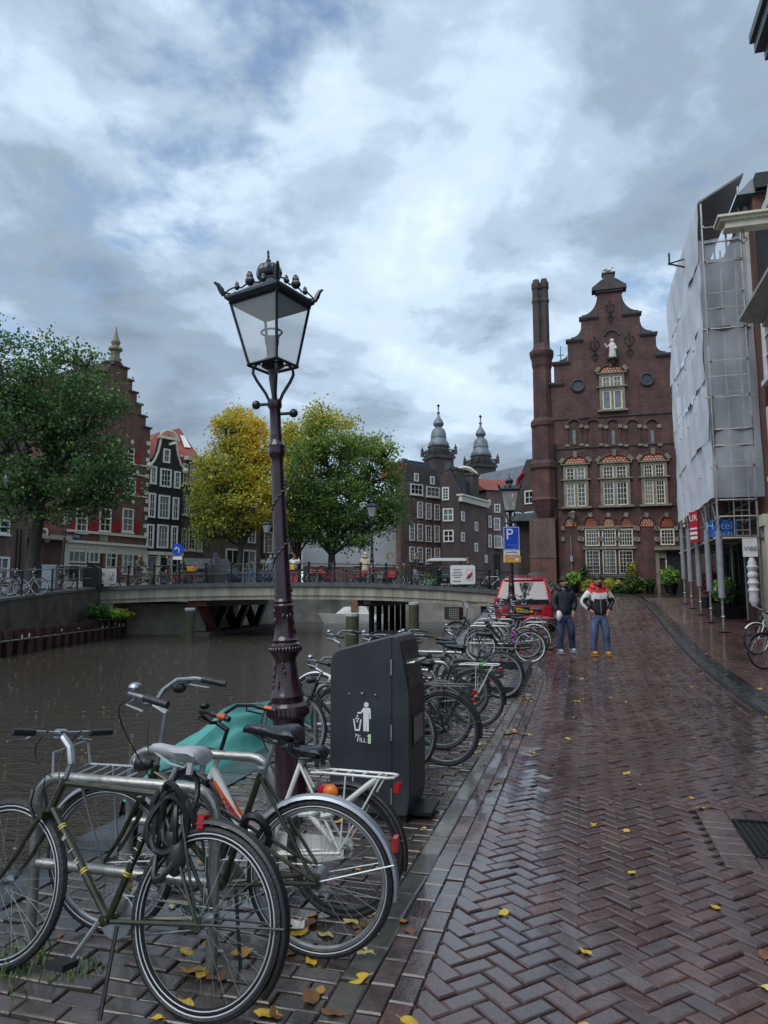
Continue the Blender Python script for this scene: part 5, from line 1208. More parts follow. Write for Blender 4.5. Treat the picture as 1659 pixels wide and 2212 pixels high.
for (xa, ya, xb, yb, plate) in ((-9.45, 36.9, -7.9, 46.6, None), (-.75, 37.3, 1.5, 46.6, '208')):
    P = thing('bridge_pier', 'dark W-shaped strut pier with red-brown end under the bridge' if plate is None else 'dark strut pier with number plate under the bridge right of the boat', 'bridge pier', (xa, ya, 0), math.atan2(yb - ya, xb - xa))
    ln = math.hypot(xb - xa, yb - ya)
    q = MB(); q.b2((-.1, -.35, 1.0), (ln, .35, 1.42)); q.build('cap_beam', DKST, P)
    q = MB(); q.b2((-.5, -.5, 1.02), (-.12, .5, 1.36)); q.build('end_box', RDST if plate is None else DKST, P)
    if plate is None:
        q = MB(); q.prism([(-.6, -.8), (ln + .6, -.8), (ln + .6, -.30), (-.6, -.30)], -.75, .75); q.build('footing', mat('mossy footing', (.07, .07, .055), .6, 0, .4, 2, bump=.2), P)
    for k in range(6):
        xx0 = ln * k / 6 + .2; xx1 = xx0 + ln / 6 - .1
        a_, b_ = (xx0, xx1) if k % 2 == 0 else (xx1, xx0)
        if plate: a_, b_ = xx0 + .2, xx0 + .2
        q = MB(); q.tube([(a_, 0, 1.05), (b_, 0, -.35 if plate is None else -.9)], .27 if plate is None else .15, 5); q.build('strut', RDST if (k == 0 and plate is None) else DKST, P)
    if plate:
        q = MB(); q.box((-.53, 0, 1.2), (.05, .95, .36)); o = q.build('number_plate', DKST, P); text('lettering', '208', .26, o, WHITEW, (-.565, 0, 1.2), (PI / 2, 0, -PI / 2))
# railing
def railing(y, label, dz=0.0):
    rl_ = thing('bridge_railing', label, 'railing')
    x = BX0 + .7
    while x < BX1:
        q = MB(); z0 = zt(x)
        q.box((x, y, z0 + .09), (.13, .13, .18)); q.box((x, y, z0 + .5), (.075, .075, .84)); q.lathe([(.05, 0), (.075, .03), (.05, .06), (.085, .1), (.03, .15)], 8, 0, (x, y, z0 + .9)); q.build('post', DARKMET, rl_); x += 1.31
    for h_ in (.46, .94):
        q = MB(); q.tube([(x_, y, zt(x_) + h_) for x_ in xs], .03, 6); q.build('rail', DARKMET, rl_)
    return rl_
railing(BY0 + .12, 'black iron railing along the near side of the bridge, bicycles against it')
railing(BY1 - .12, 'black iron railing along the far side of the bridge')
# white sign boards on the railing
def board(px0, py0, px1, py1, label, kind):
    a, b_ = at(px0, py1, BY0 - .02), at(px1, py0, BY0 - .02); w_, h_ = b_.x - a.x, b_.z - a.z
    S = thing('sign_board', label, 'sign', ((a.x + b_.x) / 2, BY0 - .02, (a.z + b_.z) / 2))
    q = MB(); n_ = 6; rr0 = .08; pts = []
    for cx_, cz_, a0 in ((w_ / 2 - rr0, h_ / 2 - rr0, 0), (-w_ / 2 + rr0, h_ / 2 - rr0, PI / 2), (-w_ / 2 + rr0, -h_ / 2 + rr0, PI), (w_ / 2 - rr0, -h_ / 2 + rr0, 1.5 * PI)):
        pts += [(cx_ + rr0 * math.cos(a0 + PI / 2 * k / n_), cz_ + rr0 * math.sin(a0 + PI / 2 * k / n_)) for k in range(n_ + 1)]
    q.prism(pts, -.02, .02); q.build('board', WHITEW, S)
    GREYT = mat('grey print', (.22, .22, .25), .6, 0, 0); REDT = mat('red print', (.42, .03, .06), .6, 0, 0)
    q = MB(); lines = [(.26, .62), (.11, .70), (-.02, .85), (-.14, .58)] if kind else [(.18, .7), (.06, .62)]
    for (zz, ll) in lines: q.box((-w_ * .22 + w_ * .0, -.023, h_ * zz), (w_ * .42 * ll / .85, .006, h_ * .055))
    q.build('print_lines', GREYT, S)
    q = MB(); q.box((-w_ * .24, -.023, -h_ * .34), (w_ * .34, .006, h_ * .05)); q.build('print_line', REDT if kind else GREYT, S)
    q = MB(); c_ = (w_ * .27, h_ * -.02)
    for sx in (-1, 1): q.box((c_[0] + sx * w_ * .13, -.023, c_[1]), (.012, .006, h_ * .56)); q.box((c_[0], -.023, c_[1] + sx * h_ * .28), (w_ * .26, .006, .012))
    q.build('picture_frame', GREYT, S)
    q = MB()
    if kind:
        q.tube([(c_[0] - w_ * .10, -.026, c_[1] - h_ * .18), (c_[0] - .02, -.026, c_[1] - .02), (c_[0] + w_ * .10, -.026, c_[1] + h_ * .18)], [.03, .1, .02], 6); q.ball((c_[0] + w_ * .06, -.02, c_[1] + h_ * .06), .07, n=8, k=5)
    else:
        q.tube([(c_[0] - w_ * .08, -.026, c_[1] - h_ * .05), (c_[0] - .02, -.026, c_[1] - h_ * .12), (c_[0] + w_ * .08, -.026, c_[1] + h_ * .2)], .025, 5); q.box((c_[0], -.023, c_[1] - h_ * .2), (w_ * .2, .008, h_ * .06))
    q.build('picture', REDT if kind else GREYT, S)
board(973, 1221, 1026, 1262, 'white notice board with red picture on the right half of the bridge railing', 1)
board(207, 1228, 252, 1261, 'white notice board with grey picture at the left end of the bridge', 0)
# left quay railing, end pillar, cabinets
lr = thing('quay_railing', 'thin steel railing along the top of the left quay wall', 'railing')
for h_ in (.5, 1.0):
    q = MB(); q.tube([(LX(y) - .12, y, ZL(y) + h_) for y in range(14, 36)], .025, 6); q.build('rail', STEEL, lr)
for y in [14 + 2.75 * k for k in range(8)]:
    q = MB(); q.tube([(LX(y) - .12, y, ZL(y)), (LX(y) - .12, y, ZL(y) + 1.02)], .04, 6); q.build('post', DARKMET, lr)
q = MB(); p = at(195, 1270, 35.2)
ap = arch_pts(-.4, .4, .75, .35); q.prism([(-.4, 0)] + ap + [(.4, 0)], -.2, .2); o = q.build('bridge_pillar', DARKMET, None, loc=(p.x, 35.4, 1.98)); tag(o, 'dark round-topped iron pillar at the left end of the bridge', 'pillar')
def cabinet(px, Y, z, w_, d_, h_, m, label):
    c_ = thing('cabinet', label, 'cabinet', (at(px, 1285, Y).x, Y, z), R(10)); q = MB(); q.b2((-w_ / 2, -d_ / 2, .05), (w_ / 2, d_ / 2, h_ - .08)); q.build('body', m, c_)
    q = MB(); q.b2((-w_ / 2 - .03, -d_ / 2 - .03, h_ - .08), (w_ / 2 + .03, d_ / 2 + .03, h_)); q.build('lid', m, c_); q = MB(); q.b2((-w_ / 2 + .05, -d_ / 2 - .02, .15), (w_ / 2 - .05, -d_ / 2 - .002, h_ - .15)); q.build('door', m, c_)
cabinet(106, 33.5, ZL(33.5), .6, .5, 1.15, SILVERP, 'grey metal utility cabinet on the left quay beside the tree')
cabinet(92, 34.6, ZL(34.6), .6, .5, 1.15, DARKMET, 'black metal utility cabinet on the left quay behind the grey one')
# mooring posts
def moor(x, y, top, label, r_=.24):
    t_ = thing('mooring_post', label, 'mooring post', (x, y, WZ), 0); rr = random.Random(int(x * 100))
    q = MB(); q.lathe([(r_, -1), (r_ * 1.02, 0), (r_ * .98, .4), (r_, top - WZ - .12)], 12, 0); q.build('trunk', WOODP, t_, smooth=True)
    q = MB(); q.lathe([(r_ * 1.03, top - WZ - .12), (r_ * 1.05, top - WZ - .02), (r_ * .9, top - WZ)], 12); q.build('cap', mat('pale post cap', (.42, .43, .42), .5, 0, .15, 5), t_)
moor(-8.95, 33.0, 1.0, 'mossy mooring post with pale cap in front of the W-shaped bridge pier')
moor(-1.15, 26.0, 0.95, 'green mossy mooring post rising above the waste bin in the canal')
moor(1.42, 34.0, 1.25, 'dark mooring post with pale cap beside the numbered pier')
# white boat under the bridge
bo = thing('motor_boat', 'white cabin boat moored beyond the bridge', 'boat', (-2.3, 53.5, WZ), R(4))
q = MB(); q.add([(-2.6, 0, .75), (2.2, -.95, .62), (2.4, .95, .62), (-2.2, .1, 0), (2.2, -.8, -.1), (2.2, .8, -.1), (-1.4, -.75, .66), (-1.4, .75, .66), (-1.3, -.5, -.1), (-1.3, .5, -.1)], [(0, 6, 8, 3), (6, 1, 4, 8), (0, 3, 9, 7), (7, 9, 5, 2), (1, 2, 5, 4), (0, 7, 2, 1, 6)]); q.build('hull', WHITEW, bo)
q = MB(); q.add([(-1.3, -.6, .7), (1.2, -.75, .66), (1.2, .75, .66), (-1.3, .6, .7), (-.7, -.45, 1.2), (.9, -.6, 1.3), (.9, .6, 1.3), (-.7, .45, 1.2)], [(0, 1, 5, 4), (1, 2, 6, 5), (2, 3, 7, 6), (3, 0, 4, 7), (4, 5, 6, 7)]); q.build('cabin', WHITEW, bo)
q = MB(); q.b2((-.2, -.72, .85), (.35, -.62, 1.75)); q.build('cabin_door', mat('rusty brown door', (.26, .13, .07), .6, 0, .3, 5), bo)
q = MB(); q.ball((1.6, -1.0, .25), .17, sc=(1, 1, 1.5)); q.build('fender', WHITEW, bo)
# small boat under a green tarpaulin by the near quay
tb = thing('tarp_boat', 'small boat under a sea-green tarpaulin moored by the near quay', 'boat', (0, 0, 0))
ridge = [(-2.25, 6.85, -.15), (-1.98, 7.2, .14), (-1.68, 7.62, .37), (-1.42, 8.1, .43), (-1.18, 8.7, .36), (-.98, 9.4, .12)]
TARP = mat('sea-green tarpaulin', (.05, .255, .23), .45, 0, .18, 3, bump=.3, bscale=9, hue=(.085, .34, .31), rvar=.1)
V_ = []; nr = len(ridge); nc_ = 41
for i in range(nr * 3 - 2):
    t_ = min(i / 3.0, nr - 1.001); k = int(t_); f_ = t_ - k
    a, b_ = Vector(ridge[k]), Vector(ridge[k + 1]); c_ = a.lerp(b_, f_); d_ = (b_ - a); d_.z = 0; d_.normalize(); nrm = Vector((d_.y, -d_.x, 0))
    wd = .25 + .55 * math.sin(PI * (.10 + .8 * i / (nr * 3 - 3)))
    for j in range(nc_):
        e = (j - nc_ // 2) / (nc_ // 2); wr = wd * (.72 if e > 0 else 1.0)
        V_.append((c_.x + nrm.x * wr * e, c_.y + nrm.y * wr * e, c_.z - (c_.z - WZ + .03) * abs(e) ** 1.5 + .035 * math.sin(i * 1.15 + e * 4) * (1 - abs(e)) + .028 * math.sin(e * 15 + i * 1.3) * (.4 + abs(e)) + .018 * math.sin(e * 31 - i * .7)))
q = MB(); q.add(V_, [(i * nc_ + j, (i + 1) * nc_ + j, (i + 1) * nc_ + j + 1, i * nc_ + j + 1) for i in range(nr * 3 - 3) for j in range(nc_ - 1)]); q.build('tarpaulin', TARP, tb, smooth=True)
q = MB(); q.tube([(x, y, -.62) for x, y, z in ridge], [.1, .3, .45, .5, .4, .1], 8); q.build('hull', DARKMET, tb)
# ================================================================= LAMP POSTS
def lamp(label, loc, tilt=0.0, rz=0.0, group=None, detail=True):
    T_ = thing('lamp_post', label, 'street lamp', loc, 0, group); T_.rotation_euler = (0, tilt, rz); T_.scale = (1, 1, 1.014)
    q = MB(); q.lathe([(.15, -.05), (.15, .05), (.124, .07), (.122, .60), (.13, .64), (.155, .665), (.158, .70), (.15, .715), (.15, .74), (.135, .755), (.125, .765), (.125, .80), (.135, .815), (.13, .83), (.115, .86), (.095, .95), (.083, 1.06), (.082, 1.08), (.09, 1.10), (.115, 1.14), (.122, 1.17), (.118, 1.20), (.10, 1.215), (.105, 1.235), (.09, 1.25), (.082, 1.28), (.072, 1.47), (.078, 1.48), (.078, 1.50), (.07, 1.51), (.076, 1.53), (.068, 1.55)], 20); q.build('base', LAMPP, T_, smooth=35)
    q = MB(); q.lathe([(.067, 1.55), (.050, 2.60), (.049, 2.66), (.062, 2.68), (.072, 2.71), (.066, 2.735), (.072, 2.76), (.05, 2.80), (.048, 2.82), (.052, 2.84), (.045, 2.86), (.045, 3.06), (.058, 3.08), (.058, 3.12), (.03, 3.15)], 16); q.build('shaft', LAMPP, T_, smooth=35)
    if detail:
        q = MB(); rr = random.Random(2); pts = []
        for k in range(90):
            z = 1.6 + .95 * k / 89; a = k * .16; rad = .067 - (z - 1.55) * .0162 + .003; pts.append((rad * math.cos(a), rad * math.sin(a), z))
            if k % 3 == 0:
                for s_ in (-1, 1): aa = a + s_ * .35; q.ball(((rad + .001) * math.cos(aa), (rad + .001) * math.sin(aa), z + s_ * .018), .008, 0, 5, 4, (1, 1, 1.5))
        q.tube(pts, .004, 5)
        for k in range(26):
            a = rr.random() * 6.28; z = rr.uniform(.86, 1.05) if k % 2 else rr.uniform(1.28, 1.45); rad = np.interp(z, [.86, 1.06, 1.28, 1.47], [.115, .083, .082, .072]); q.ball((rad * .985 * math.cos(a), rad * .985 * math.sin(a), z), .012, 0, 5, 4, (1, 1, 2.0))
        for k in range(28): a = 2 * PI * k / 28; q.box((.157 * math.cos(a), .157 * math.sin(a), .70), (.02, .012, .05), M=Matrix.Rotation(a, 3, 'Z')); q.ball((.118 * math.cos(a), .118 * math.sin(a), 1.165), .014, 0, 5, 4, (1, 1, 1.5))
        q.build('cast_relief', LAMPP, T_, smooth=True)
    for sx, z in ((-1, 3.105), (1, 3.02)):
        q = MB(); q.tube([(0, 0, z), (sx * .13, .0, z)], .013, 6); q.ball((sx * .15, 0, z), .036, 0, 10, 8); q.build('ladder_arm', LAMPG, T_, smooth=True)
    PSI = R(-73); rot = Matrix.Rotation(PSI, 3, 'Z')
    q = MB()
    for k in range(4):
        M_ = Matrix.Rotation(PSI + k * PI / 2, 3, 'Z')
        q.tube([M_ @ Vector(p) for p in ((.03, 0, 3.10), (.07, 0, 3.19), (.135, 0, 3.29), (.165, 0, 3.35), (.16, 0, 3.40), (.125, 0, 3.435), (.10, 0, 3.43))], .0135, 6)
    q.lathe([(.025, 3.12), (.020, 3.30), (.045, 3.385), (.10, 3.42), (.06, 3.44)], 12); q.build('bracket', LAMPG, T_, smooth=True)
    b0, b1, zb_, zt_ = .195, .325, 3.42, 3.93       # half diagonals
    def crn(k, r_, z): M_ = Matrix.Rotation(PSI + k * PI / 2, 3, 'Z'); return M_ @ Vector((r_, 0, z))
    q = MB()
    for k in range(4):
        q.tube([crn(k, b0, zb_), crn(k, b1, zt_)], .012, 4); q.tube([crn(k, b0 + .01, zb_), crn(k + 1, b0 + .01, zb_)], .015, 4); q.tube([crn(k, b1 + .005, zt_), crn(k + 1, b1 + .005, zt_)], .016, 4)
    q.build('lantern_frame', LAMPG, T_)
    lg = mat('lantern glass', (.75, .78, .76), .12, 0, .05, 3, alpha=.30)
    for k in range(4):
        q = MB(); vs_ = [crn(k, b0, zb_), crn(k + 1, b0, zb_), crn(k + 1, b1, zt_), crn(k, b1, zt_)]; q.add(vs_, [(0, 1, 2, 3)]); q.build('glass_pane', lg, T_)
    q = MB()
    prof = [(.33, 3.935), (.375, 3.965), (.375, 3.985), (.33, 4.005), (.27, 4.03), (.19, 4.07), (.12, 4.12)]
    q.lathe(prof, 4, 0, ph=PSI); q.build('roof', mat('weathered lamp roof', (.06, .075, .085), .4, .3, .25, 6), T_)
    q = MB(); q.prism([(crn(k, .315, 0).x, crn(k, .315, 0).y) for k in range(4)], 3.922, 3.932, ax='z'); q.build('reflector', mat('lamp ceiling', (.055, .07, .08), .5, 0, .1, 6), T_)
    q = MB(); q.lathe([(.07, 4.10), (.08, 4.12), (.085, 4.14)], 14)
    for k in range(8): a = 2 * PI * k / 8; q.ball((.055 * math.cos(a), .055 * math.sin(a), 4.205), .055, 0, 8, 6, (1, 1, 1.3))
    q.ball((0, 0, 4.21), .085, 0, 12, 8); q.lathe([(.02, 4.26), (.026, 4.28), (.018, 4.30), (.022, 4.315), (.008, 4.33), (.012, 4.35), (.007, 4.365), (.013, 4.385), (.002, 4.41)], 8); q.build('crown', LAMPG, T_, smooth=True)
    q = MB()
    for k in range(4):
        a, b_ = crn(k, .37, 3.995), crn(k + 1, .37, 3.995); pts = []
        for j in range(13): t_ = j / 12; pts.append(a.lerp(b_, t_) + Vector((0, 0, .012 + .022 * abs(math.sin(t_ * PI * 3)))))
        q.tube(pts, .007, 5)
        for t_, s_ in ((.25, .8), (.5, 1.35), (.75, .8)): c_ = a.lerp(b_, t_); q.ball(c_ + Vector((0, 0, .055 * s_)), .022 * s_, 0, 6, 5, (1, 1, 1.9)); q.ball(c_ + Vector((0, 0, .035 * s_)), .027 * s_, 0, 6, 5, (1.1, 1.1, 1.1))
        o_ = crn(k, 1, 0); q.tube([crn(k, .375, 3.99), crn(k, .395, 4.03), crn(k, .42, 4.075), crn(k, .45, 4.095)], [.02, .026, .018, .008], 6)
    q.build('crest', LAMPG, T_, smooth=True)
    q = MB(); q.lathe([(.09, 3.44), (.07, 3.48), (.03, 3.50), (.03, 3.54), (.055, 3.60), (.062, 3.655), (.035, 3.66)], 12); q.tube([(.085 * math.cos(a), .085 * math.sin(a), 3.70) for a in [2 * PI * k / 18 for k in range(18)]], .009, 5, close=True)
    for k in range(3): a = 2 * PI * k / 3; q.tube([(.05 * math.cos(a), .05 * math.sin(a), 3.64), (.083 * math.cos(a), .083 * math.sin(a), 3.70)], .005, 4)
    q.build('lamp_holder', mat('lamp holder', (.10, .115, .125), .4, .3, .15, 9), T_, smooth=True)
    return T_
L1 = lamp('large dark red lamp post in the foreground beside the waste bin, leaning left', (-.70, 5.62, 0), -.060)
lx = [((3.31, 18.5, .32), 'lamp post carrying the blue parking sign in front of the red car', 0.0), ((-.63, 36.9, zt(-.6)), 'lamp post on the bridge in front of the tall brown house', 0.0),
      ((-7.75, 46.6, zt(-7.7)), 'lamp post on the far side of the bridge against the yellow tree', 0.0), ((-17.9, 39.3, 1.97), 'lamp post before the white shop front on the left quay', R(2.5))]
for loc, lab, ti in lx:
    c_ = copy_thing(L1, lab, loc); c_.rotation_euler = (0, ti, R(20))
# parking sign
PS = thing('parking_sign', 'blue parking sign with white letter P on the lamp post by the red car', 'sign', (3.31, 18.36, 0))
def zpx(py, Y): return at(1100, py, Y).z
zA, zB = zpx(1188, 18.36), zpx(1138, 18.36)
SB = mat('traffic sign blue', (.012, .06, .44), .4, 0, .04); hh = zB - zA; q = MB(); q.box((0, 0, (zA + zB) / 2), (.42, .025, hh)); q.build('plate', SB, PS)
q = MB()
for sx in (-1, 1): q.box((sx * .196, -.014, (zA + zB) / 2), (.012, .004, hh - .016)); q.box((0, -.014, (zA + zB) / 2 + sx * (hh / 2 - .012)), (.38, .004, .012))
q.build('border', WHITEW, PS)
text('lettering', 'P', .40, PS, WHITEW, (-.05, -.015, zB - .205))
text('lettering', 'vergunninghouders', .036, PS, mat('pale blue print', (.25, .35, .6), .5, 0, 0), (.03, -.015, zA + .13)); text('lettering', 'stadsdeel 1', .036, PS, MATS['pale blue print'], (.1, -.015, zA + .075))
zA2 = zpx(1215, 18.36); q = MB(); q.box((0, 0, (zA + zA2) / 2 - .005), (.42, .025, zA - zA2 - .012)); q.build('sub_plate', WHITEW, PS)
text('lettering', 'autodelen', .075, PS, DARKMET, (0, -.015, zA - .055)); text('lettering', 'Greenwheels', .07, PS, mat('green print', (.05, .16, .08), .5, 0, 0), (0, -.015, zA - .135))
q = MB(); q.box((.02, -.002, zA2 + .085), (.42, .03, .17)); q.build('sticker', mat('orange-yellow sticker', (.62, .30, .03), .5, 0, .2, 9), PS); q = MB(); q.box((.13, -.02, zA2 + .08), (.08, .006, .075)); q.build('sticker_label', WHITEW, PS)
q = MB(); q.prism([(-.1, zA2 + .1), (.02, zA2 + .16), (.16, zA2 + .15), (.05, zA2 + .1)], -.022, -.018); q.build('sticker_patch', mat('pink print', (.6, .25, .3), .5, 0, 0), PS)
# round blue sign on a pole by the bridge's left half
BS = thing('round_sign', 'round blue sign with white arrow on a pole before the black house', 'sign', (at(384, 1200, 43.0).x, 43.0, 2.1))
z_ = at(384, 1187, 43.0).z - 2.1; q = MB(); q.tube([(0, 0, 0), (0, 0, z_ + .3)], .03, 6); q.build('pole', STEEL, BS); q = MB(); q.prism([(.36 * math.cos(a), z_ + .36 * math.sin(a)) for a in [2 * PI * k / 24 for k in range(24)]], -.06, -.03); q.build('plate', SB, BS)
q = MB(); q.tube([(.08, -.065, z_ - .2), (.08, -.065, z_), (.0, -.065, z_ + .1), (-.12, -.065, z_ + .02)], .035, 5); q.tube([(-.2, -.065, z_ - .02), (-.06, -.065, z_ + .16)], .03, 4); q.build('arrow', WHITEW, BS); q = MB(); q.box((0, -.04, z_ - .52), (.55, .02, .2)); q.build('sub_plate', WHITEW, BS)
# ================================================================= WASTE BIN
BINM = mat('anthracite powder coat', (.030, .034, .041), .40, .1, .22, 3.2, bump=.06, bscale=120, rvar=.06)
sb = 5.05; rb_ = psec(sb, 712, 1600)[0]; rfm = psec(sb, 884, 1640)[0]; dpt = rfm - rb_
WB = thing('waste_bin', 'tall anthracite street waste bin with white litter symbol beside the lamp post', 'waste bin', P3(sb, rb_), -AZ)
prof = [(0, .05), (0, 1.10), (.012, 1.15), (.04, 1.185), (.08, 1.205)]
ztb = psec(sb, 862, 1372)[1]
prof += [(dpt - .12, ztb), (dpt - .085, ztb - .012), (dpt - .065, ztb - .05), (dpt - .01, .93), (dpt, .88), (dpt, .16), (dpt - .02, .05)]
wd_ = .54
q = MB(); q.prism(prof, 0, wd_); o = q.build('body', BINM, WB); bv = o.modifiers.new('bevel', 'BEVEL'); bv.width = .012; bv.segments = 2; bv.limit_method = 'ANGLE'; bv.angle_limit = R(40)
q = MB(); q.b2((.03, .03, -.01), (dpt - .03, wd_ - .03, .06)); q.build('plinth', DARKMET, WB)
us = psec(sb, 846, 1600)[0] - rb_
q = MB(); q.b2((us - .003, -.0035, .06), (us + .003, .01, ztb - .025)); q.build('door_seam', mat('black gap', (.004, .004, .005), .8, 0, 0), WB)
for z in (1.08, .62, .18): q = MB(); q.tube([(us, -.008, z - .055), (us, -.008, z + .055)], .007, 8); q.build('hinge', STEEL, WB)
for k, (dx, z) in enumerate(((-.10, .88), (0, .885), (.10, .88))): q = MB(); q.ball((us - .22 + dx, -.004, z), .009 if k != 1 else .012, 0, 8, 6); q.build('stud', STEEL, WB)
cxl = psec(sb, 790, 1520)[0] - rb_; ICON = mat('pale sticker white', (.66, .70, .66), .5, 0, .03)
q = MB(); ic = .72    # litter symbol: person, bin, falling litter
def disc(x, z, r_): q.prism([(x + r_ * math.cos(a), z + r_ * math.sin(a)) for a in [2 * PI * k / 14 for k in range(14)]], -.0035, -.0005)
disc(cxl + .005, ic + .088, .018)
q.prism([(cxl - .016, ic + .066), (cxl + .028, ic + .066), (cxl + .038, ic + .055), (cxl + .040, ic - .01), (cxl + .030, ic - .012), (cxl + .027, ic + .035), (cxl + .025, ic + .03), (cxl + .025, ic - .10), (cxl + .006, ic - .10), (cxl + .004, ic - .02), (cxl + .002, ic - .10), (cxl - .016, ic - .10), (cxl - .017, ic + .038), (cxl - .034, ic + .022), (cxl - .062, ic + .022), (cxl - .062, ic + .033), (cxl - .038, ic + .034)], -.0035, -.0005)
q.prism([(cxl - .095, ic - .018), (cxl - .085, ic - .018), (cxl - .073, ic - .088), (cxl - .052, ic - .088), (cxl - .040, ic - .018), (cxl - .030, ic - .018), (cxl - .044, ic - .10), (cxl - .081, ic - .10)], -.0035, -.0005)
for x, z in ((-.062, .006), (-.071, -.012), (-.055, -.014), (-.063, -.032)): q.box((cxl + x, -.002, ic + z), (.011, .003, .011), M=Matrix.Rotation(.6, 3, 'Y'))
q.build('litter_symbol', ICON, WB)
text('lettering', 'Mr.', .035, WB, ICON, (cxl - .055, -.001, ic - .135)); text('lettering', 'FILL', .042, WB, ICON, (cxl - .03, -.001, ic - .165))
q = MB(); q.prism([(cxl + .018, ic - .185), (cxl + .04, ic - .185), (cxl + .04, ic - .12), (cxl + .022, ic - .12), (cxl + .012, ic - .135), (cxl + .022, ic - .14), (cxl + .018, ic - .15)], -.0035, -.0005); q.build('bin_logo', mat('pale green sticker', (.5, .68, .42), .5, 0, .03), WB)
# hatch, handle, display, pedal on the street side
def fx(z): return dpt - .01 + (-.055) * (z - .93) / (ztb - .05 - .93) if z > .93 else dpt
q = MB(); vs_ = [(fx(z) + .004, y, z) for z in (.93, 1.16) for y in (.06, wd_ - .06)]; q.add([vs_[0], vs_[1], vs_[3], vs_[2]] + [(v[0] - .02, v[1], v[2]) for v in (vs_[0], vs_[1], vs_[3], vs_[2])], [(0, 1, 2, 3), (0, 4, 5, 1), (1, 5, 6, 2), (2, 6, 7, 3), (3, 7, 4, 0)]); q.build('hatch', mat('scuffed hatch', (.045, .042, .045), .3, .2, .4, 8, rvar=.15), WB)
q = MB(); q.tube([(fx(1.1), .10, 1.1), (fx(1.1) + .06, .10, 1.11), (fx(1.1) + .07, .12, 1.11), (fx(1.1) + .07, wd_ - .12, 1.11), (fx(1.1) + .06, wd_ - .10, 1.11), (fx(1.1), wd_ - .10, 1.1)], .012, 8); q.build('handle', STEEL, WB, smooth=True)
q = MB(); q.b2((dpt - .01, .1, .50), (dpt + .008, wd_ - .1, .74)); o = q.build('display_frame', DARKMET, WB); q = MB(); q.b2((dpt, .13, .53), (dpt + .010, wd_ - .13, .71)); q.build('display', STEEL, o)
q = MB(); q.b2((dpt - .02, .10, .035), (dpt + .13, wd_ - .10, .06)); q.build('foot_pedal', DARKMET, WB)
# ================================================================= BICYCLES
BC = {}
def cached(key, fn):
    if key not in BC: BC[key] = fn()
    return BC[key]
RW_ = .345
def torus_pts(R_, r_, n, m_, q, mi=0, c=(0, 0, 0), sy=1.0):
    vs_ = []; c = Vector(c)
    for i in range(n):
        a = 2 * PI * i / n
        for j in range(m_):
            b_ = 2 * PI * j / m_; rr = R_ + r_ * math.cos(b_); vs_.append(c + Vector((rr * math.cos(a), sy * r_ * math.sin(b_), rr * math.sin(a))))
    q.add(vs_, [(i * m_ + j, i * m_ + (j + 1) % m_, ((i + 1) % n) * m_ + (j + 1) % m_, ((i + 1) % n) * m_ + j) for i in range(n) for j in range(m_)], mi)
REFL = mat('tyre reflective stripe', (.45, .47, .48), .35, 0, .1, 20)
def wheel_meshes(rim, white_tyre, lod):
    def mk():
        n = 56 if lod == 0 else 28
        ty = MB(); torus_pts(RW_ - .019, .019, n, 8 if lod == 0 else 6, ty)
        if white_tyre:
            for sy in (-1, 1): torus_pts(RW_ - .030, .003, n, 4, ty, 1, (0, sy * .0155, 0))
        if white_tyre and 'black' in rim.name:
            for sy in (-1, 1): torus_pts(RW_ - .047, .0025, n, 4, ty, 1, (0, sy * .0135, 0))
        rm = MB(); torus_pts(RW_ - .043, .0125, n, 6, rm, 0, (0, 0, 0), 1.1)
        sp = MB(); sr_ = .0011 if lod == 0 else .0015
        for k in range(32):
            a = 2 * PI * k / 32; s_ = 1 if k % 2 else -1; a2 = a + (.42 if (k // 2) % 2 else -.42)
            sp.tube([(.022 * math.cos(a2), s_ * .028, .022 * math.sin(a2)), ((RW_ - .05) * math.cos(a), s_ * .002, (RW_ - .05) * math.sin(a))], sr_, 3, 0, caps=False)
        sp.cyl((0, -.045, 0), (0, .045, 0), .013, 8); sp.cyl((0, -.032, 0), (0, -.026, 0), .026, 10); sp.cyl((0, .026, 0), (0, .032, 0), .026, 10); sp.cyl((0, -.06, 0), (0, .06, 0), .005, 6)
        return (ty.mesh('tyre', [RUBBER, REFL], smooth=True), rm.mesh('rim', rim, smooth=True), sp.mesh('spokes', ALU))
    return cached(('wheel', rim.name, white_tyre, lod), mk)
def arc_guard(c, R_, a0, a1, wd, q, n=22, mi=0):
    vs_ = []
    for i in range(n + 1):
        a = a0 + (a1 - a0) * i / n
        for (dy, dr) in ((-wd, -.012), (-wd * .75, 0), (0, .006), (wd * .75, 0), (wd, -.012), (wd * .7, -.003), (0, .003), (-wd * .7, -.003)):
            vs_.append((c[0] + (R_ + dr) * math.cos(a), dy, c[2] + (R_ + dr) * math.sin(a)))
    q.add(vs_, [(i * 8 + j, i * 8 + (j + 1) % 8, (i + 1) * 8 + (j + 1) % 8, (i + 1) * 8 + j) for i in range(n) for j in range(8)] + [tuple(range(8)), tuple(n * 8 + j for j in range(7, -1, -1))], mi)
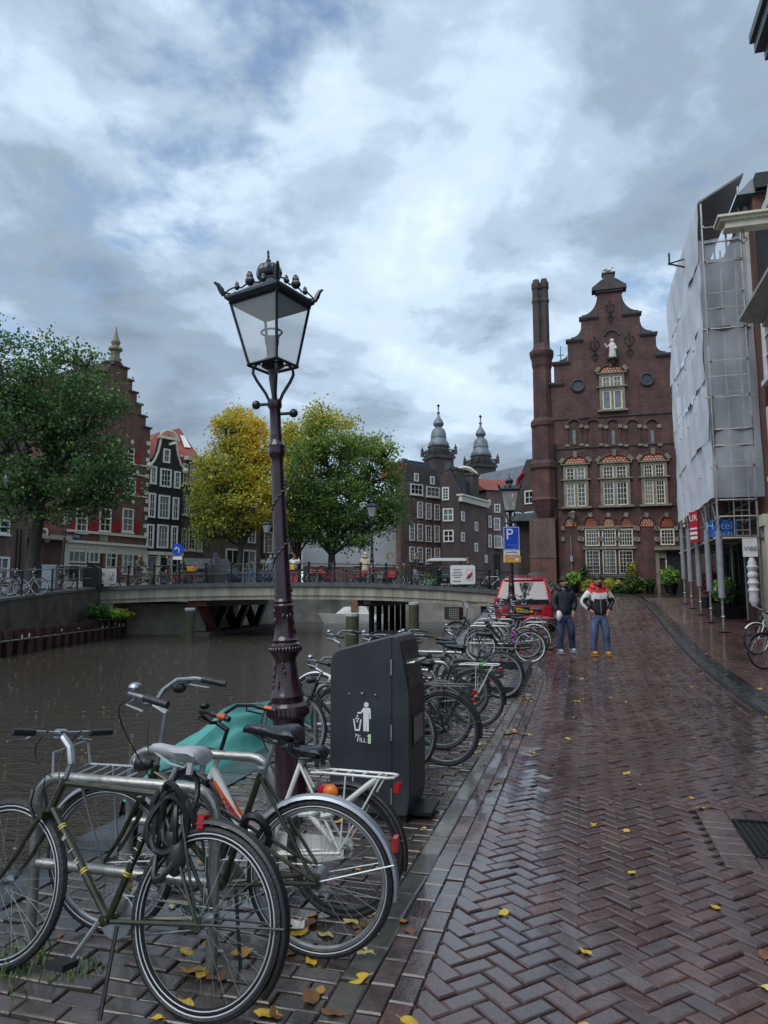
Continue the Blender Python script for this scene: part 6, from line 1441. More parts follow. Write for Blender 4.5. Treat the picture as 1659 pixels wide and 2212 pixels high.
def saddle_mesh(m):
    def mk():
        q = MB(); st = [(-.115, .05, .012, -.02), (-.11, .075, .022, -.004), (-.085, .083, .03, .006), (-.04, .076, .03, .003), (0, .052, .026, -.002), (.05, .034, .022, 0), (.11, .026, .02, .004), (.15, .021, .016, .002), (.165, .012, .01, -.008)]
        vs_ = []; m_ = 12
        for (x, w_, h_, dz) in st:
            for j in range(m_):
                a = 2 * PI * j / m_; cz = math.sin(a); vs_.append((x, w_ * math.cos(a) * (1 if cz > -.2 else .82), dz + (h_ * cz if cz > 0 else h_ * 1.5 * cz)))
        n = len(st); q.add(vs_, [(i * m_ + j, i * m_ + (j + 1) % m_, (i + 1) * m_ + (j + 1) % m_, (i + 1) * m_ + j) for i in range(n - 1) for j in range(m_)] + [tuple(range(m_))[::-1], tuple((n - 1) * m_ + j for j in range(m_))])
        for s_ in (-1, 1): q.tube([(-.08, s_ * .04, -.02), (-.04, s_ * .022, -.055), (.04, s_ * .018, -.05), (.13, s_ * .01, -.015)], .0045, 5)
        for s_ in (-1, 1): q.tube([(-.085, s_ * .045, -.075), (-.085, s_ * .045, -.03)], .014, 7)
        return q.mesh('saddle', m, smooth=50)
    return cached(('saddle', m.name), mk)
HUBF = lambda wb: Vector((wb, 0, RW_))
def frame_mesh(kind, m, wb):
    def mk():
        q = MB(); bb = Vector((.46, 0, .285)); st = Vector((.275, 0, .80)); hb_ = Vector((wb - .185, 0, .655)); ht = Vector((wb - .24, 0, .80)); rh = Vector((0, 0, RW_))
        if kind == 'oma': st = Vector((.30, 0, .74))
        q.tube([bb, st], .0155, 8); q.tube([hb_, ht], .019, 8); q.cyl(bb + Vector((0, -.036, 0)), bb + Vector((0, .036, 0)), .022, 10)
        for s_ in (-1, 1):
            o = Vector((0, s_ * .055, 0)); q.tube([bb + Vector((-.03, s_ * .02, 0)), rh + o], .0095, 6); q.tube([st + Vector((.0, s_ * .014, -.03)), rh + o], .008, 6); q.box(rh + o, (.04, .006, .05))
        if kind == 'diamond':
            q.tube([st + Vector((0, 0, -.02)), ht + Vector((.008, 0, -.02))], .0145, 8); q.tube([bb, hb_ + Vector((-.01, 0, .02))], .0165, 8)
        elif kind == 'mixte':
            q.tube([bb, hb_ + Vector((-.01, 0, .02))], .016, 8)
            for s_ in (-1, 1): q.tube([ht + Vector((.005, s_ * .01, -.035)), (.36, s_ * .034, .535), rh + Vector((0, s_ * .057, .01))], .0085, 6)
        elif kind == 'oma':
            pts = [ht + (hb_ - ht) * .3, (wb - .33, 0, .60), (wb - .46, 0, .45), (wb - .56, 0, .39), (.385, 0, .47)]
            q.tube([Vector(p) for p in pts], .0155, 8); q.tube([hb_, (wb - .33, 0, .45), (wb - .44, 0, .335), bb], .0155, 8)
        elif kind == 'low':
            q.tube([hb_ + (ht - hb_) * .4, (wb - .36, 0, .47), (wb - .47, 0, .36), bb], .028, 10); q.tube([(.40, 0, .5), (.2, 0, .52), (.02, 0, .62)], .02, 8); q.tube([(.22, 0, .52), (.08, 0, .40), rh], .017, 8)
        return q.mesh('frame', m, smooth=40)
    return cached(('frame', kind, m.name, wb), mk)
def bike(label, rear, front, kind='diamond', paint=None, rim=None, bar='upright', guard=None, rack=None, saddle=None, grips=None, lean=0.0, z=None, white_tyre=False, chain=None, crate=None, sh=.96, scale=1.0, lod=0, group=None, front_rack=False, extras=(), gfront=True, barm=None, fork=None, tyre=None):
    paint = paint or BLACKP; rim = rim or ALU; rim = CHROME if lod and rim is ALU else rim; saddle = saddle or LEATHER; barm = barm or ALU; fork = fork or paint
    rear, front = Vector((*rear[:2], 0)), Vector((*front[:2], 0)); h_ = math.atan2(front.y - rear.y, front.x - rear.x); wb = 1.07 if lod else 1.05
    if z is None: z = zg(sr(rear.x, rear.y)[0])
    T_ = thing('bicycle', label, 'bicycle', (rear.x, rear.y, z - .003), h_, group); T_.rotation_euler = (lean, 0, h_); T_.scale = (scale,) * 3
    link('frame', frame_mesh(kind, paint, wb), T_)
    hub = HUBF(wb); ht = Vector((wb - .24, 0, .80)); hb_ = Vector((wb - .185, 0, .655))
    for c in (Vector((0, 0, RW_)), hub):
        ty, rm, sp = wheel_meshes(rim, white_tyre, lod); w_ = link('wheel', sp, T_, c, (0, random.random() * 6, 0)); link('tyre', ty, w_); link('rim', rm, w_)
    def fk():
        q = MB(); q.box(hb_ + Vector((.005, 0, -.012)), (.03, .11, .03))
        for s_ in (-1, 1): q.tube([hb_ + Vector((.005, s_ * .045, -.01)), hb_ + (hub - hb_) * .6 + Vector((-.012, s_ * .05, 0)), hub + Vector((0, s_ * .05, 0))], [.012, .011, .008], 7)
        return q.mesh('fork', fork, smooth=40)
    link('fork', cached(('fork', fork.name, wb), fk), T_)
    tb_ = .275 if kind != 'oma' else .30
    link('seat_post', cached(('post', kind, sh), lambda: MB().tube([(tb_, 0, .76 if kind != 'oma' else .72), (tb_ - (sh - .80) * .36, 0, sh - .045)], .0125, 8).tube([(tb_ + .004, 0, .79 if kind != 'oma' else .73), (tb_, 0, .812 if kind != 'oma' else .752)], .02, 8).mesh('seat_post', ALU, smooth=40)), T_)
    link('saddle', saddle_mesh(saddle), T_, (tb_ - (sh - .80) * .36 - .01, 0, sh), (0, -.05, 0))
    # handlebar
    gm = grips or BLACKPL
    def hbm():
        q = MB(); g = {-1: MB(), 1: MB()}; sx = ht.x
        if bar == 'flat':
            q.tube([(sx, 0, .80), (sx - .02, 0, .87)], .0125, 8); q.tube([(sx - .02, 0, .86), (sx + .005, 0, .93), (sx + .075, 0, .985)], [.019, .02, .017], 8); q.cyl((sx + .075, -.022, .985), (sx + .075, .022, .985), .022, 10)
            q.tube([(sx + .05, -.29, .995), (sx + .075, -.05, .985), (sx + .075, .05, .985), (sx + .05, .29, .995)], .0115, 8)
            for s_ in (-1, 1): g[s_].tube([(sx + .05, s_ * .30, .995), (sx + .062, s_ * .17, .99)], .0165, 10); q.tube([(sx + .068, s_ * .15, .985), (sx + .11, s_ * .16, .96), (sx + .115, s_ * .25, .95)], .006, 5)
        else:
            ris = {'upright': .15, 'high': .25, 'swept': .08}[bar]; z0 = .80
            q.tube([(sx, 0, z0), (sx - .045, 0, z0 + ris)], .0125, 8); q.tube([(sx - .045, 0, z0 + ris - .01), (sx + .03, 0, z0 + ris + .03)], .016, 8)
            zt = z0 + ris + .03
            for s_ in (-1, 1):
                pts = [(sx + .03, 0, zt), (sx + .045, s_ * .06, zt + .005), (sx + .05, s_ * .13, zt + .045), (sx + .02, s_ * .21, zt + .085), (sx - .06, s_ * .265, zt + .085), (sx - .20, s_ * .285, zt + .06)]
                q.tube(pts, .011, 8); g[s_].tube([(sx - .09, s_ * .27, zt + .081), (sx - .215, s_ * .287, zt + .057)], .0165, 10)
                q.tube([(sx - .03, s_ * .25, zt + .07), (sx - .01, s_ * .28, zt + .05), (sx - .11, s_ * .31, zt + .03)], .006, 5)
            q.ball((sx + .0, .20, zt + .115), .03, 0, 10, 6, (1, 1, .7))
        return q.mesh('handlebar', barm, smooth=40), g[-1].mesh('grip', gm, smooth=40), g[1].mesh('grip', gm, smooth=40)
    a, b_, c_ = cached(('bar', bar, gm.name, barm.name, wb), hbm); ho = link('handlebar', a, T_); link('grip', b_, ho); link('grip', c_, ho)
    if guard:
        def gd():
            q = MB(); arc_guard((0, 0, RW_), RW_ + .018, R(40), R(190), .029, q)
            q.tube([(0, .05, RW_), ((RW_ + .02) * math.cos(R(165)), .03, RW_ + (RW_ + .02) * math.sin(R(165)))], .0035, 4); q.tube([(0, -.05, RW_), ((RW_ + .02) * math.cos(R(165)), -.03, RW_ + (RW_ + .02) * math.sin(R(165)))], .0035, 4)
            f = MB(); arc_guard((hub.x, 0, RW_), RW_ + .018, R(40), R(195), .027, f)
            for s_ in (-1, 1): f.tube([(hub.x, s_ * .05, RW_), (hub.x + (RW_ + .02) * math.cos(R(175)), s_ * .028, RW_ + (RW_ + .02) * math.sin(R(175)))], .0035, 4)
            return q.mesh('mudguard', guard, smooth=40), f.mesh('mudguard', guard, smooth=40)
        a, b_ = cached(('guard', guard.name, wb), gd); link('mudguard', a, T_)
        if gfront: link('mudguard', b_, T_)
    if rack:
        def rk():
            q = MB(); zz = .755; pts = [(.20, .03, zz - .01), (.12, .06, zz), (-.26, .065, zz), (-.29, .045, zz), (-.29, -.045, zz), (-.26, -.065, zz), (.12, -.06, zz), (.20, -.03, zz - .01)]
            q.tube(pts, .0075, 6)
            for x in (-.20, -.11, -.02, .07): q.tube([(x, -.062, zz), (x, .062, zz)], .006, 5)
            for s_ in (-1, 1): q.tube([(-.22, s_ * .063, zz), (0, s_ * .062, RW_ + .02)], .006, 5); q.tube([(-.02, s_ * .063, zz), (0, s_ * .062, RW_ + .02)], .005, 5)
            return q.mesh('luggage_rack', rack, smooth=40)
        link('luggage_rack', cached(('rack', rack.name), rk), T_)
    def cr():
        q = MB(); bb = Vector((.46, 0, .285)); q.lathe([(.085, -.003), (.088, 0), (.085, .003)], 20, 0, M=Matrix.Rotation(PI / 2, 3, 'X'), c=bb + Vector((0, -.05, 0)))
        for s_ in (-1, 1): q.tube([bb + Vector((0, s_ * .06, 0)), bb + Vector((s_ * .09, s_ * .075, -s_ * .145))], .0105, 6)
        q.tube([bb + Vector((0, -.05, .082)), (0, -.048, RW_ + .035)], .004, 4); q.tube([bb + Vector((0, -.05, -.082)), (0, -.048, RW_ - .035)], .004, 4)
        return (q.mesh('crank', ALU),) + tuple(MB().box(bb + Vector((s_ * .09, s_ * .125, -s_ * .145)), (.09, .085, .024)).mesh('pedal', BLACKPL) for s_ in (-1, 1))
    a, b_, c_ = cached(('crank',), cr); co = link('crank', a, T_); link('pedal', b_, co); link('pedal', c_, co)
    if chain:
        def ccm():
            q = MB(); bb = (.46, .285); pts = []
            for k in range(11): t_ = -PI / 2 + PI * k / 10; pts.append((bb[0] + .105 * math.cos(t_), bb[1] + .105 * math.sin(t_)))
            for k in range(9): t_ = PI / 2 + PI * k / 8; pts.append((.01 + .05 * math.cos(t_), RW_ + .05 * math.sin(t_)))
            q.prism(pts, -.068, -.036); return q.mesh('chain_case', chain)
        link('chain_case', cached(('case', chain.name), ccm), T_)
    def lt():
        q = MB(); q.lathe([(.02, -.05), (.034, -.02), (.038, .02), (.033, .03)], 12, 0, M=Matrix.Rotation(PI / 2, 3, 'Y'), c=(ht.x + .075, 0, .80)); q.box((ht.x + .045, 0, .79), (.05, .012, .012)); q.lathe([(.031, .028), (.033, .034), (.02, .037)], 12, 1, M=Matrix.Rotation(PI / 2, 3, 'Y'), c=(ht.x + .075, 0, .80))
        return q.mesh('headlight', [BLACKPL, ALU], smooth=40)
    if bar != 'flat': link('headlight', cached(('light', wb), lt), T_)
    if rack or guard:
        link('rear_light', cached(('rl', bool(rack)), lambda: MB().box((-.305, 0, .70), (.03, .07, .045)).mesh('rear_light', REDLENS) if rack else MB().box((-.355, 0, .52), (.02, .045, .06)).mesh('rear_light', REDLENS)), T_)
    link('kickstand', cached(('kick',), lambda: MB().tube([(.38, .04, .28), (.30, .16, .005)], .008, 6).mesh('kickstand', DARKMET)), T_)
    if front_rack or crate:
        def frk():
            q = MB(); zz = .74; x0 = hub.x - .1; q.tube([(x0, -.14, zz), (x0 + .32, -.14, zz), (x0 + .32, .14, zz), (x0, .14, zz)], .008, 6, close=True)
            for k in range(4): q.tube([(x0 + .06 + k * .07, -.14, zz), (x0 + .06 + k * .07, .14, zz)], .005, 4)
            for s_ in (-1, 1): q.tube([(x0 + .18, s_ * .13, zz), hub + Vector((0, s_ * .06, 0))], .007, 5); q.tube([(x0, s_ * .10, zz), (x0 - .05, s_ * .02, zz + .02)], .007, 5)
            q.tube([(x0 + .32, -.14, zz), (x0 + .33, -.13, zz + .12), (x0 + .33, .13, zz + .12), (x0 + .32, .14, zz)], .007, 5); return q.mesh('front_carrier', front_rack if front_rack else BLACKP)
        link('front_carrier', cached(('frk', (front_rack or BLACKP).name, wb), frk), T_)
    if crate:
        def crm():
            q = MB(); x0, x1, y0, y1, z0, z1 = hub.x - .12, hub.x + .26, -.2, .2, .765, 1.02
            for k in range(6):
                z = z0 + (z1 - z0) * k / 5; t_ = .03 if k == 5 else .016
                q.b2((x0, y0, z), (x1, y0 + .012, z + t_)); q.b2((x0, y1 - .012, z), (x1, y1, z + t_)); q.b2((x0, y0 + .012, z), (x0 + .012, y1 - .012, z + t_)); q.b2((x1 - .012, y0 + .012, z), (x1, y1 - .012, z + t_))
            for k in range(8):
                x = x0 + .01 + (x1 - x0 - .02) * k / 7; q.b2((x - .006, y0 + .001, z0), (x + .006, y0 + .011, z1)); q.b2((x - .006, y1 - .011, z0), (x + .006, y1 - .001, z1))
                y = y0 + .01 + (y1 - y0 - .02) * k / 7; q.b2((x0 + .001, y - .006, z0), (x0 + .011, y + .006, z1)); q.b2((x1 - .011, y - .006, z0), (x1 - .001, y + .006, z1))
            q.b2((x0, y0, z0 - .012), (x1, y1, z0 - .001)); return q.mesh('crate', crate)
        link('crate', cached(('crate', crate.name, wb), crm), T_)
    for nm, mm, fn in extras: q = MB(); fn(q); q.build(nm, mm, T_, smooth=40)
    return T_
GB = 'bicycles parked on the near quay'
# ---- foreground
def ex_lockA(q):
    rr = random.Random(3)
    for k in range(7):
        cx, cz, ra, rb = .20 + rr.gauss(0, .022), .70 + rr.gauss(0, .03), rr.uniform(.045, .085), rr.uniform(.10, .17); tl = rr.uniform(-.5, .3); y0 = rr.uniform(-.045, .055)
        q.tube([(cx + ra * math.cos(t_) + tl * rb * .4 * math.sin(t_), y0 + .03 * math.sin(2 * t_ + k), cz + rb * math.sin(t_)) for t_ in [2 * PI * j / 16 for j in range(16)]], .0125, 6, close=True)
    q.ball((.15, .025, .56), .05, 0, 10, 8, (.9, .7, 1.5)); q.ball((.19, .01, .62), .045, 0, 10, 8, (1, .8, 1.3))
def ex_brake(q):
    for s_ in (-1, 1): q.tube([(.895, s_ * .035, .60), (.94, s_ * .05, .68), (.955, s_ * .03, .74)], .009, 5)
    q.tube([(.955, -.03, .74), (.93, 0, .80), (.955, .03, .74)], .003, 4)
    q.tube([(.86 + .09 * math.sin(t_ * PI), .1 - .07 * t_, 1.0 - .2 * t_) for t_ in [j / 10 for j in range(11)]], .0035, 5); q.tube([(.86 + .06 * math.sin(t_ * PI), -.1 + .07 * t_, 1.0 - .24 * t_) for t_ in [j / 10 for j in range(11)]], .0035, 5)
bA = bike('olive green sports bicycle with grey saddle and flat handlebar nearest the camera', (-.72, 2.87), (-1.63, 3.22), 'diamond', OLIVE, mat('black rim', (.03, .032, .035), .3, .6, .15, 9), 'flat', None, None, GREYVINYL, lean=R(10), white_tyre=True, sh=.955, group=GB, z=0,
     extras=(('lock_chain', BLACKPL, ex_lockA), ('brake', BLACKPL, ex_brake), ('tail_light', REDLENS, lambda q: q.box((.06, .0, .70), (.03, .05, .05)))))
q = MB(); arc_guard((0, 0, RW_), RW_ + .018, R(-20), R(110), .027, q); 
gA = MB(); arc_guard((0, 0, RW_), RW_ + .02, R(75), R(215), .027, gA)
for s_ in (-1, 1): gA.tube([(0, s_ * .055, RW_), ((RW_ + .02) * math.cos(R(175)), s_ * .03, RW_ + (RW_ + .02) * math.sin(R(175)))], .005, 5); gA.tube([(0, s_ * .055, RW_), (.12, s_ * .06, .69), (.14, s_ * .04, .72)], .006, 5)
gA.build('mudguard', BLACKPL, bA, smooth=40)
DARKRIM = 0
DEC = mat('worn decal white', (.5, .5, .46), .5, 0, .1, 9); DECY = mat('yellow pinstripe', (.55, .42, .06), .5, 0, .1, 9)
bb, hb0 = Vector((.46, 0, .285)), Vector((.855, 0, .675)); st0 = Vector((.275, 0, .80))
def tube_text(root, p0, p1, ch, f_, side=1, sz=.036, m=DEC):
    p = p0.lerp(p1, f_); d_ = (p1 - p0).normalized(); ang = math.atan2(d_.z, d_.x)
    return text('lettering', ch, sz, root, m, (p.x, side * .0172, p.z), (PI / 2, -ang if side < 0 else ang - PI, 0 if side < 0 else PI))
for ch, f_ in (('R', .72), ('I', .60), ('H', .50)): tube_text(bA, bb, hb0, ch, f_, 1)
for ch, f_ in (('R', .62), ('I', .54), ('H', .46)): tube_text(bA, bb, st0, ch, f_, 1, .032)
q = MB()
for (a, b_, f_) in ((bb, hb0, .80), (bb, hb0, .82), (bb, hb0, .42), (bb, hb0, .40), (bb, st0, .72), (bb, st0, .74), (bb, st0, .36), (bb, st0, .34)):
    p = a.lerp(b_, f_); d_ = (b_ - a).normalized(); q.cyl(p - d_ * .003, p + d_ * .003, .0172, 12)
q.build('pinstripe', DECY, bA)
def ex_cables(q):
    sx = .81
    for s_ in (-1, 1):
        P4 = [Vector(p) for p in ((sx - .04, s_ * .25, 1.15), (sx + .16, s_ * .22, 1.14), (sx + .14, s_ * .05, .95), (sx + .025, s_ * .02, .74))]
        q.tube([P4[0] * (1 - t_) ** 3 + P4[1] * 3 * t_ * (1 - t_) ** 2 + P4[2] * 3 * t_ * t_ * (1 - t_) + P4[3] * t_ ** 3 for t_ in [j / 12 for j in range(13)]], .0035, 5)
    q.ball((sx + .02, -.24, 1.12), .036, 0, 10, 6, (1, 1, .8))
bB = bike('olive green twin-tube bicycle with silver mudguards and black saddle', (-.29, 3.35), (-1.29, 3.58), 'mixte', OLIVE, ALU, 'high', SILVERP, None, LEATHER, lean=R(-2), white_tyre=True, sh=.98, group=GB, z=0, chain=None, front_rack=SILVERP, barm=ALU,
     extras=(('brake_cable', BLACKPL, ex_cables), ('lock', BLACKPL, lambda q: q.tube([(.30 + .06 * math.cos(a), .06 * math.sin(a) * .8, .52 + .09 * math.sin(a)) for a in [2 * PI * k / 14 for k in range(14)]], .02, 6, close=True)), ('gear_hub', ALU, lambda q: q.cyl((0, -.04, RW_), (0, .04, RW_), .04, 14))))
def ex_orange(q):
    q.prism([(.512, .325), (.812, .655), (.832, .647), (.532, .317)], .0285, .030); q.prism([(.512, .325), (.812, .655), (.832, .647), (.532, .317)], -.030, -.0285)
bC = bike('white and orange step-through bicycle with white luggage rack', (-.21, 3.74), (-1.17, 4.05), 'low', WHITEP, BLACKPL, 'upright', BLACKPL, WHITEP, LEATHER, grips=BLACKPL, lean=R(4), sh=.86, scale=.92, group=GB, z=0, chain=WHITEP, barm=DARKMET, gfront=True, fork=BLACKP,
     extras=(('orange_stripe', ORANGE, ex_orange), ('orange_grip', ORANGE, lambda q: [q.tube([(.81 - .14, s_ * .278, 1.052), (.81 - .19, s_ * .285, 1.046)], .0178, 10) for s_ in (-1, 1)]), ('amber_lamp', AMBER, lambda q: q.ball((.06, .075, .66), .045, 0, 10, 7, (1, .8, .9))), ('red_reflector', REDLENS, lambda q: q.lathe([(.04, 0), (.038, .02), (.02, .028)], 12, 0, (.10, .06, .66), M=Matrix.Rotation(-PI / 2, 3, 'X'))), ('rack_strut', WHITEP, lambda q: [q.tube([(-.20, s_ * .055, .75), (.06, s_ * .06, .54), (.12, s_ * .04, .52)], .015, 8) for s_ in (-1, 1)])))
tube_text(bC, Vector((.46, 0, .285)), Vector((.82, 0, .62)), 'KONING', .62, 1, .05, REDP).location.y = .032
# ---- beside and behind the bin
def gpt(px, py):
    d = sight(px, py); t_ = .5
    while t_ < 90:
        p = Vector((0, 0, EYE)) + d * t_
        if p.z <= zg(sr(p.x, p.y)[0]): return p
        t_ += .01
def quay_bike(label, s_, r_, ds=.08, **k):
    rear = xy(s_, r_); front = xy(s_ + ds, r_ - 1.06); return bike(label, rear, front, group=GB, **k)
bike('black bicycle half hidden between lamp post and waste bin', (.14, 6.62), (-.90, 6.93), 'diamond', BLACKP, ALU, 'swept', None, None, lean=R(2), white_tyre=True, group=GB, chain=BLACKPL)
quay_bike('black bicycle with black luggage rack just right of the waste bin', 6.81, -1.28, kind='mixte', guard=BLACKPL, rack=BLACKP, white_tyre=False, rim=ALU, lean=R(-2), chain=BLACKPL)
quay_bike('black bicycle with pale handlebar rising above the waste bin', 7.5, -1.45, kind='oma', guard=BLACKPL, bar='high', barm=SILVERP, lean=R(3), chain=BLACKPL)
quay_bike('white painted bicycle behind the waste bin beside the canal', 7.9, -1.95, kind='diamond', paint=WHITEP, fork=WHITEP, guard=WHITEP, bar='high', lean=R(-2))
quay_bike('black bicycle with white luggage rack tied with a green band', 8.84, -1.26, kind='oma', guard=BLACKPL, rack=WHITEP, lean=R(-3), chain=BLACKPL, extras=(('green_band', GREENP, lambda q: (q.box((-.08, 0, .762), (.05, .15, .012)), q.tube([(-.08, -.06, .76), (-.07, -.068, .55)], .012, 5))),))
quay_bike('black bicycle with large black crate on the front behind the waste bin', 9.3, -1.5, kind='diamond', guard=BLACKPL, crate=BLACKPL, bar='upright', lean=R(3))
quay_bike('black bicycle with black crate in front, third from the waste bin', 10.0, -1.6, kind='oma', guard=BLACKPL, crate=BLACKPL, lean=R(-2), chain=BLACKPL)
quay_bike('black bicycle with long rack beside the black timber edging', 11.2, -1.22, kind='oma', guard=BLACKPL, rack=BLACKP, rim=ALU, white_tyre=True, lean=R(2), chain=BLACKPL)
# ---- group before the red car
PINK = mat('purple flower garland', (.30, .10, .33), .6, 0, .3, 9)
bike('black bicycle with white rims and purple garland standing before the black edging', (3.11, 15.34), (2.02, 15.52), 'oma', BLACKP, WHITEP, 'upright', BLACKPL, BLACKP, white_tyre=True, group=GB, chain=BLACKPL, front_rack=BLACKP, lean=R(-2), extras=(('garland', PINK, lambda q: [q.ball((.33 + .03 * math.sin(k * 2.1), .03 * math.cos(k * 1.3), .45 + k * .035), .03, 0, 6, 5) for k in range(9)]),))
quay_bike('black bicycle with cream mudguards behind the white rimmed one', 16.3, -1.2, ds=-.05, kind='oma', guard=TANP, bar='high', rim=CHROME, lean=R(3), front_rack=BLACKP)
quay_bike('silver bicycle with white mudguards among the bicycles before the red car', 16.9, -1.05, kind='mixte', paint=SILVERP, guard=WHITEP, rack=SILVERP, bar='high', lean=R(-3))
quay_bike('dark bicycle with black front crate nearest the water before the red car', 17.3, -1.9, kind='oma', guard=BLACKPL, crate=BLACKPL, bar='high', lean=R(2))
quay_bike('black bicycle sticking out furthest towards the road before the red car', 17.75, -.80, kind='oma', guard=BLACKPL, rack=BLACKP, bar='high', lean=R(-2), chain=BLACKPL)
quay_bike('dark grey bicycle with tall swept handlebar closest to the red car', 18.25, -1.15, kind='diamond', guard=SILVERP, bar='high', rack=BLACKP, lean=R(3))
# ---- right edge, left bank, bridge
fa, fb = gpt(1638, 1420), gpt(1654, 1452)
bike('white framed bicycle parked at the right edge in front of the shop door', (fa.x + 1.0, fa.y + .25), (fa.x, fa.y), 'mixte', WHITEP, ALU, 'upright', WHITEP, None, z=fa.z + .05, white_tyre=False, group='bicycles at the right edge')
bike('black bicycle in front of the white framed one at the right edge', (fb.x + 1.0, fb.y + .2), (fb.x, fb.y), 'oma', BLACKP, ALU, 'upright', BLACKPL, None, z=fb.z + .05, group='bicycles at the right edge')
GL = 'bicycles behind the left quay railing'
for k, (px, Y, lab) in enumerate(((8, 27.5, 'bicycle with pale rims at the left edge behind the quay railing'), (48, 28.2, 'grey bicycle behind the quay railing left of the tree trunk'), (-20, 28.4, 'dark bicycle leaning behind the rail at the very left edge'))):
    x = at(px, 1285, Y).x; bike(lab, (x - .5, Y), (x + .5, Y + .25), 'oma', BLACKP if k != 1 else SILVERP, ALU, 'upright', BLACKPL, z=ZL(Y), white_tyre=True, lod=1, group=GL)
x = at(122, 1285, 35.4).x; bike('bicycle leaning by the lamp post at the left end of the bridge', (x - .3, 35.6), (x + .6, 35.2), 'oma', BLACKP, ALU, 'upright', BLACKPL, None, z=ZL(35.4), lod=1, crate=BLACKPL, group=GL)
GBR = 'bicycles along the bridge railing'
YEL = mat('yellow crate plastic', (.70, .43, .02), .5, 0, .08, 6)
CRR = mat('red pannier', (.50, .02, .03), .55, 0, .1, 6)
bl_ = [(250, 1, 'oma', BLACKP, 'bicycle with white tyre behind the left notice board', {}), (289, -1, 'oma', TANP, 'tan bicycle at the left end of the bridge railing', dict(guard=TANP)), (332, 1, 'oma', BLACKP, 'black bicycle with large front wheel beside the tan one', {}), (374, -1, 'oma', REDP, 'dark red bicycle next to the walking woman on the bridge', dict(guard=BLACKPL)),
       (408, 1, 'mixte', REDP, 'red bicycle with pale tyres left of the yellow crate', dict(wt=True)), (436, -1, 'oma', BLACKP, 'black bicycle with yellow crate on the bridge', dict(crate=YEL)), (520, 1, 'oma', BLUEP, 'bright blue bicycle right of the covered motorcycle', dict(guard=BLUEP)), (556, -1, 'mixte', BLUEP, 'blue ladies bicycle under the far lamp post', {}), (588, 1, 'oma', BLACKP, 'black bicycle partly hidden by the big lamp post shaft', dict(wt=True)),
       (652, -1, 'oma', BLACKP, 'black bicycle with yellow crate right of the big lamp post shaft', dict(crate=YEL)), (707, 1, 'oma', REDP, 'bright red bicycle in front of the green tree', dict(guard=REDP)), (757, -1, 'oma', REDP, 'red bicycle with red pannier left of the cream coat', dict(pan=CRR)), (790, 1, 'mixte', TANP, 'bicycle with pale wheels beneath the cream coat', dict(wt=True)), (822, -1, 'oma', PURPLEP, 'purple bicycle with red pannier by the bridge lamp post', dict(guard=PURPLEP, pan=CRR)),
       (846, 1, 'oma', BLACKP, 'black bicycle with grey bag right of the purple one', dict(pan=SILVERP)), (884, -1, 'oma', BLACKP, 'black bicycle before the man in jeans on the bridge', dict(wt=True)), (938, 1, 'oma', GREENP, 'bright green bicycle on the bridge', dict(guard=GREENP, chain=GREENP, rim=GREENP)), (1003, -1, 'oma', BLACKP, 'black bicycle behind the right notice board', {}), (1062, 1, 'diamond', WHITEP, 'white framed bicycle at the right end of the bridge railing', dict(fork=WHITEP))]
for i, (px, dr, kd, pn, lab, o_) in enumerate(bl_):
    Y = BY0 + .75 + .12 * (i % 3); x = at(px, 1285, Y).x; zz = zt(x) - .1
    ex = ()
    if 'pan' in o_: ex = (('pannier', o_['pan'], lambda q: [q.box((-.06, s_ * .13, .56), (.34, .12, .30)) for s_ in (-1, 1)]),)
    bike(lab, (x - dr * .52, Y), (x + dr * .52, Y + .12 * (1 if i % 2 else -1)), kd, pn, o_.get('rim', ALU), 'high' if i % 2 else 'upright', o_.get('guard', BLACKPL), BLACKP, z=zz, white_tyre=o_.get('wt', False), crate=o_.get('crate'), chain=o_.get('chain', BLACKPL), lod=1, group=GBR, extras=ex, lean=R(4), fork=o_.get('fork'))
# ---- steel bicycle stands
def stand(s_, r0, r1, label, h_=.74, lab_group='steel bicycle stands on the quay'):
    p0, p1 = P3(s_, r0), P3(s_, r1); T_ = thing('bicycle_stand', label, 'bike stand', p0, -AZ + PI, lab_group); ln = (p1 - p0).length; rr = .12
    pts = [(0, 0, -.02), (0, 0, h_ - rr)] + [(rr - rr * math.cos(t_), 0, h_ - rr + rr * math.sin(t_)) for t_ in [PI / 2 * k / 5 for k in range(1, 6)]] + [(ln - rr + rr * math.sin(t_), 0, h_ - rr + rr * math.cos(t_)) for t_ in [PI / 2 * k / 5 for k in range(0, 6)]] + [(ln, 0, -.02)]
    q = MB(); q.tube(pts, .025, 12); q.build('hoop', STEEL, T_, smooth=40); q = MB(); q.tube([(.02, 0, .36), (ln - .02, 0, .36)], .022, 10); q.build('crossbar', STEEL, T_, smooth=40)
stand(2.92, -1.57, -2.50, 'shiny steel bicycle stand nearest the camera behind the olive sports bicycle', .75)
stand(3.58, -1.60, -2.45, 'steel bicycle stand behind the olive twin-tube bicycle')
for k, s_ in enumerate((6.6, 7.3, 8.1, 9.0, 10.4)): stand(s_, -1.62, -2.5, ['steel stand right behind the waste bin', 'steel stand second behind the waste bin', 'steel stand by the black bicycle with white rack', 'steel stand by the crate bicycles', 'steel stand before the black timber edging'][k])
for k, s_ in enumerate((15.95, 16.6, 17.5)): stand(s_, -1.55, -2.45, ['steel stand behind the white rimmed bicycle', 'steel stand under the cream mudguard bicycle', 'steel stand nearest the red car'][k])
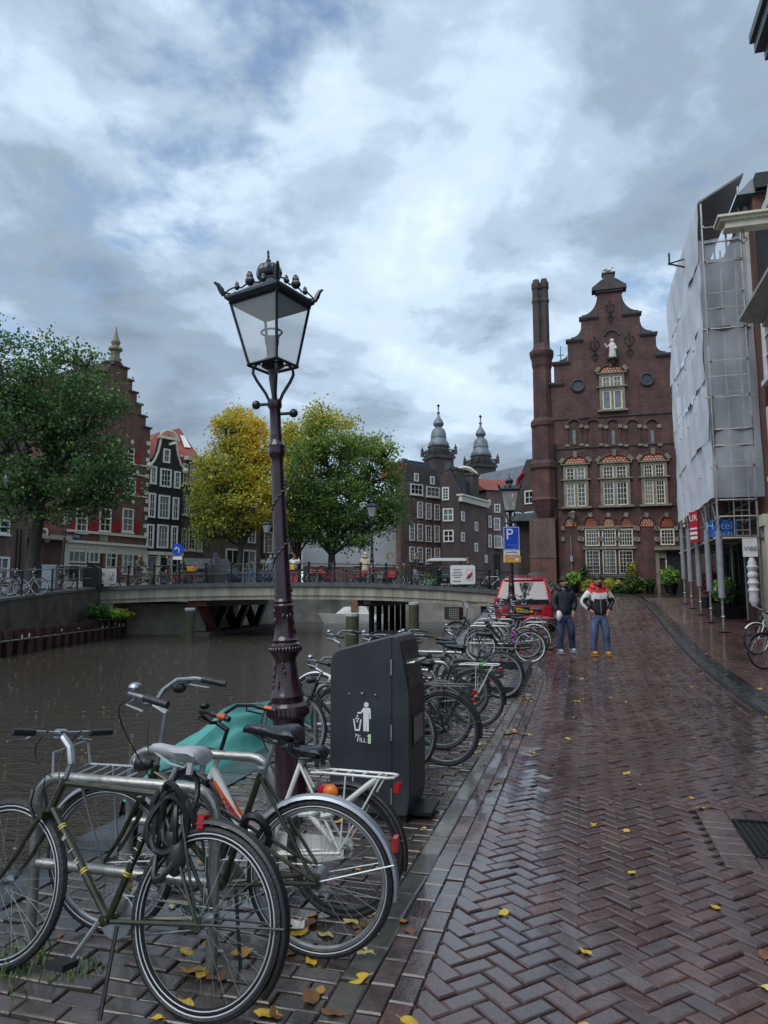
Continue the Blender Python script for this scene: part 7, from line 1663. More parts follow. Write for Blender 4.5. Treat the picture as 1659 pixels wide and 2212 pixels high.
# ---- black timber edging round the tree pit
te = thing('timber_edging', 'low black timber edging round a bare planting bed by the bicycles', 'edging')
def beam(sa, ra, sb_, rb2, w_=.16, h_=.17):
    a, b_ = P3(sa, ra), P3(sb_, rb2); d_ = (b_ - a).normalized(); n_ = Vector((-d_.y, d_.x, 0)).normalized() * w_ / 2; up = Vector((0, 0, h_)); lo = Vector((0, 0, -.05)); q = MB()
    q.add([a - n_ + lo, b_ - n_ + lo, b_ + n_ + lo, a + n_ + lo, a - n_ + up, b_ - n_ + up, b_ + n_ + up, a + n_ + up], [(3, 2, 1, 0), (4, 5, 6, 7), (0, 1, 5, 4), (1, 2, 6, 5), (2, 3, 7, 6), (3, 0, 4, 7)])
    o = q.build('beam', mat('wet black timber', (.016, .019, .024), .25, 0, .3, 5, bump=.15, rvar=.12), te); bv = o.modifiers.new('bevel', 'BEVEL'); bv.width = .012; bv.segments = 2
beam(11.4, -1.05, 14.6, -1.05); beam(11.32, -.98, 11.32, -2.6); beam(14.68, -.98, 14.68, -2.6)
# ---- covered motorcycle and scooter on the bridge
cmx = at(476, 1285, 37.2).x
cv = thing('covered_motorcycle', 'motorcycle under a black rain cover on the bridge', 'motorcycle', (cmx, 37.2, zt(cmx) - .1))
st_ = [(-.75, .25, .9), (-.55, .38, 1.15), (-.35, .42, 1.75), (-.2, .40, 1.62), (.1, .38, 1.15), (.5, .36, .98), (.85, .30, .85), (1.0, .18, .55)]
V_ = []; m_ = 13; rr = random.Random(8)
for (x, w_, h_) in st_:
    for j in range(m_): t_ = PI * j / (m_ - 1); V_.append((x + .03 * rr.gauss(0, 1), w_ * (1.15 if abs(math.cos(t_)) > .9 else 1) * math.cos(t_) * (1 + .05 * rr.gauss(0, 1)), .12 + (h_ - .12) * math.sin(t_) ** .75))
q = MB(); q.add(V_, [(i * m_ + j, i * m_ + j + 1, (i + 1) * m_ + j + 1, (i + 1) * m_ + j) for i in range(len(st_) - 1) for j in range(m_ - 1)] + [tuple(range(m_)), tuple((len(st_) - 1) * m_ + j for j in range(m_ - 1, -1, -1))]); q.build('rain_cover', mat('black rain cover', (.014, .015, .018), .35, 0, .2, 5, bump=.4, bscale=5), cv, smooth=60)
for x in (-.55, .75): q = MB(); torus_pts(.24, .06, 20, 8, q, 0, (x, 0, .3)); q.build('wheel', RUBBER, cv, smooth=True)
sx_ = at(968, 1285, 36.9).x
sc = thing('motor_scooter', 'black motor scooter with round headlight on the bridge left of the notice board', 'scooter', (sx_, 36.9, zt(sx_) - .1), R(200))
for x in (-.5, .65): q = MB(); torus_pts(.19, .055, 20, 8, q, 0, (x, 0, .245)); q.build('wheel', RUBBER, sc, smooth=True)
q = MB(); q.prism([(-.75, .5), (-.2, .45), (-.1, .28), (.35, .28), (.5, .45), (.58, .95), (.5, .97), (.36, .42), (.05, .38), (-.02, .72), (-.65, .80)], -.16, .16); q.build('body', BLACKP, sc); q = MB(); q.ball((-.32, 0, .82), .3, sc=(1.1, .5, .22)); q.build('seat', LEATHER, sc, smooth=True)
q = MB(); q.tube([(.5, 0, .95), (.46, 0, 1.08)], .03, 6); q.tube([(.36, -.32, 1.1), (.48, 0, 1.08), (.36, .32, 1.1)], .02, 6); q.build('handlebar', DARKMET, sc); q = MB(); q.ball((.58, 0, .98), .09, sc=(.7, 1, 1)); q.build('headlight', ALU, sc, smooth=True)
q = MB(); q.tube([(.65, 0, .245), (.52, 0, .9)], .035, 6); q.build('fork', DARKMET, sc)
# ================================================================= TREES AND PLANTS
def leaf_mat(name):
    m = bpy.data.materials.new(name); m.use_nodes = True; t = m.node_tree; n = t.nodes; l = t.links
    b = n['Principled BSDF']; a = n.new('ShaderNodeAttribute'); a.attribute_name = 'lc'; l.new(a.outputs['Color'], b.inputs['Base Color']); b.inputs['Specular IOR Level'].default_value = .35; b.inputs['Roughness'].default_value = .45
    tr = n.new('ShaderNodeBsdfTranslucent'); l.new(a.outputs['Color'], tr.inputs[0]); mx = n.new('ShaderNodeMixShader'); mx.inputs[0].default_value = .42
    o = n['Material Output']; l.new(b.outputs[0], mx.inputs[1]); l.new(tr.outputs[0], mx.inputs[2]); l.new(mx.outputs[0], o.inputs[0]); return m
LEAFM = leaf_mat('autumn leaf')
def leaves(name, pts, cols, size, parent, seed, droop=.25, stretch=1.7):
    """one quad per leaf, bent orientation, its own colour"""
    rg = np.random.default_rng(seed); n = len(pts); P = np.array(pts)
    d = rg.normal(size=(n, 3)); d[:, 2] -= droop * 2; d /= np.linalg.norm(d, axis=1)[:, None]
    e = np.cross(d, rg.normal(size=(n, 3))); e /= np.linalg.norm(e, axis=1)[:, None]
    sz = size * rg.uniform(.6, 1.3, size=(n, 1)); nn = np.cross(d, e)
    V4 = np.stack([P - d * sz * .5 * stretch, P + e * sz * .5 + nn * sz * .1, P + d * sz * .5 * stretch, P - e * sz * .5 + nn * sz * .1], 1).reshape(-1, 3)
    me = bpy.data.meshes.new(name); me.vertices.add(4 * n); me.vertices.foreach_set('co', V4.ravel()); me.loops.add(4 * n); me.polygons.add(n)
    me.loops.foreach_set('vertex_index', np.arange(4 * n)); me.polygons.foreach_set('loop_start', np.arange(n) * 4); me.update(); me.materials.append(LEAFM)
    ca = me.color_attributes.new('lc', 'FLOAT_COLOR', 'POINT'); c4 = np.ones((n, 4)); c4[:, :3] = np.asarray(cols) * 2.2; ca.data.foreach_set('color', np.repeat(c4, 4, 0).ravel().astype(np.float32)); me.update()
    return link(name, me, parent)
def tree(label, base, r0, fork_z, ells, n_clump, n_leaf, size, colf, seed, lean=(0, 0), group=None, clr=.42):
    """ells: list of (centre, radii); limbs run from the fork to clumps inside them"""
    rg = np.random.default_rng(seed); base = np.array(base, float); T_ = thing('tree', label, 'tree', tuple(base), 0, group)
    cl = []
    wts = np.array([np.prod(r) for c, r in ells]) ** .8; wts /= wts.sum()
    while len(cl) < n_clump:
        c, r = ells[rg.choice(len(ells), p=wts)]; u = rg.normal(size=3); u /= np.linalg.norm(u); rad = rg.uniform(.25, 1) ** .42 * (rg.uniform(1.0, 1.22) if rg.random() < .22 else 1)
        cl.append(np.array(c) + u * rad * np.array(r) - base)
    cl = np.array(cl)
    fork = np.array([lean[0], lean[1], fork_z])
    q = MB(); q.tube([(0, 0, -.2), (lean[0] * .2, lean[1] * .2, .25), (lean[0] * .5, lean[1] * .5, fork_z * .55), tuple(fork)], [r0 * 1.5, r0 * 1.05, r0 * .9, r0 * .78], 10)
    q.build('trunk', TREEBARK, T_, smooth=60)
    q = MB(); nm = 11; order = rg.permutation(len(cl)); mains = []
    far = [cl[order[0]]]
    while len(far) < nm: dd = np.min([np.linalg.norm(cl - f, axis=1) for f in far], 0); far.append(cl[np.argmax(dd)])
    for f in far:
        m1 = fork * .6 + f * .4 + np.array([0, 0, .10 * np.linalg.norm(f - fork)]) * 1.0 + rg.normal(size=3) * .12
        pts = [fork, fork * .75 + m1 * .25 + rg.normal(size=3) * .05, m1, m1 * .45 + f * .55 + rg.normal(size=3) * .15, f]
        mains.append(np.array(pts)); q.tube([tuple(p) for p in pts], [r0 * .55, r0 * .42, r0 * .30, r0 * .18, r0 * .05], 6)
    allp = np.concatenate([np.concatenate([m[i] + (m[i + 1] - m[i]) * t_ for t_ in (0, .33, .66)]).reshape(-1, 3) for m in mains for i in (1, 2, 3)])
    for c in cl:
        k = np.argmin(np.linalg.norm(allp - c, axis=1) + 2.5 * np.maximum(0, allp[:, 2] - c[2])); a = allp[k]; mid = (a + c) / 2 + rg.normal(size=3) * .1 + np.array([0, 0, .08])
        q.tube([tuple(a), tuple(mid), tuple(c)], [r0 * .14, r0 * .09, r0 * .03], 4)
    q.build('limbs', TREEBARK, T_)
    pts, cols = [], []; per = n_leaf // n_clump; zlo, zhi = cl[:, 2].min(), cl[:, 2].max()
    for i, c in enumerate(cl):
        k = int(per * rg.uniform(.6, 1.4)); rad = clr * rg.uniform(.7, 1.35); p = rg.normal(size=(k, 3)) * rad * np.array([1, 1, .72]) + c; pts.append(p)
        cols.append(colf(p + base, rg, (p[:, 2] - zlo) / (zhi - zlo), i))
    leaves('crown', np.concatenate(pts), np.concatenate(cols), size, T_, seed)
    return T_
def mixc(stops, t_): return np.stack([np.interp(t_, [s[0] for s in stops], [s[1][k] for s in stops]) for k in range(3)], 1)
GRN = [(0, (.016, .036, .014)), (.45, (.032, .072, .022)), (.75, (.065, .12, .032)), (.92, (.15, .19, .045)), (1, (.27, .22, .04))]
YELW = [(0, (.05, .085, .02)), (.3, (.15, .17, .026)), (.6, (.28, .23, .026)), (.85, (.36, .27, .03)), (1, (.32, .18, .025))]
def e_px(px, py, Y, rx, ry, rz, dy=0): p = at(px, py, Y + dy); return (tuple(p), (rx, ry, rz))
def col_left(p, rg, h_, i): return mixc(GRN, np.clip(rg.beta(2, 2.6, len(p)) * .95 + (.12 if i % 7 == 0 else 0), 0, 1))
Yl = 29.5
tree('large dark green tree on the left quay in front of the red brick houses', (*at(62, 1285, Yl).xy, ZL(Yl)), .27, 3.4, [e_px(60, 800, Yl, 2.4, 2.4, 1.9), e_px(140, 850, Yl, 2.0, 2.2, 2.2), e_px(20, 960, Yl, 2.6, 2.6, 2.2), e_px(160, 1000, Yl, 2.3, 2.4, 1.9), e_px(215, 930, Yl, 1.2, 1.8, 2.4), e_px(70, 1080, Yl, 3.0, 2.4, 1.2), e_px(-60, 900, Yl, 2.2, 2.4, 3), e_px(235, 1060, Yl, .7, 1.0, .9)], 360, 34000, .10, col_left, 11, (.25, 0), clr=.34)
def col_yel(p, rg, h_, i):
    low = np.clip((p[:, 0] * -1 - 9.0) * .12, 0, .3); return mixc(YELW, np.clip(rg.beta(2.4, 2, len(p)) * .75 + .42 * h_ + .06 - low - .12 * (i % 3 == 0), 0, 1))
Yy = 51.0
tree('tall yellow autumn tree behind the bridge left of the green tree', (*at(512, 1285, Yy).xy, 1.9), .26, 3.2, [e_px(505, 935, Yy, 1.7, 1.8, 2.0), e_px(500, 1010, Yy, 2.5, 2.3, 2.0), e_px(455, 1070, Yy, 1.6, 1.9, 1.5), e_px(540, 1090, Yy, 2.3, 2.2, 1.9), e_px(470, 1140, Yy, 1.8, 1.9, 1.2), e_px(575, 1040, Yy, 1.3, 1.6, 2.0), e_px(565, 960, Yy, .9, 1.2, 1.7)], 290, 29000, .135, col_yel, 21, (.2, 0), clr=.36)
def col_grn(p, rg, h_, i):
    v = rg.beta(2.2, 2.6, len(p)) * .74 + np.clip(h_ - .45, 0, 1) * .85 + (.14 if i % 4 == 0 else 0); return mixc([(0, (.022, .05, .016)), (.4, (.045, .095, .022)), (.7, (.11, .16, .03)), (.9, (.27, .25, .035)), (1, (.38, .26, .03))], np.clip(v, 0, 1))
Yg = 55.0
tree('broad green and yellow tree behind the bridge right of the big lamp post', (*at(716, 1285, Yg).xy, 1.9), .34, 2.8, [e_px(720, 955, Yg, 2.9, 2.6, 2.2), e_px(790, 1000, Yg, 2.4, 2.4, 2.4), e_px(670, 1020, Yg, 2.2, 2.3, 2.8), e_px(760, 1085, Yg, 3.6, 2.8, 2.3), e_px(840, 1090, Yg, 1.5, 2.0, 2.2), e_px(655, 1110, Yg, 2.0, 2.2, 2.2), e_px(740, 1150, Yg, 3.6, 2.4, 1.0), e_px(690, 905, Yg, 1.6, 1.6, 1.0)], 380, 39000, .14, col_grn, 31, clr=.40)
def col_yg(p, rg, h_, i): return mixc(YELW, np.clip(rg.beta(2, 2, len(p)) * .8 + .05, 0, 1))
tree('smaller yellow-green tree between the big lamp post and the broad green tree', (*at(640, 1285, 62).xy, 1.9), .22, 3.0, [e_px(640, 1000, 62, 2.0, 2, 3.0), e_px(645, 1090, 62, 2.3, 2, 2.5), e_px(625, 950, 62, 1.2, 1.2, 1.2)], 90, 9000, .18, col_yg, 41, clr=.5)
def bush(name, label, base, rad, h_, n, size, cols, seed, pot=None, group=None):
    rg = np.random.default_rng(seed); T_ = thing(name, label, 'plant', base, 0, group); z0 = 0
    if pot:
        q = MB(); q.lathe([(pot * .7, 0), (pot, .42), (pot * 1.06, .44), (pot * 1.06, .5), (pot * .9, .5), (pot * .88, .44)], 12); q.build('pot', DARKMET, T_, smooth=40); z0 = .42
    q = MB(); ends = []
    for k in range(14): e = rg.normal(size=3) * np.array([rad * .5, rad * .5, h_ * .18]) + np.array([0, 0, z0 + h_ * .6]); ends.append(e); q.tube([(0, 0, z0 - .05), tuple(e * .5 + np.array([0, 0, z0 * .5])), tuple(e)], [.018, .012, .004], 4)
    q.build('stems', TREEBARK, T_)
    u = rg.normal(size=(n, 3)); u /= np.linalg.norm(u, axis=1)[:, None]; p = u * (rg.uniform(.3, 1, (n, 1)) ** .45) * np.array([rad, rad, h_ / 2]) * (1 + .22 * np.sin(u[:, :1] * 5 + seed) * np.cos(u[:, 2:] * 6)) + np.array([0, 0, z0 + h_ * .52])
    leaves('foliage', p, mixc(cols, rg.random(n)), size, T_, seed); return T_
LG = [(0, (.03, .08, .018)), (.6, (.10, .20, .035)), (1, (.22, .32, .06))]; DG = [(0, (.014, .035, .012)), (.7, (.035, .075, .022)), (1, (.09, .13, .03))]; YG = [(0, (.05, .08, .02)), (.5, (.16, .18, .03)), (1, (.32, .26, .05))]
GPL = 'plants along the foot of the gabled house'
for k, (px, rad, h_, c_, lab, pot) in enumerate(((1238, .50, .85, LG, 'bright green round shrub in a dark pot, leftmost before the gabled house', .35), (1205, .45, .6, DG, 'low dark plant between the red car and the bright shrub', None), (1275, .55, .8, YG, 'yellow-green plant under the left part of the barred window', None), (1322, .65, .85, YG, 'yellowish plant under the right part of the barred window', None), (1372, .62, 1.05, DG, 'tall dark green shrub right of the barred window', None), (1368, .35, 1.9, YG, 'slender yellow climber on the wall right of the barred window', None), (1262, .3, 1.7, DG, 'dark climber on the wall left of the barred window', None), (1405, .3, .45, DG, 'small dark plant at the foot of the stone door post', .25), (1340, .5, .5, DG, 'low dark ground plant in front of the yellowish plant', None), (1170, .35, .75, YG, 'small plant on the corner of the chimney tower behind the car', None))):
    s_ = 43.1 if k not in (8,) else 42.3; d = sight(px, 1285); r_ = s_ / (d.x * UX + d.y * UY); r_ = d.x * r_ * VX + d.y * r_ * VY
    if k in (5, 6): s_ = 43.75
    bush('shrub', lab, P3(s_, r_), rad, h_, int(900 * rad / .5), .11, c_, 50 + k, pot, GPL)
x_, y_ = xy(38.0, 4.35); bush('shrub', 'pale green potted shrub beside the dark doorway', (x_, y_, zg(38) + .05), .42, .85, 900, .10, LG, 71, .34)
def planter(s_, r_, lab, seed, cols, h_=.6):
    T_ = bush('planter', lab, P3(s_, r_, .42), .34, h_, 700, .075, cols, seed); q = MB(); q.b2((-.28, -.28, -.40), (.28, .28, 0)); q.build('box', DARKMET, T_)
pp_ = sr(*gpt(1566, 1338).xy)
planter(pp_[0], pp_[1] + .1, 'square black planter with dark plant under the scaffold, near end', 81, DG); planter(24.2, 4.3, 'square black planter with green plant in the middle under the scaffold', 82, LG, .8); planter(26.4, 4.3, 'black planter with reddish plant at the far end under the scaffold', 83, [(0, (.06, .02, .02)), (1, (.16, .07, .05))], .9)
for k, (y, lab) in enumerate(((33.6, 'fern growing on the ledge below the left quay wall'), (34.8, 'bright weeds trailing over the sheet piling ledge'), (36.0, 'brownish weeds at the end of the ledge by the bridge'))):
    bush('weed', lab, (-13.45 + .1 * k, y, .34), .55, .55 if k else .8, 500, .13, (DG, LG, YG)[k], 90 + k)
gr = thing('grass_tuft', 'tuft of grass growing at the foot of the nearest bicycle stand', 'grass', (-1.62, 3.25, 0))
q = MB(); rr = random.Random(9)
for k in range(130):
    x, y = rr.gauss(0, .10), rr.gauss(0, .08); h_ = rr.uniform(.03, .10); a = rr.random() * 6.28; dx, dy = math.cos(a) * h_ * .5, math.sin(a) * h_ * .5; w_ = .004
    q.add([(x - w_, y, 0), (x + w_, y, 0), (x + dx * .4 + w_ * .7, y + dy * .4, h_ * .6), (x + dx * .4 - w_ * .7, y + dy * .4, h_ * .6), (x + dx, y + dy, h_)], [(0, 1, 2, 3), (3, 2, 4)])
q.build('blades', mat('grass blade', (.04, .09, .016), .5, 0, .3, 30), gr)['kind'] = 'stuff'
q = MB()
for c_ in ((.32, -.02), (.85, .75), (.7, .55)):
    for k in range(60):
        x, y = c_[0] + rr.gauss(0, .06), c_[1] + rr.gauss(0, .06); h_ = rr.uniform(.02, .07); a = rr.random() * 6.28; dx, dy = math.cos(a) * h_ * .5, math.sin(a) * h_ * .5; w_ = .004
        q.add([(x - w_, y, 0), (x + w_, y, 0), (x + dx, y + dy, h_)], [(0, 1, 2)])
o = q.build('weeds', MATS['grass blade'], None, loc=(-1.62, 3.25, 0)); tag(o, kind='stuff')
# ================================================================= FALLEN LEAVES, PUDDLE, LITTER
LFC = [mat('fallen yellow leaf', (.52, .34, .025), .4, 0, .15, 20), mat('fallen pale leaf', (.55, .45, .16), .45, 0, .15, 20), mat('fallen brown leaf', (.16, .075, .03), .4, 0, .3, 20), mat('fallen ochre leaf', (.40, .22, .03), .4, 0, .2, 20)]
LM = []
for k in range(8):
    rr = random.Random(100 + k); q = MB(); n_ = 12; cu = rr.uniform(-.3, .5); wv = rr.uniform(0, 6); vs_ = [(0, 0, .06)]
    for j in range(n_):
        a = 2 * PI * j / n_; r_ = (.5 + .06 * rr.gauss(0, 1)) * (1 if abs(math.sin(a)) > .1 else 1.25); x, y = r_ * math.cos(a) * 1.15, r_ * math.sin(a) * .85
        vs_.append((x, y, .05 + cu * (x * x * .5 + y * y * .5) + .07 * math.sin(3 * a + wv)))
    q.add(vs_, [(0, 1 + j, 1 + (j + 1) % n_) for j in range(n_)]); q.tube([(-.55, 0, .06), (-.95, .08, .03)], .02, 3)
    LM.append(q.mesh('leaf', LFC[[0, 0, 1, 2, 3, 0, 2, 1][k]], smooth=True))
rr = random.Random(17); spots = []
def scat(n, s0, s1, r0, r1, big=0.05, kinds=range(8)):
    for _ in range(n): spots.append((rr.uniform(s0, s1), rr.uniform(r0, r1), big * rr.uniform(.6, 1.25), rr.choice(list(kinds))))
for (s_, r_, n) in ((2.45, -1.1, 12), (2.2, -1.25, 6), (2.6, -.98, 7), (3.0, -1.05, 8), (3.3, -1.35, 10), (2.9, -1.6, 8), (3.5, -1.0, 7), (8.6, -.85, 9), (11.2, -.85, 7)):
    for _ in range(n): spots.append((s_ + rr.gauss(0, .13), r_ + rr.gauss(0, .11),   .062 * rr.uniform(.6, 1.3) if s_ < 4 else .07, rr.choice(range(8))))
scat(46, 2.2, 6, -2.8, -.95, .055); scat(30, 6, 13, -1.6, -.9, .055); scat(14, 6, 14, -1.02, -.7, .06, (2, 3, 6)); scat(26, 2.4, 7, -.6, 1.5, .052, (0, 1, 5, 7, 3)); scat(24, 7, 15, -.6, 2.3, .06, (0, 1, 5, 7)); scat(14, 9, 18, 2.6, 4.6, .06); scat(18, 4, 12, -3.1, -2.2, .06)
HUE = ('yellow', 'yellow', 'pale', 'brown', 'ochre', 'yellow', 'brown', 'pale')
def zone(s_, r_):
    if r_ > 2.5: return 'on the red pavement at the right'
    if r_ > .8: return 'on the road right of the middle, ' + ('close to the camera' if s_ < 4.5 else 'near the drain cover' if s_ < 7 else 'well beyond the drain cover')
    if r_ > -.62: return 'on the herringbone road, ' + ('close to the camera' if s_ < 3.6 else 'level with the waste bin' if s_ < 7 else 'before the walking men')
    if r_ > -1.1: return 'beside the pale kerb strip, ' + ('by the nearest bicycle wheels' if s_ < 4 else 'past the waste bin' if s_ < 9.5 else 'by the black timber edging')
    if s_ < 2.6: return 'under the rear wheel of the nearest bicycle'
    if s_ < 3.2: return 'between the two olive bicycles'
    if s_ < 4.3: return 'under the silver mudguard bicycle'
    if s_ < 6: return 'around the foot of the lamp post'
    return 'under the black bicycles behind the waste bin'
for (s_, r_, sz, k) in spots[:290]:
    p = P3(s_, r_, .004 if r_ < 2.5 else .055); o = link('fallen_leaf', LM[k], None, p, (rr.gauss(0, .12), rr.gauss(0, .12), rr.random() * 6.28)); o.scale = (sz, sz, sz); tag(o, f'{HUE[k]} fallen leaf {zone(s_, r_)}', 'leaf', 'fallen leaves on the wet bricks')
lt = thing('paper_litter', 'crumpled white and pink paper under the twin-tube bicycle', 'litter', (*xy(3.38, -1.42), 0)); q = MB(); rg = random.Random(3); vs_ = [(x * .03 - .09 + rg.gauss(0, .008), y * .03 - .05 + rg.gauss(0, .008), .012 + abs(rg.gauss(0, .014))) for x in range(7) for y in range(4)]
q.add(vs_, [(x * 4 + y, (x + 1) * 4 + y, (x + 1) * 4 + y + 1, x * 4 + y + 1) for x in range(6) for y in range(3)]); q.build('paper', WHITEW, lt)
tw = thing('twig', 'thin pale twig on the bricks below the nearest wheels', 'twig', (*xy(2.55, -.86), .01)); q = MB(); q.tube([(0, 0, 0), (.06, -.05, .004), (.10, -.10, .002), (.19, -.14, .003)], [.005, .004, .004, .002], 5); q.build('stick', mat('pale twig', (.3, .24, .16), .6), tw)
# ================================================================= RED CAR
CARP = mat('red car paint', (.36, .008, .02), .18, 0, .06, 3, coat=.6)
car = thing('parked_car', 'red hatchback seen from behind, parked by the bicycles at the canal', 'car', P3(20.6, -1.56), -AZ + PI / 2)
cz0 = zg(20.7); car.rotation_euler = (0, -math.atan((zg(23) - zg(20.6)) / 2.4), -AZ + PI / 2)
def bev(o, w_=.06, sg=3): m_ = o.modifiers.new('bevel', 'BEVEL'); m_.width = w_; m_.segments = sg; m_.limit_method = 'ANGLE'; m_.angle_limit = R(30); o.data.polygons.foreach_set('use_smooth', [True] * len(o.data.polygons)); return o
q = MB(); q.prism([(.0, .34), (-.02, .55), (.05, .93), (.30, .97), (3.0, .92), (3.50, .70), (3.54, .35), (3.3, .22), (.12, .22)], -.82, .82); bev(q.build('body', CARP, car), .09, 4)
q = MB(); b0, b1 = .80, .62; V_ = [(.04, -b0, .90), (3.05, -b0, .90), (3.05, b0, .90), (.04, b0, .90), (.34, -b1, 1.46), (2.05, -b1, 1.46), (2.05, b1, 1.46), (.34, b1, 1.46)]
q.add(V_, [(3, 2, 1, 0), (4, 5, 6, 7), (0, 1, 5, 4), (1, 2, 6, 5), (2, 3, 7, 6), (3, 0, 4, 7)]); bev(q.build('cabin', CARP, car), .07, 4)
def panel(pts, off, nm, m, parent=car):
    a, b_, c_ = Vector(pts[0]), Vector(pts[1]), Vector(pts[2]); n_ = (b_ - a).cross(c_ - a).normalized() * off; q = MB(); k = len(pts); q.add([Vector(p) + n_ for p in pts] + [Vector(p) + n_ * .2 for p in pts], [tuple(range(k))] + [(i, k + i, k + (i + 1) % k, (i + 1) % k) for i in range(k)]); return q.build(nm, m, parent)
CGL = mat('car glass', (.02, .027, .03), .04, 0, .15, 2, spec=.9)
def rearp(u, v): # u across -1..1, v up 0..1 on the slanted rear face
    hw_ = b0 + (b1 - b0) * v; return (.04 + .30 * v, -u * hw_, .90 + .56 * v)
panel([rearp(-.86, -.02), rearp(.86, -.02), rearp(.84, .86), rearp(-.84, .86)][::-1], -.012, 'rear_window', CGL)
q = MB(); q.prism([(-.72, .80), (.72, .80), (.70, .93), (-.70, .93)], -.0, .03, ax='x'); q.build('hatch_glass', CGL, car, loc=(-.005, 0, 0))
for sg in (-1, 1):
    q = MB(); q.prism([(sg * .70, .66), (sg * .825, .68), (sg * .815, .98), (sg * .72, .96)], -.015, .06, ax='x'); bev(q.build('tail_light', REDLENS, car), .015, 2)
    def sidep(u, v): hw_ = b0 + (b1 - b0) * v; return (u, sg * hw_, .90 + .56 * v)
    for (xa, xb, xc, xd) in ((.25, 1.10, 1.10, .50), (1.18, 2.70, 2.02, 1.18)): panel([sidep(xa, .08), sidep(xb, .08), sidep(xc, .84), sidep(xd, .84)], .012 * (-sg) * -1 * (1 if sg < 0 else -1) * -1, 'side_window', CGL)
    for x in (.62, 2.95):
        q = MB(); q.lathe([(.05, -.09), (.29, -.09), (.305, -.06), (.305, .06), (.29, .09), (.05, .09)], 20, 0, (x, sg * .74, .30), M=Matrix.Rotation(PI / 2, 3, 'X')); wo = q.build('wheel', RUBBER, car, smooth=40); q = MB(); q.lathe([(.03, -.1), (.19, -.095), (.2, 0), (.19, .095), (.03, .1)], 14, 0, (x, sg * .745, .30), M=Matrix.Rotation(PI / 2, 3, 'X')); q.build('rim', ALU, wo, smooth=40)
    q = MB(); q.ball((2.45, sg * .93, .98), .1, sc=(.6, 1, .7)); q.build('mirror', CARP, car, smooth=True)
q = MB(); q.b2((-.06, -.72, .30), (.08, .72, .46)); bev(q.build('bumper', CARP, car), .04, 3)
q = MB(); q.b2((-.045, -.26, .57), (-.02, .26, .69)); o = q.build('number_plate', mat('yellow number plate', (.62, .40, .02), .5, 0, .04), car); text('lettering', 'XK-482-B', .09, o, DARKMET, (-.048, 0, .628), (PI / 2, 0, -PI / 2))
q = MB(); em = (.0, 0, .86)
q.tube([(-.012, .085 * math.cos(a), .87 + .085 * math.sin(a)) for a in [2 * PI * k / 20 for k in range(20)]], .011, 5, close=True)
q.tube([(-.014, .035, .94), (-.014, 0, .885), (-.014, -.035, .94)], .008, 4); q.tube([(-.014, .062, .92), (-.014, .032, .80), (-.014, 0, .865), (-.014, -.032, .80), (-.014, -.062, .92)], .008, 4); q.build('emblem', CHROME, car)
q = MB(); q.tube([(.02, 0, .95), (.12, .25, 1.06), (.16, .42, 1.10)], .012, 4); q.build('wiper', DARKMET, car); q = MB(); q.tube([(.45, -.1, 1.46), (.25, -.1, 1.72)], .006, 4); q.build('aerial', DARKMET, car)
q = MB(); q.b2((.30, -.55, 1.435), (.36, .55, 1.465)); q.build('spoiler', CARP, car); q = MB(); q.b2((.2, -.66, .24), (3.3, .66, .34)); q.build('underbody', DARKMET, car)
# ================================================================= PEOPLE
SKINM = mat('skin', (.42, .24, .17), .5, 0, .08, 9); SKIND = mat('tanned skin', (.34, .18, .12), .5, 0, .08, 9); HAIRD = mat('dark hair', (.016, .012, .010), .6, 0, .3, 30); DENIM = mat('blue denim', (.035, .068, .16), .8, 0, .5, 4.5, bump=.9, bscale=8, hue=(.09, .14, .27)); DENIMD = mat('dark denim', (.016, .028, .075), .8, 0, .45, 4.5, bump=.9, bscale=8, hue=(.04, .07, .15))
def skin(name, verts, edges, radii, mats, parent, sub=2, facecol=None):
    me = bpy.data.meshes.new('tmp'); me.from_pydata(verts, edges, []); o = bpy.data.objects.new('tmp', me); COL.objects.link(o)
    md = o.modifiers.new('skin', 'SKIN'); md.use_smooth_shade = True; md.branch_smoothing = .6
    for i, v in enumerate(me.skin_vertices[0].data):
        r_ = radii[i]; v.radius = r_ if isinstance(r_, tuple) else (r_, r_); v.use_root = (i == 0)
    sb_ = o.modifiers.new('sub', 'SUBSURF'); sb_.levels = sub; sb_.render_levels = sub
    dg = bpy.context.evaluated_depsgraph_get(); dg.update(); m2 = bpy.data.meshes.new_from_object(o.evaluated_get(dg), depsgraph=dg); m2.name = name; bpy.data.objects.remove(o)
    m2.materials.clear()
    for m_ in mats: m2.materials.append(m_)
    if facecol:
        for p in m2.polygons: p.material_index = facecol(p.center, p.normal)
    m2.polygons.foreach_set('use_smooth', [True] * len(m2.polygons))
    return link(name, m2, parent) if parent else m2
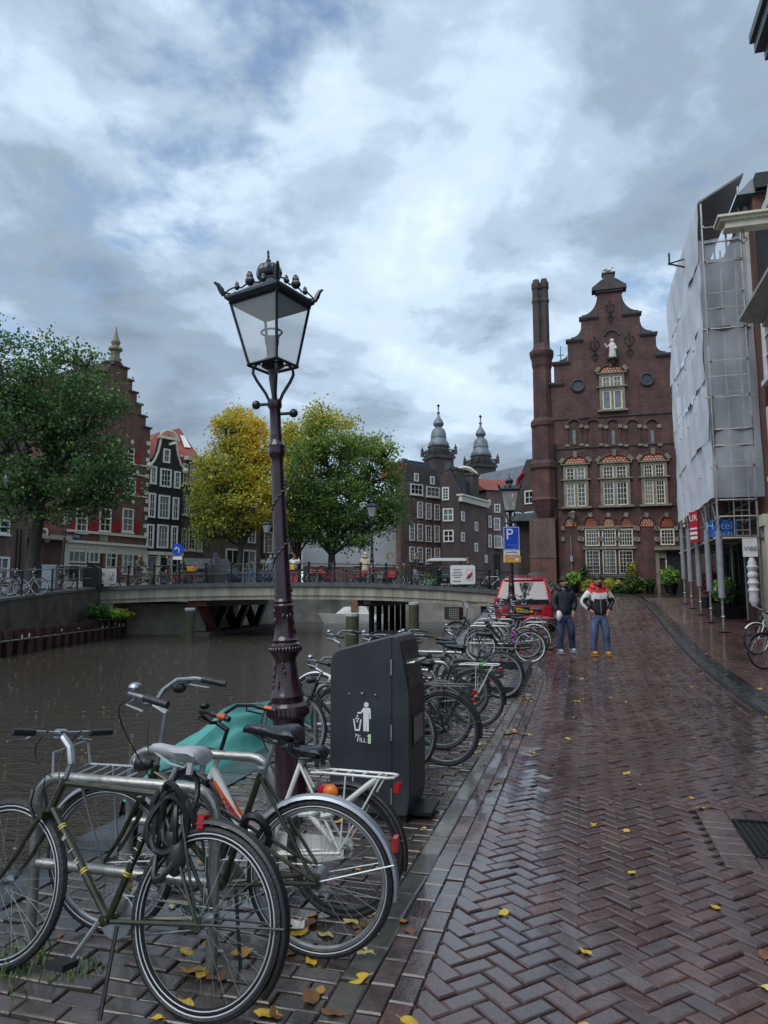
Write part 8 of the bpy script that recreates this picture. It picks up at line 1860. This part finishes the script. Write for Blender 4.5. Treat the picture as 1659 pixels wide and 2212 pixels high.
def person(label, loc, rz, h_=1.78, top=None, bottom=None, shoes=None, arms=None, legs=None, hat=None, hair=HAIRD, skinm=None, beard=False, topcol=None, long_coat=0.0, hood=None, lod=0, extras=(), head_turn=0.0):
    """figure faces local -y"""
    k = h_ / 1.78; skinm = skinm or SKINM
    T_ = thing('person', label, 'person', loc, rz); T_.scale = (k, k, k)
    A_ = arms or [((-.25, .02, 1.16), (-.27, -.06, .93)), ((.25, .02, 1.16), (.27, -.06, .93))]
    Lg = legs or [((-.10, -.03, .50), (-.11, .03, .09)), ((.10, -.02, .50), (.11, .02, .09))]
    V_ = [(0, 0, .96), (0, .01, 1.14), (0, .015, 1.34), (0, .01, 1.47), (0, -.01, 1.56)]; E_ = [(0, 1), (1, 2), (2, 3), (3, 4)]; Rd = [(.15, .11), (.135, .10), (.155, .10), (.062, .06), (.055, .06)]
    def chain(root, pts, rr):
        pr = root
        for p, r_ in zip(pts, rr): V_.append(p); Rd.append(r_); E_.append((pr, len(V_) - 1)); pr = len(V_) - 1
    for sg, (el, wr) in zip((-1, 1), A_): chain(2, [(sg * .175, .01, 1.425), el, wr], [.058, .042, .028])
    for sg, (kn, an) in zip((-1, 1), Lg): chain(0, [(sg * .09, 0, .90), kn, an], [.09, .06, .042])
    bm_ = skin('body', V_, E_, Rd, [skinm], None, 1 if lod else 2)
    # head, face, hands grown into the same mesh
    q = MB(); hc = Vector((0, -.02, 1.645)); Mh = Matrix.Rotation(head_turn, 3, 'Z')
    def hp(x, y, z): return hc + Mh @ Vector((x, y, z))
    q.ball(hc, .107, 0, 14, 10, (.80, .95, 1.2), M=Mh); q.ball(hp(0, -.012, -.07), .062, 0, 10, 7, (1, 1, .8))
    q.tube([hp(0, -.09, .02), hp(0, -.118, -.018), hp(0, -.098, -.028)], [.010, .017, .012], 6)
    for sg in (-1, 1): q.ball(hp(sg * .08, .005, -.005), .026, 0, 7, 5, (.4, .8, 1.2))
    if not lod:
        for sg in (-1, 1): q.ball(hp(sg * .032, -.088, .02), .011, 1, 6, 5); q.tube([hp(sg * .015, -.096, .04), hp(sg * .05, -.085, .04)], .006, 4, 1)
        q.tube([hp(-.024, -.092, -.055), hp(0, -.097, -.055), hp(.024, -.092, -.055)], .006, 5, 2)
    for sg, (el, wr) in zip((-1, 1), A_):
        d_ = (Vector(wr) - Vector(el)).normalized(); w0 = Vector(wr); sd = Vector((0, 1, 0)) - d_ * d_.y; sd.normalize(); up = d_.cross(sd)
        q.tube([w0 - d_ * .02, w0 + d_ * .03, w0 + d_ * .085], [.026, .036, .032], 8)
        for f_ in range(4):
            b0_ = w0 + d_ * .08 + sd * (-.027 + .018 * f_); ln = (.065, .078, .072, .055)[f_]; q.tube([b0_, b0_ + d_ * ln * .5 + up * sg * .008, b0_ + d_ * ln * .85 + up * sg * .03], [.0095, .009, .007], 5)
        q.tube([w0 + d_ * .03 - sd * .025, w0 + d_ * .065 - sd * .052, w0 + d_ * .095 - sd * .05], [.012, .010, .008], 5)
    hm = q.mesh('body', [skinm, HAIRD, mat('lips', (.30, .11, .09), .5, 0, 0)], smooth=60)
    bmz = bmesh.new(); bmz.from_mesh(bm_); bmz.from_mesh(hm); bmz.to_mesh(bm_); bmz.free()
    bm_.materials.clear()
    for m_ in (skinm, HAIRD, MATS['lips']): bm_.materials.append(m_)
    body = link('body', bm_, T_)
    # clothes follow the same skeleton
    V_ = [(0, 0, .80 - long_coat * .3), (0, .01, 1.12), (0, .015, 1.34), (0, .01, 1.455), (0, .0, 1.50)]; E_ = [(0, 1), (1, 2), (2, 3), (3, 4)]; Rd = [(.215 + long_coat * .05, .17), (.225, .165), (.225, .155), (.11, .10), (.09, .09)]
    if long_coat: V_ = [(0, .0, .86 - long_coat)] + V_[1:]; Rd[0] = (.22, .18)
    for sg, (el, wr) in zip((-1, 1), A_):
        e1 = Vector(el).lerp(Vector(wr), .95); chain(2, [(sg * .185, .01, 1.425), tuple(el), tuple(e1)], [.10, .085, .066])
    skin('jacket', V_, E_, Rd, top if isinstance(top, list) else [top], T_, 1 if lod else 2, topcol)
    V_ = [(0, 0, .99), (0, 0, .90)]; E_ = [(0, 1)]; Rd = [(.15, .115), (.155, .125)]
    for sg, (kn, an) in zip((-1, 1), Lg):
        k1 = Vector(kn); a1 = Vector(an); chain(1, [(sg * .095, 0, .80), tuple(k1.lerp(Vector((sg * .095, 0, .80)), .45) + Vector((sg * .008, -.01, 0))), tuple(k1 + Vector((0, -.012, 0))), tuple(k1.lerp(a1, .45) + Vector((sg * .006, .012, 0))), tuple(k1.lerp(a1, .86)), tuple(k1.lerp(a1, .97))], [.115, .102, .088, .082, .076, .088])
    skin('trousers', V_, E_, Rd, [bottom], T_, 1 if lod else 2)
    for sg, (kn, an) in zip((-1, 1), Lg):
        q = MB(); a = Vector(an); q.ball((a.x, a.y - .065, a.z - .035), .075, 0, 10, 7, (.66, 1.75, .72)); q.tube([(a.x, a.y, a.z - .03), (a.x, a.y, a.z + .05)], [.055, .052], 8); q.box((a.x, a.y - .06, a.z - .078), (.098, .27, .024)); q.build('shoe', shoes, T_, smooth=50)
    if hat:
        q = MB(); q.ball(hp(0, .012, .055), .115, 0, 14, 8, (.86, 1.0, .98), M=Mh); q.tube([hp(.092 * math.cos(a), .012 + .107 * math.sin(a), .058) for a in [2 * PI * j / 16 for j in range(16)]], .018, 6, close=True); q.build('beanie', hat, T_, smooth=True)
    elif hair:
        q = MB(); q.ball(hp(0, .018, .03), .108, 0, 12, 8, (.82, .98, 1.05), M=Mh); q.build('hair', hair, T_, smooth=True)
    if beard: q = MB(); q.ball(hp(0, -.035, -.09), .058, 0, 10, 7, (1.02, .95, .85), M=Mh); q.tube([hp(-.035, -.098, -.04), hp(0, -.105, -.038), hp(.035, -.098, -.04)], .010, 5); q.build('beard', HAIRD, T_, smooth=True)
    if hood:
        q = MB(); q.tube([(.13 * math.cos(a), .035 + .11 * math.sin(a), 1.515 + .045 * math.sin(a)) for a in [-.9 + (PI + 1.8) * j / 14 for j in range(15)]], [.035] + [.055] * 13 + [.035], 8); q.build('hood', hood, T_, smooth=True)
    for nm, mm, fn in extras: q = MB(); fn(q); q.build(nm, mm, T_, smooth=50)
    return T_
NAVY = mat('black-navy padded coat', (.012, .017, .030), .6, 0, .25, 9, bump=1.0, bscale=9); WHT = mat('white jacket cloth', (.62, .62, .61), .6, 0, .12, 6, bump=.7, bscale=11); RED = mat('red jacket cloth', (.55, .015, .03), .6, 0, .15, 6, bump=.7, bscale=11); GREYS = mat('grey trainer', (.32, .34, .37), .5, 0, .15, 12); BOOT = mat('tan suede boot', (.40, .19, .05), .7, 0, .2, 9)
p1 = gpt(1222, 1411); p2 = gpt(1297, 1416)
person('man in black coat and beanie with white glove, walking beside the red car', p1, R(8), 1.77, NAVY, DENIMD, GREYS, arms=[((-.27, .02, 1.17), (-.20, -.10, .95)), ((.27, .04, 1.17), (.19, -.06, .97))], legs=[((-.13, -.07, .50), (-.16, -.04, .09)), ((.13, -.06, .51), (.19, .06, .10))], hat=HAIRD, skinm=SKIND, beard=True, head_turn=R(20), hood=NAVY,
       extras=(('white_cloth', WHT, lambda q: q.tube([(-.20, -.13, .98), (-.19, -.16, .90), (-.20, -.15, .80), (-.20, -.14, .76)], [.045, .075, .06, .03], 8)),))
def bands(c, n_):
    if abs(c.x) > .215:
        if c.z > 1.335: return 1 if abs(c.x) < .26 and c.z > 1.40 else 2
        return 2 if (n_.x * (1 if c.x > 0 else -1) > .45 or c.z > 1.27) else 0
    return 1 if c.z > 1.375 else (2 if c.z > 1.235 else 0)
BLKC = mat('black jacket cloth', (.010, .011, .014), .6, 0, .2, 8, bump=.8, bscale=11)
person('bearded man in red white and black jacket, hands in pockets, walking on the street', p2, R(4), 1.82, [BLKC, RED, WHT], DENIM, BOOT, arms=[((-.36, .06, 1.17), (-.21, -.07, .99)), ((.36, .06, 1.17), (.20, -.07, .99))], legs=[((-.13, -.04, .50), (-.14, .02, .09)), ((.12, -.07, .50), (.14, -.06, .09))], hat=HAIRD, skinm=SKIND, beard=True, topcol=bands, hood=RED,
       extras=(('zip', SILVERP, lambda q: q.tube([(0, -.145, .92), (0, -.135, 1.14), (0, -.125, 1.34)], .006, 4)),))
def bp(px, Y): x = at(px, 1285, Y).x; return (x, Y, zt(x) - .1)
OLV = mat('olive jacket', (.07, .065, .03), .65, 0, .2, 8); CRM = mat('cream puffer coat', (.55, .47, .33), .65, 0, .12, 8, bump=.3, bscale=12); LJ = mat('pale jeans', (.16, .25, .38), .75, 0, .2, 8); GRJ = mat('blue-grey rain jacket', (.17, .21, .26), .5, 0, .15, 8); BRNH = mat('brown hair', (.10, .05, .025), .6, 0, .2, 20); BLDH = mat('blond hair', (.30, .20, .09), .6, 0, .2, 20)
person('person in olive jacket with a tan bicycle at the left end of the bridge', bp(298, 37.6), R(60), 1.78, OLV, DENIMD, DARKMET, hair=BRNH, lod=1, arms=[((-.24, -.15, 1.2), (-.22, -.38, 1.08)), ((.24, -.15, 1.2), (.22, -.38, 1.08))])
person('woman in dark coat walking on the bridge right of the tan bicycle', bp(361, 38.2), R(-75), 1.72, BLKC, DENIMD, DARKMET, lod=1, long_coat=.25)
person('person in blue-grey hooded jacket beside the big lamp post shaft', bp(583, 40.0), R(30), 1.70, GRJ, DENIM, DARKMET, lod=1, hat=GRJ, hood=GRJ)
person('person in white jacket taking a photo, right of the big lamp post shaft', bp(634, 39.5), R(160), 1.72, WHT, REDP, DARKMET, hair=BRNH, lod=1, arms=[((-.30, .0, 1.25), (-.20, -.22, 1.50)), ((.34, -.02, 1.28), (.22, -.25, 1.52))], extras=(('phone', BLACKPL, lambda q: q.box((0, -.32, 1.6), (.16, .02, .09))),))
person('person in long cream hooded coat by the lamp post on the bridge', bp(789, 37.7), R(170), 1.74, CRM, LJ, GREYS, lod=1, hat=CRM, hood=CRM, long_coat=.22)
person('man in black sweater and pale jeans walking on the bridge', bp(899, 37.9), R(-80), 1.84, BLKC, LJ, WHT, hair=BRNH, lod=1, legs=[((-.10, -.12, .52), (-.11, -.15, .09)), ((.10, .03, .50), (.11, .22, .12))])
person('man in black jacket with backpack behind the right notice board', bp(1012, 39.0), R(-100), 1.84, BLKC, DENIMD, DARKMET, hair=BRNH, lod=1, extras=(('backpack', BLACKPL, lambda q: q.ball((0, .22, 1.22), .2, 0, 10, 8, (.8, .6, 1.2))),))
# small white canopied cart and shop awning beyond the bridge
cxp = bp(965, 42.5); ct = thing('canopy_cart', 'small cart with white canopy roof behind the bridge bicycles', 'cart', cxp, 0)
q = MB(); q.prism([(-1.15, 1.72), (1.1, 1.72), (1.2, 1.80), (1.0, 1.88), (-.9, 1.88), (-1.15, 1.80)], -.6, .6); q.build('canopy', WHITEW, ct)
q = MB()
for sx in (-.95, .85):
    for sy in (-.5, .5): q.tube([(sx, sy, .5), (sx, sy, 1.75)], .025, 5)
q.build('canopy_post', DARKMET, ct); q = MB(); q.b2((-1.2, -.6, .3), (1.2, .6, .62)); q.b2((.6, -.58, .62), (1.1, .58, .95)); q.build('body', SILVERP, ct); q = MB(); q.b2((-.7, -.5, .62), (-.1, .5, .8)); q.b2((-.8, -.5, .8), (-.68, .5, 1.25)); q.build('seat', LEATHER, ct)
for sx in (-.8, .8):
    for sy in (-.55, .55): q = MB(); q.lathe([(.05, -.07), (.22, -.07), (.22, .07), (.05, .07)], 14, 0, (sx, sy, .22), M=Matrix.Rotation(PI / 2, 3, 'X')); q.build('wheel', RUBBER, ct)
aw = thing('awning', 'grey slanted shop awning between the black house and the yellow tree', 'awning', (at(447, 1285, 53.5).x, 53.5, 1.95), R(25))
q = MB(); q.add([(-1.7, -.9, 1.55), (1.7, -.9, 1.55), (1.7, .7, 2.35), (-1.7, .7, 2.35), (-1.7, -.9, 1.60), (1.7, -.9, 1.60), (1.7, .7, 2.40), (-1.7, .7, 2.40)], [(3, 2, 1, 0), (4, 5, 6, 7), (0, 1, 5, 4), (1, 2, 6, 5), (2, 3, 7, 6), (3, 0, 4, 7)]); q.build('cloth', mat('grey awning cloth', (.10, .11, .13), .7, 0, .15, 4), aw)
q = MB(); q.tube([(-1.65, -.85, 0), (-1.65, -.85, 1.56)], .03, 5); q.tube([(1.65, -.85, 0), (1.65, -.85, 1.56)], .03, 5); q.build('support', DARKMET, aw)
q = MB(); o_ = at(1160, 1285, 30.0); mb = thing('stone_bollard', 'dark rounded stone block with pale mark behind the red car', 'bollard', (o_.x, 30.0, zg(sr(o_.x, 30.0)[0])), 0)
q.lathe([(.62, 0), (.6, .5), (.5, .95), (.3, 1.12), (.05, 1.16)], 14); q.build('block', STONED, mb, smooth=60); q = MB(); q.ball((-.1, -.56, .55), .14, 0, 8, 6, (1, .25, 1.3)); q.build('mark', WHITEW, mb)
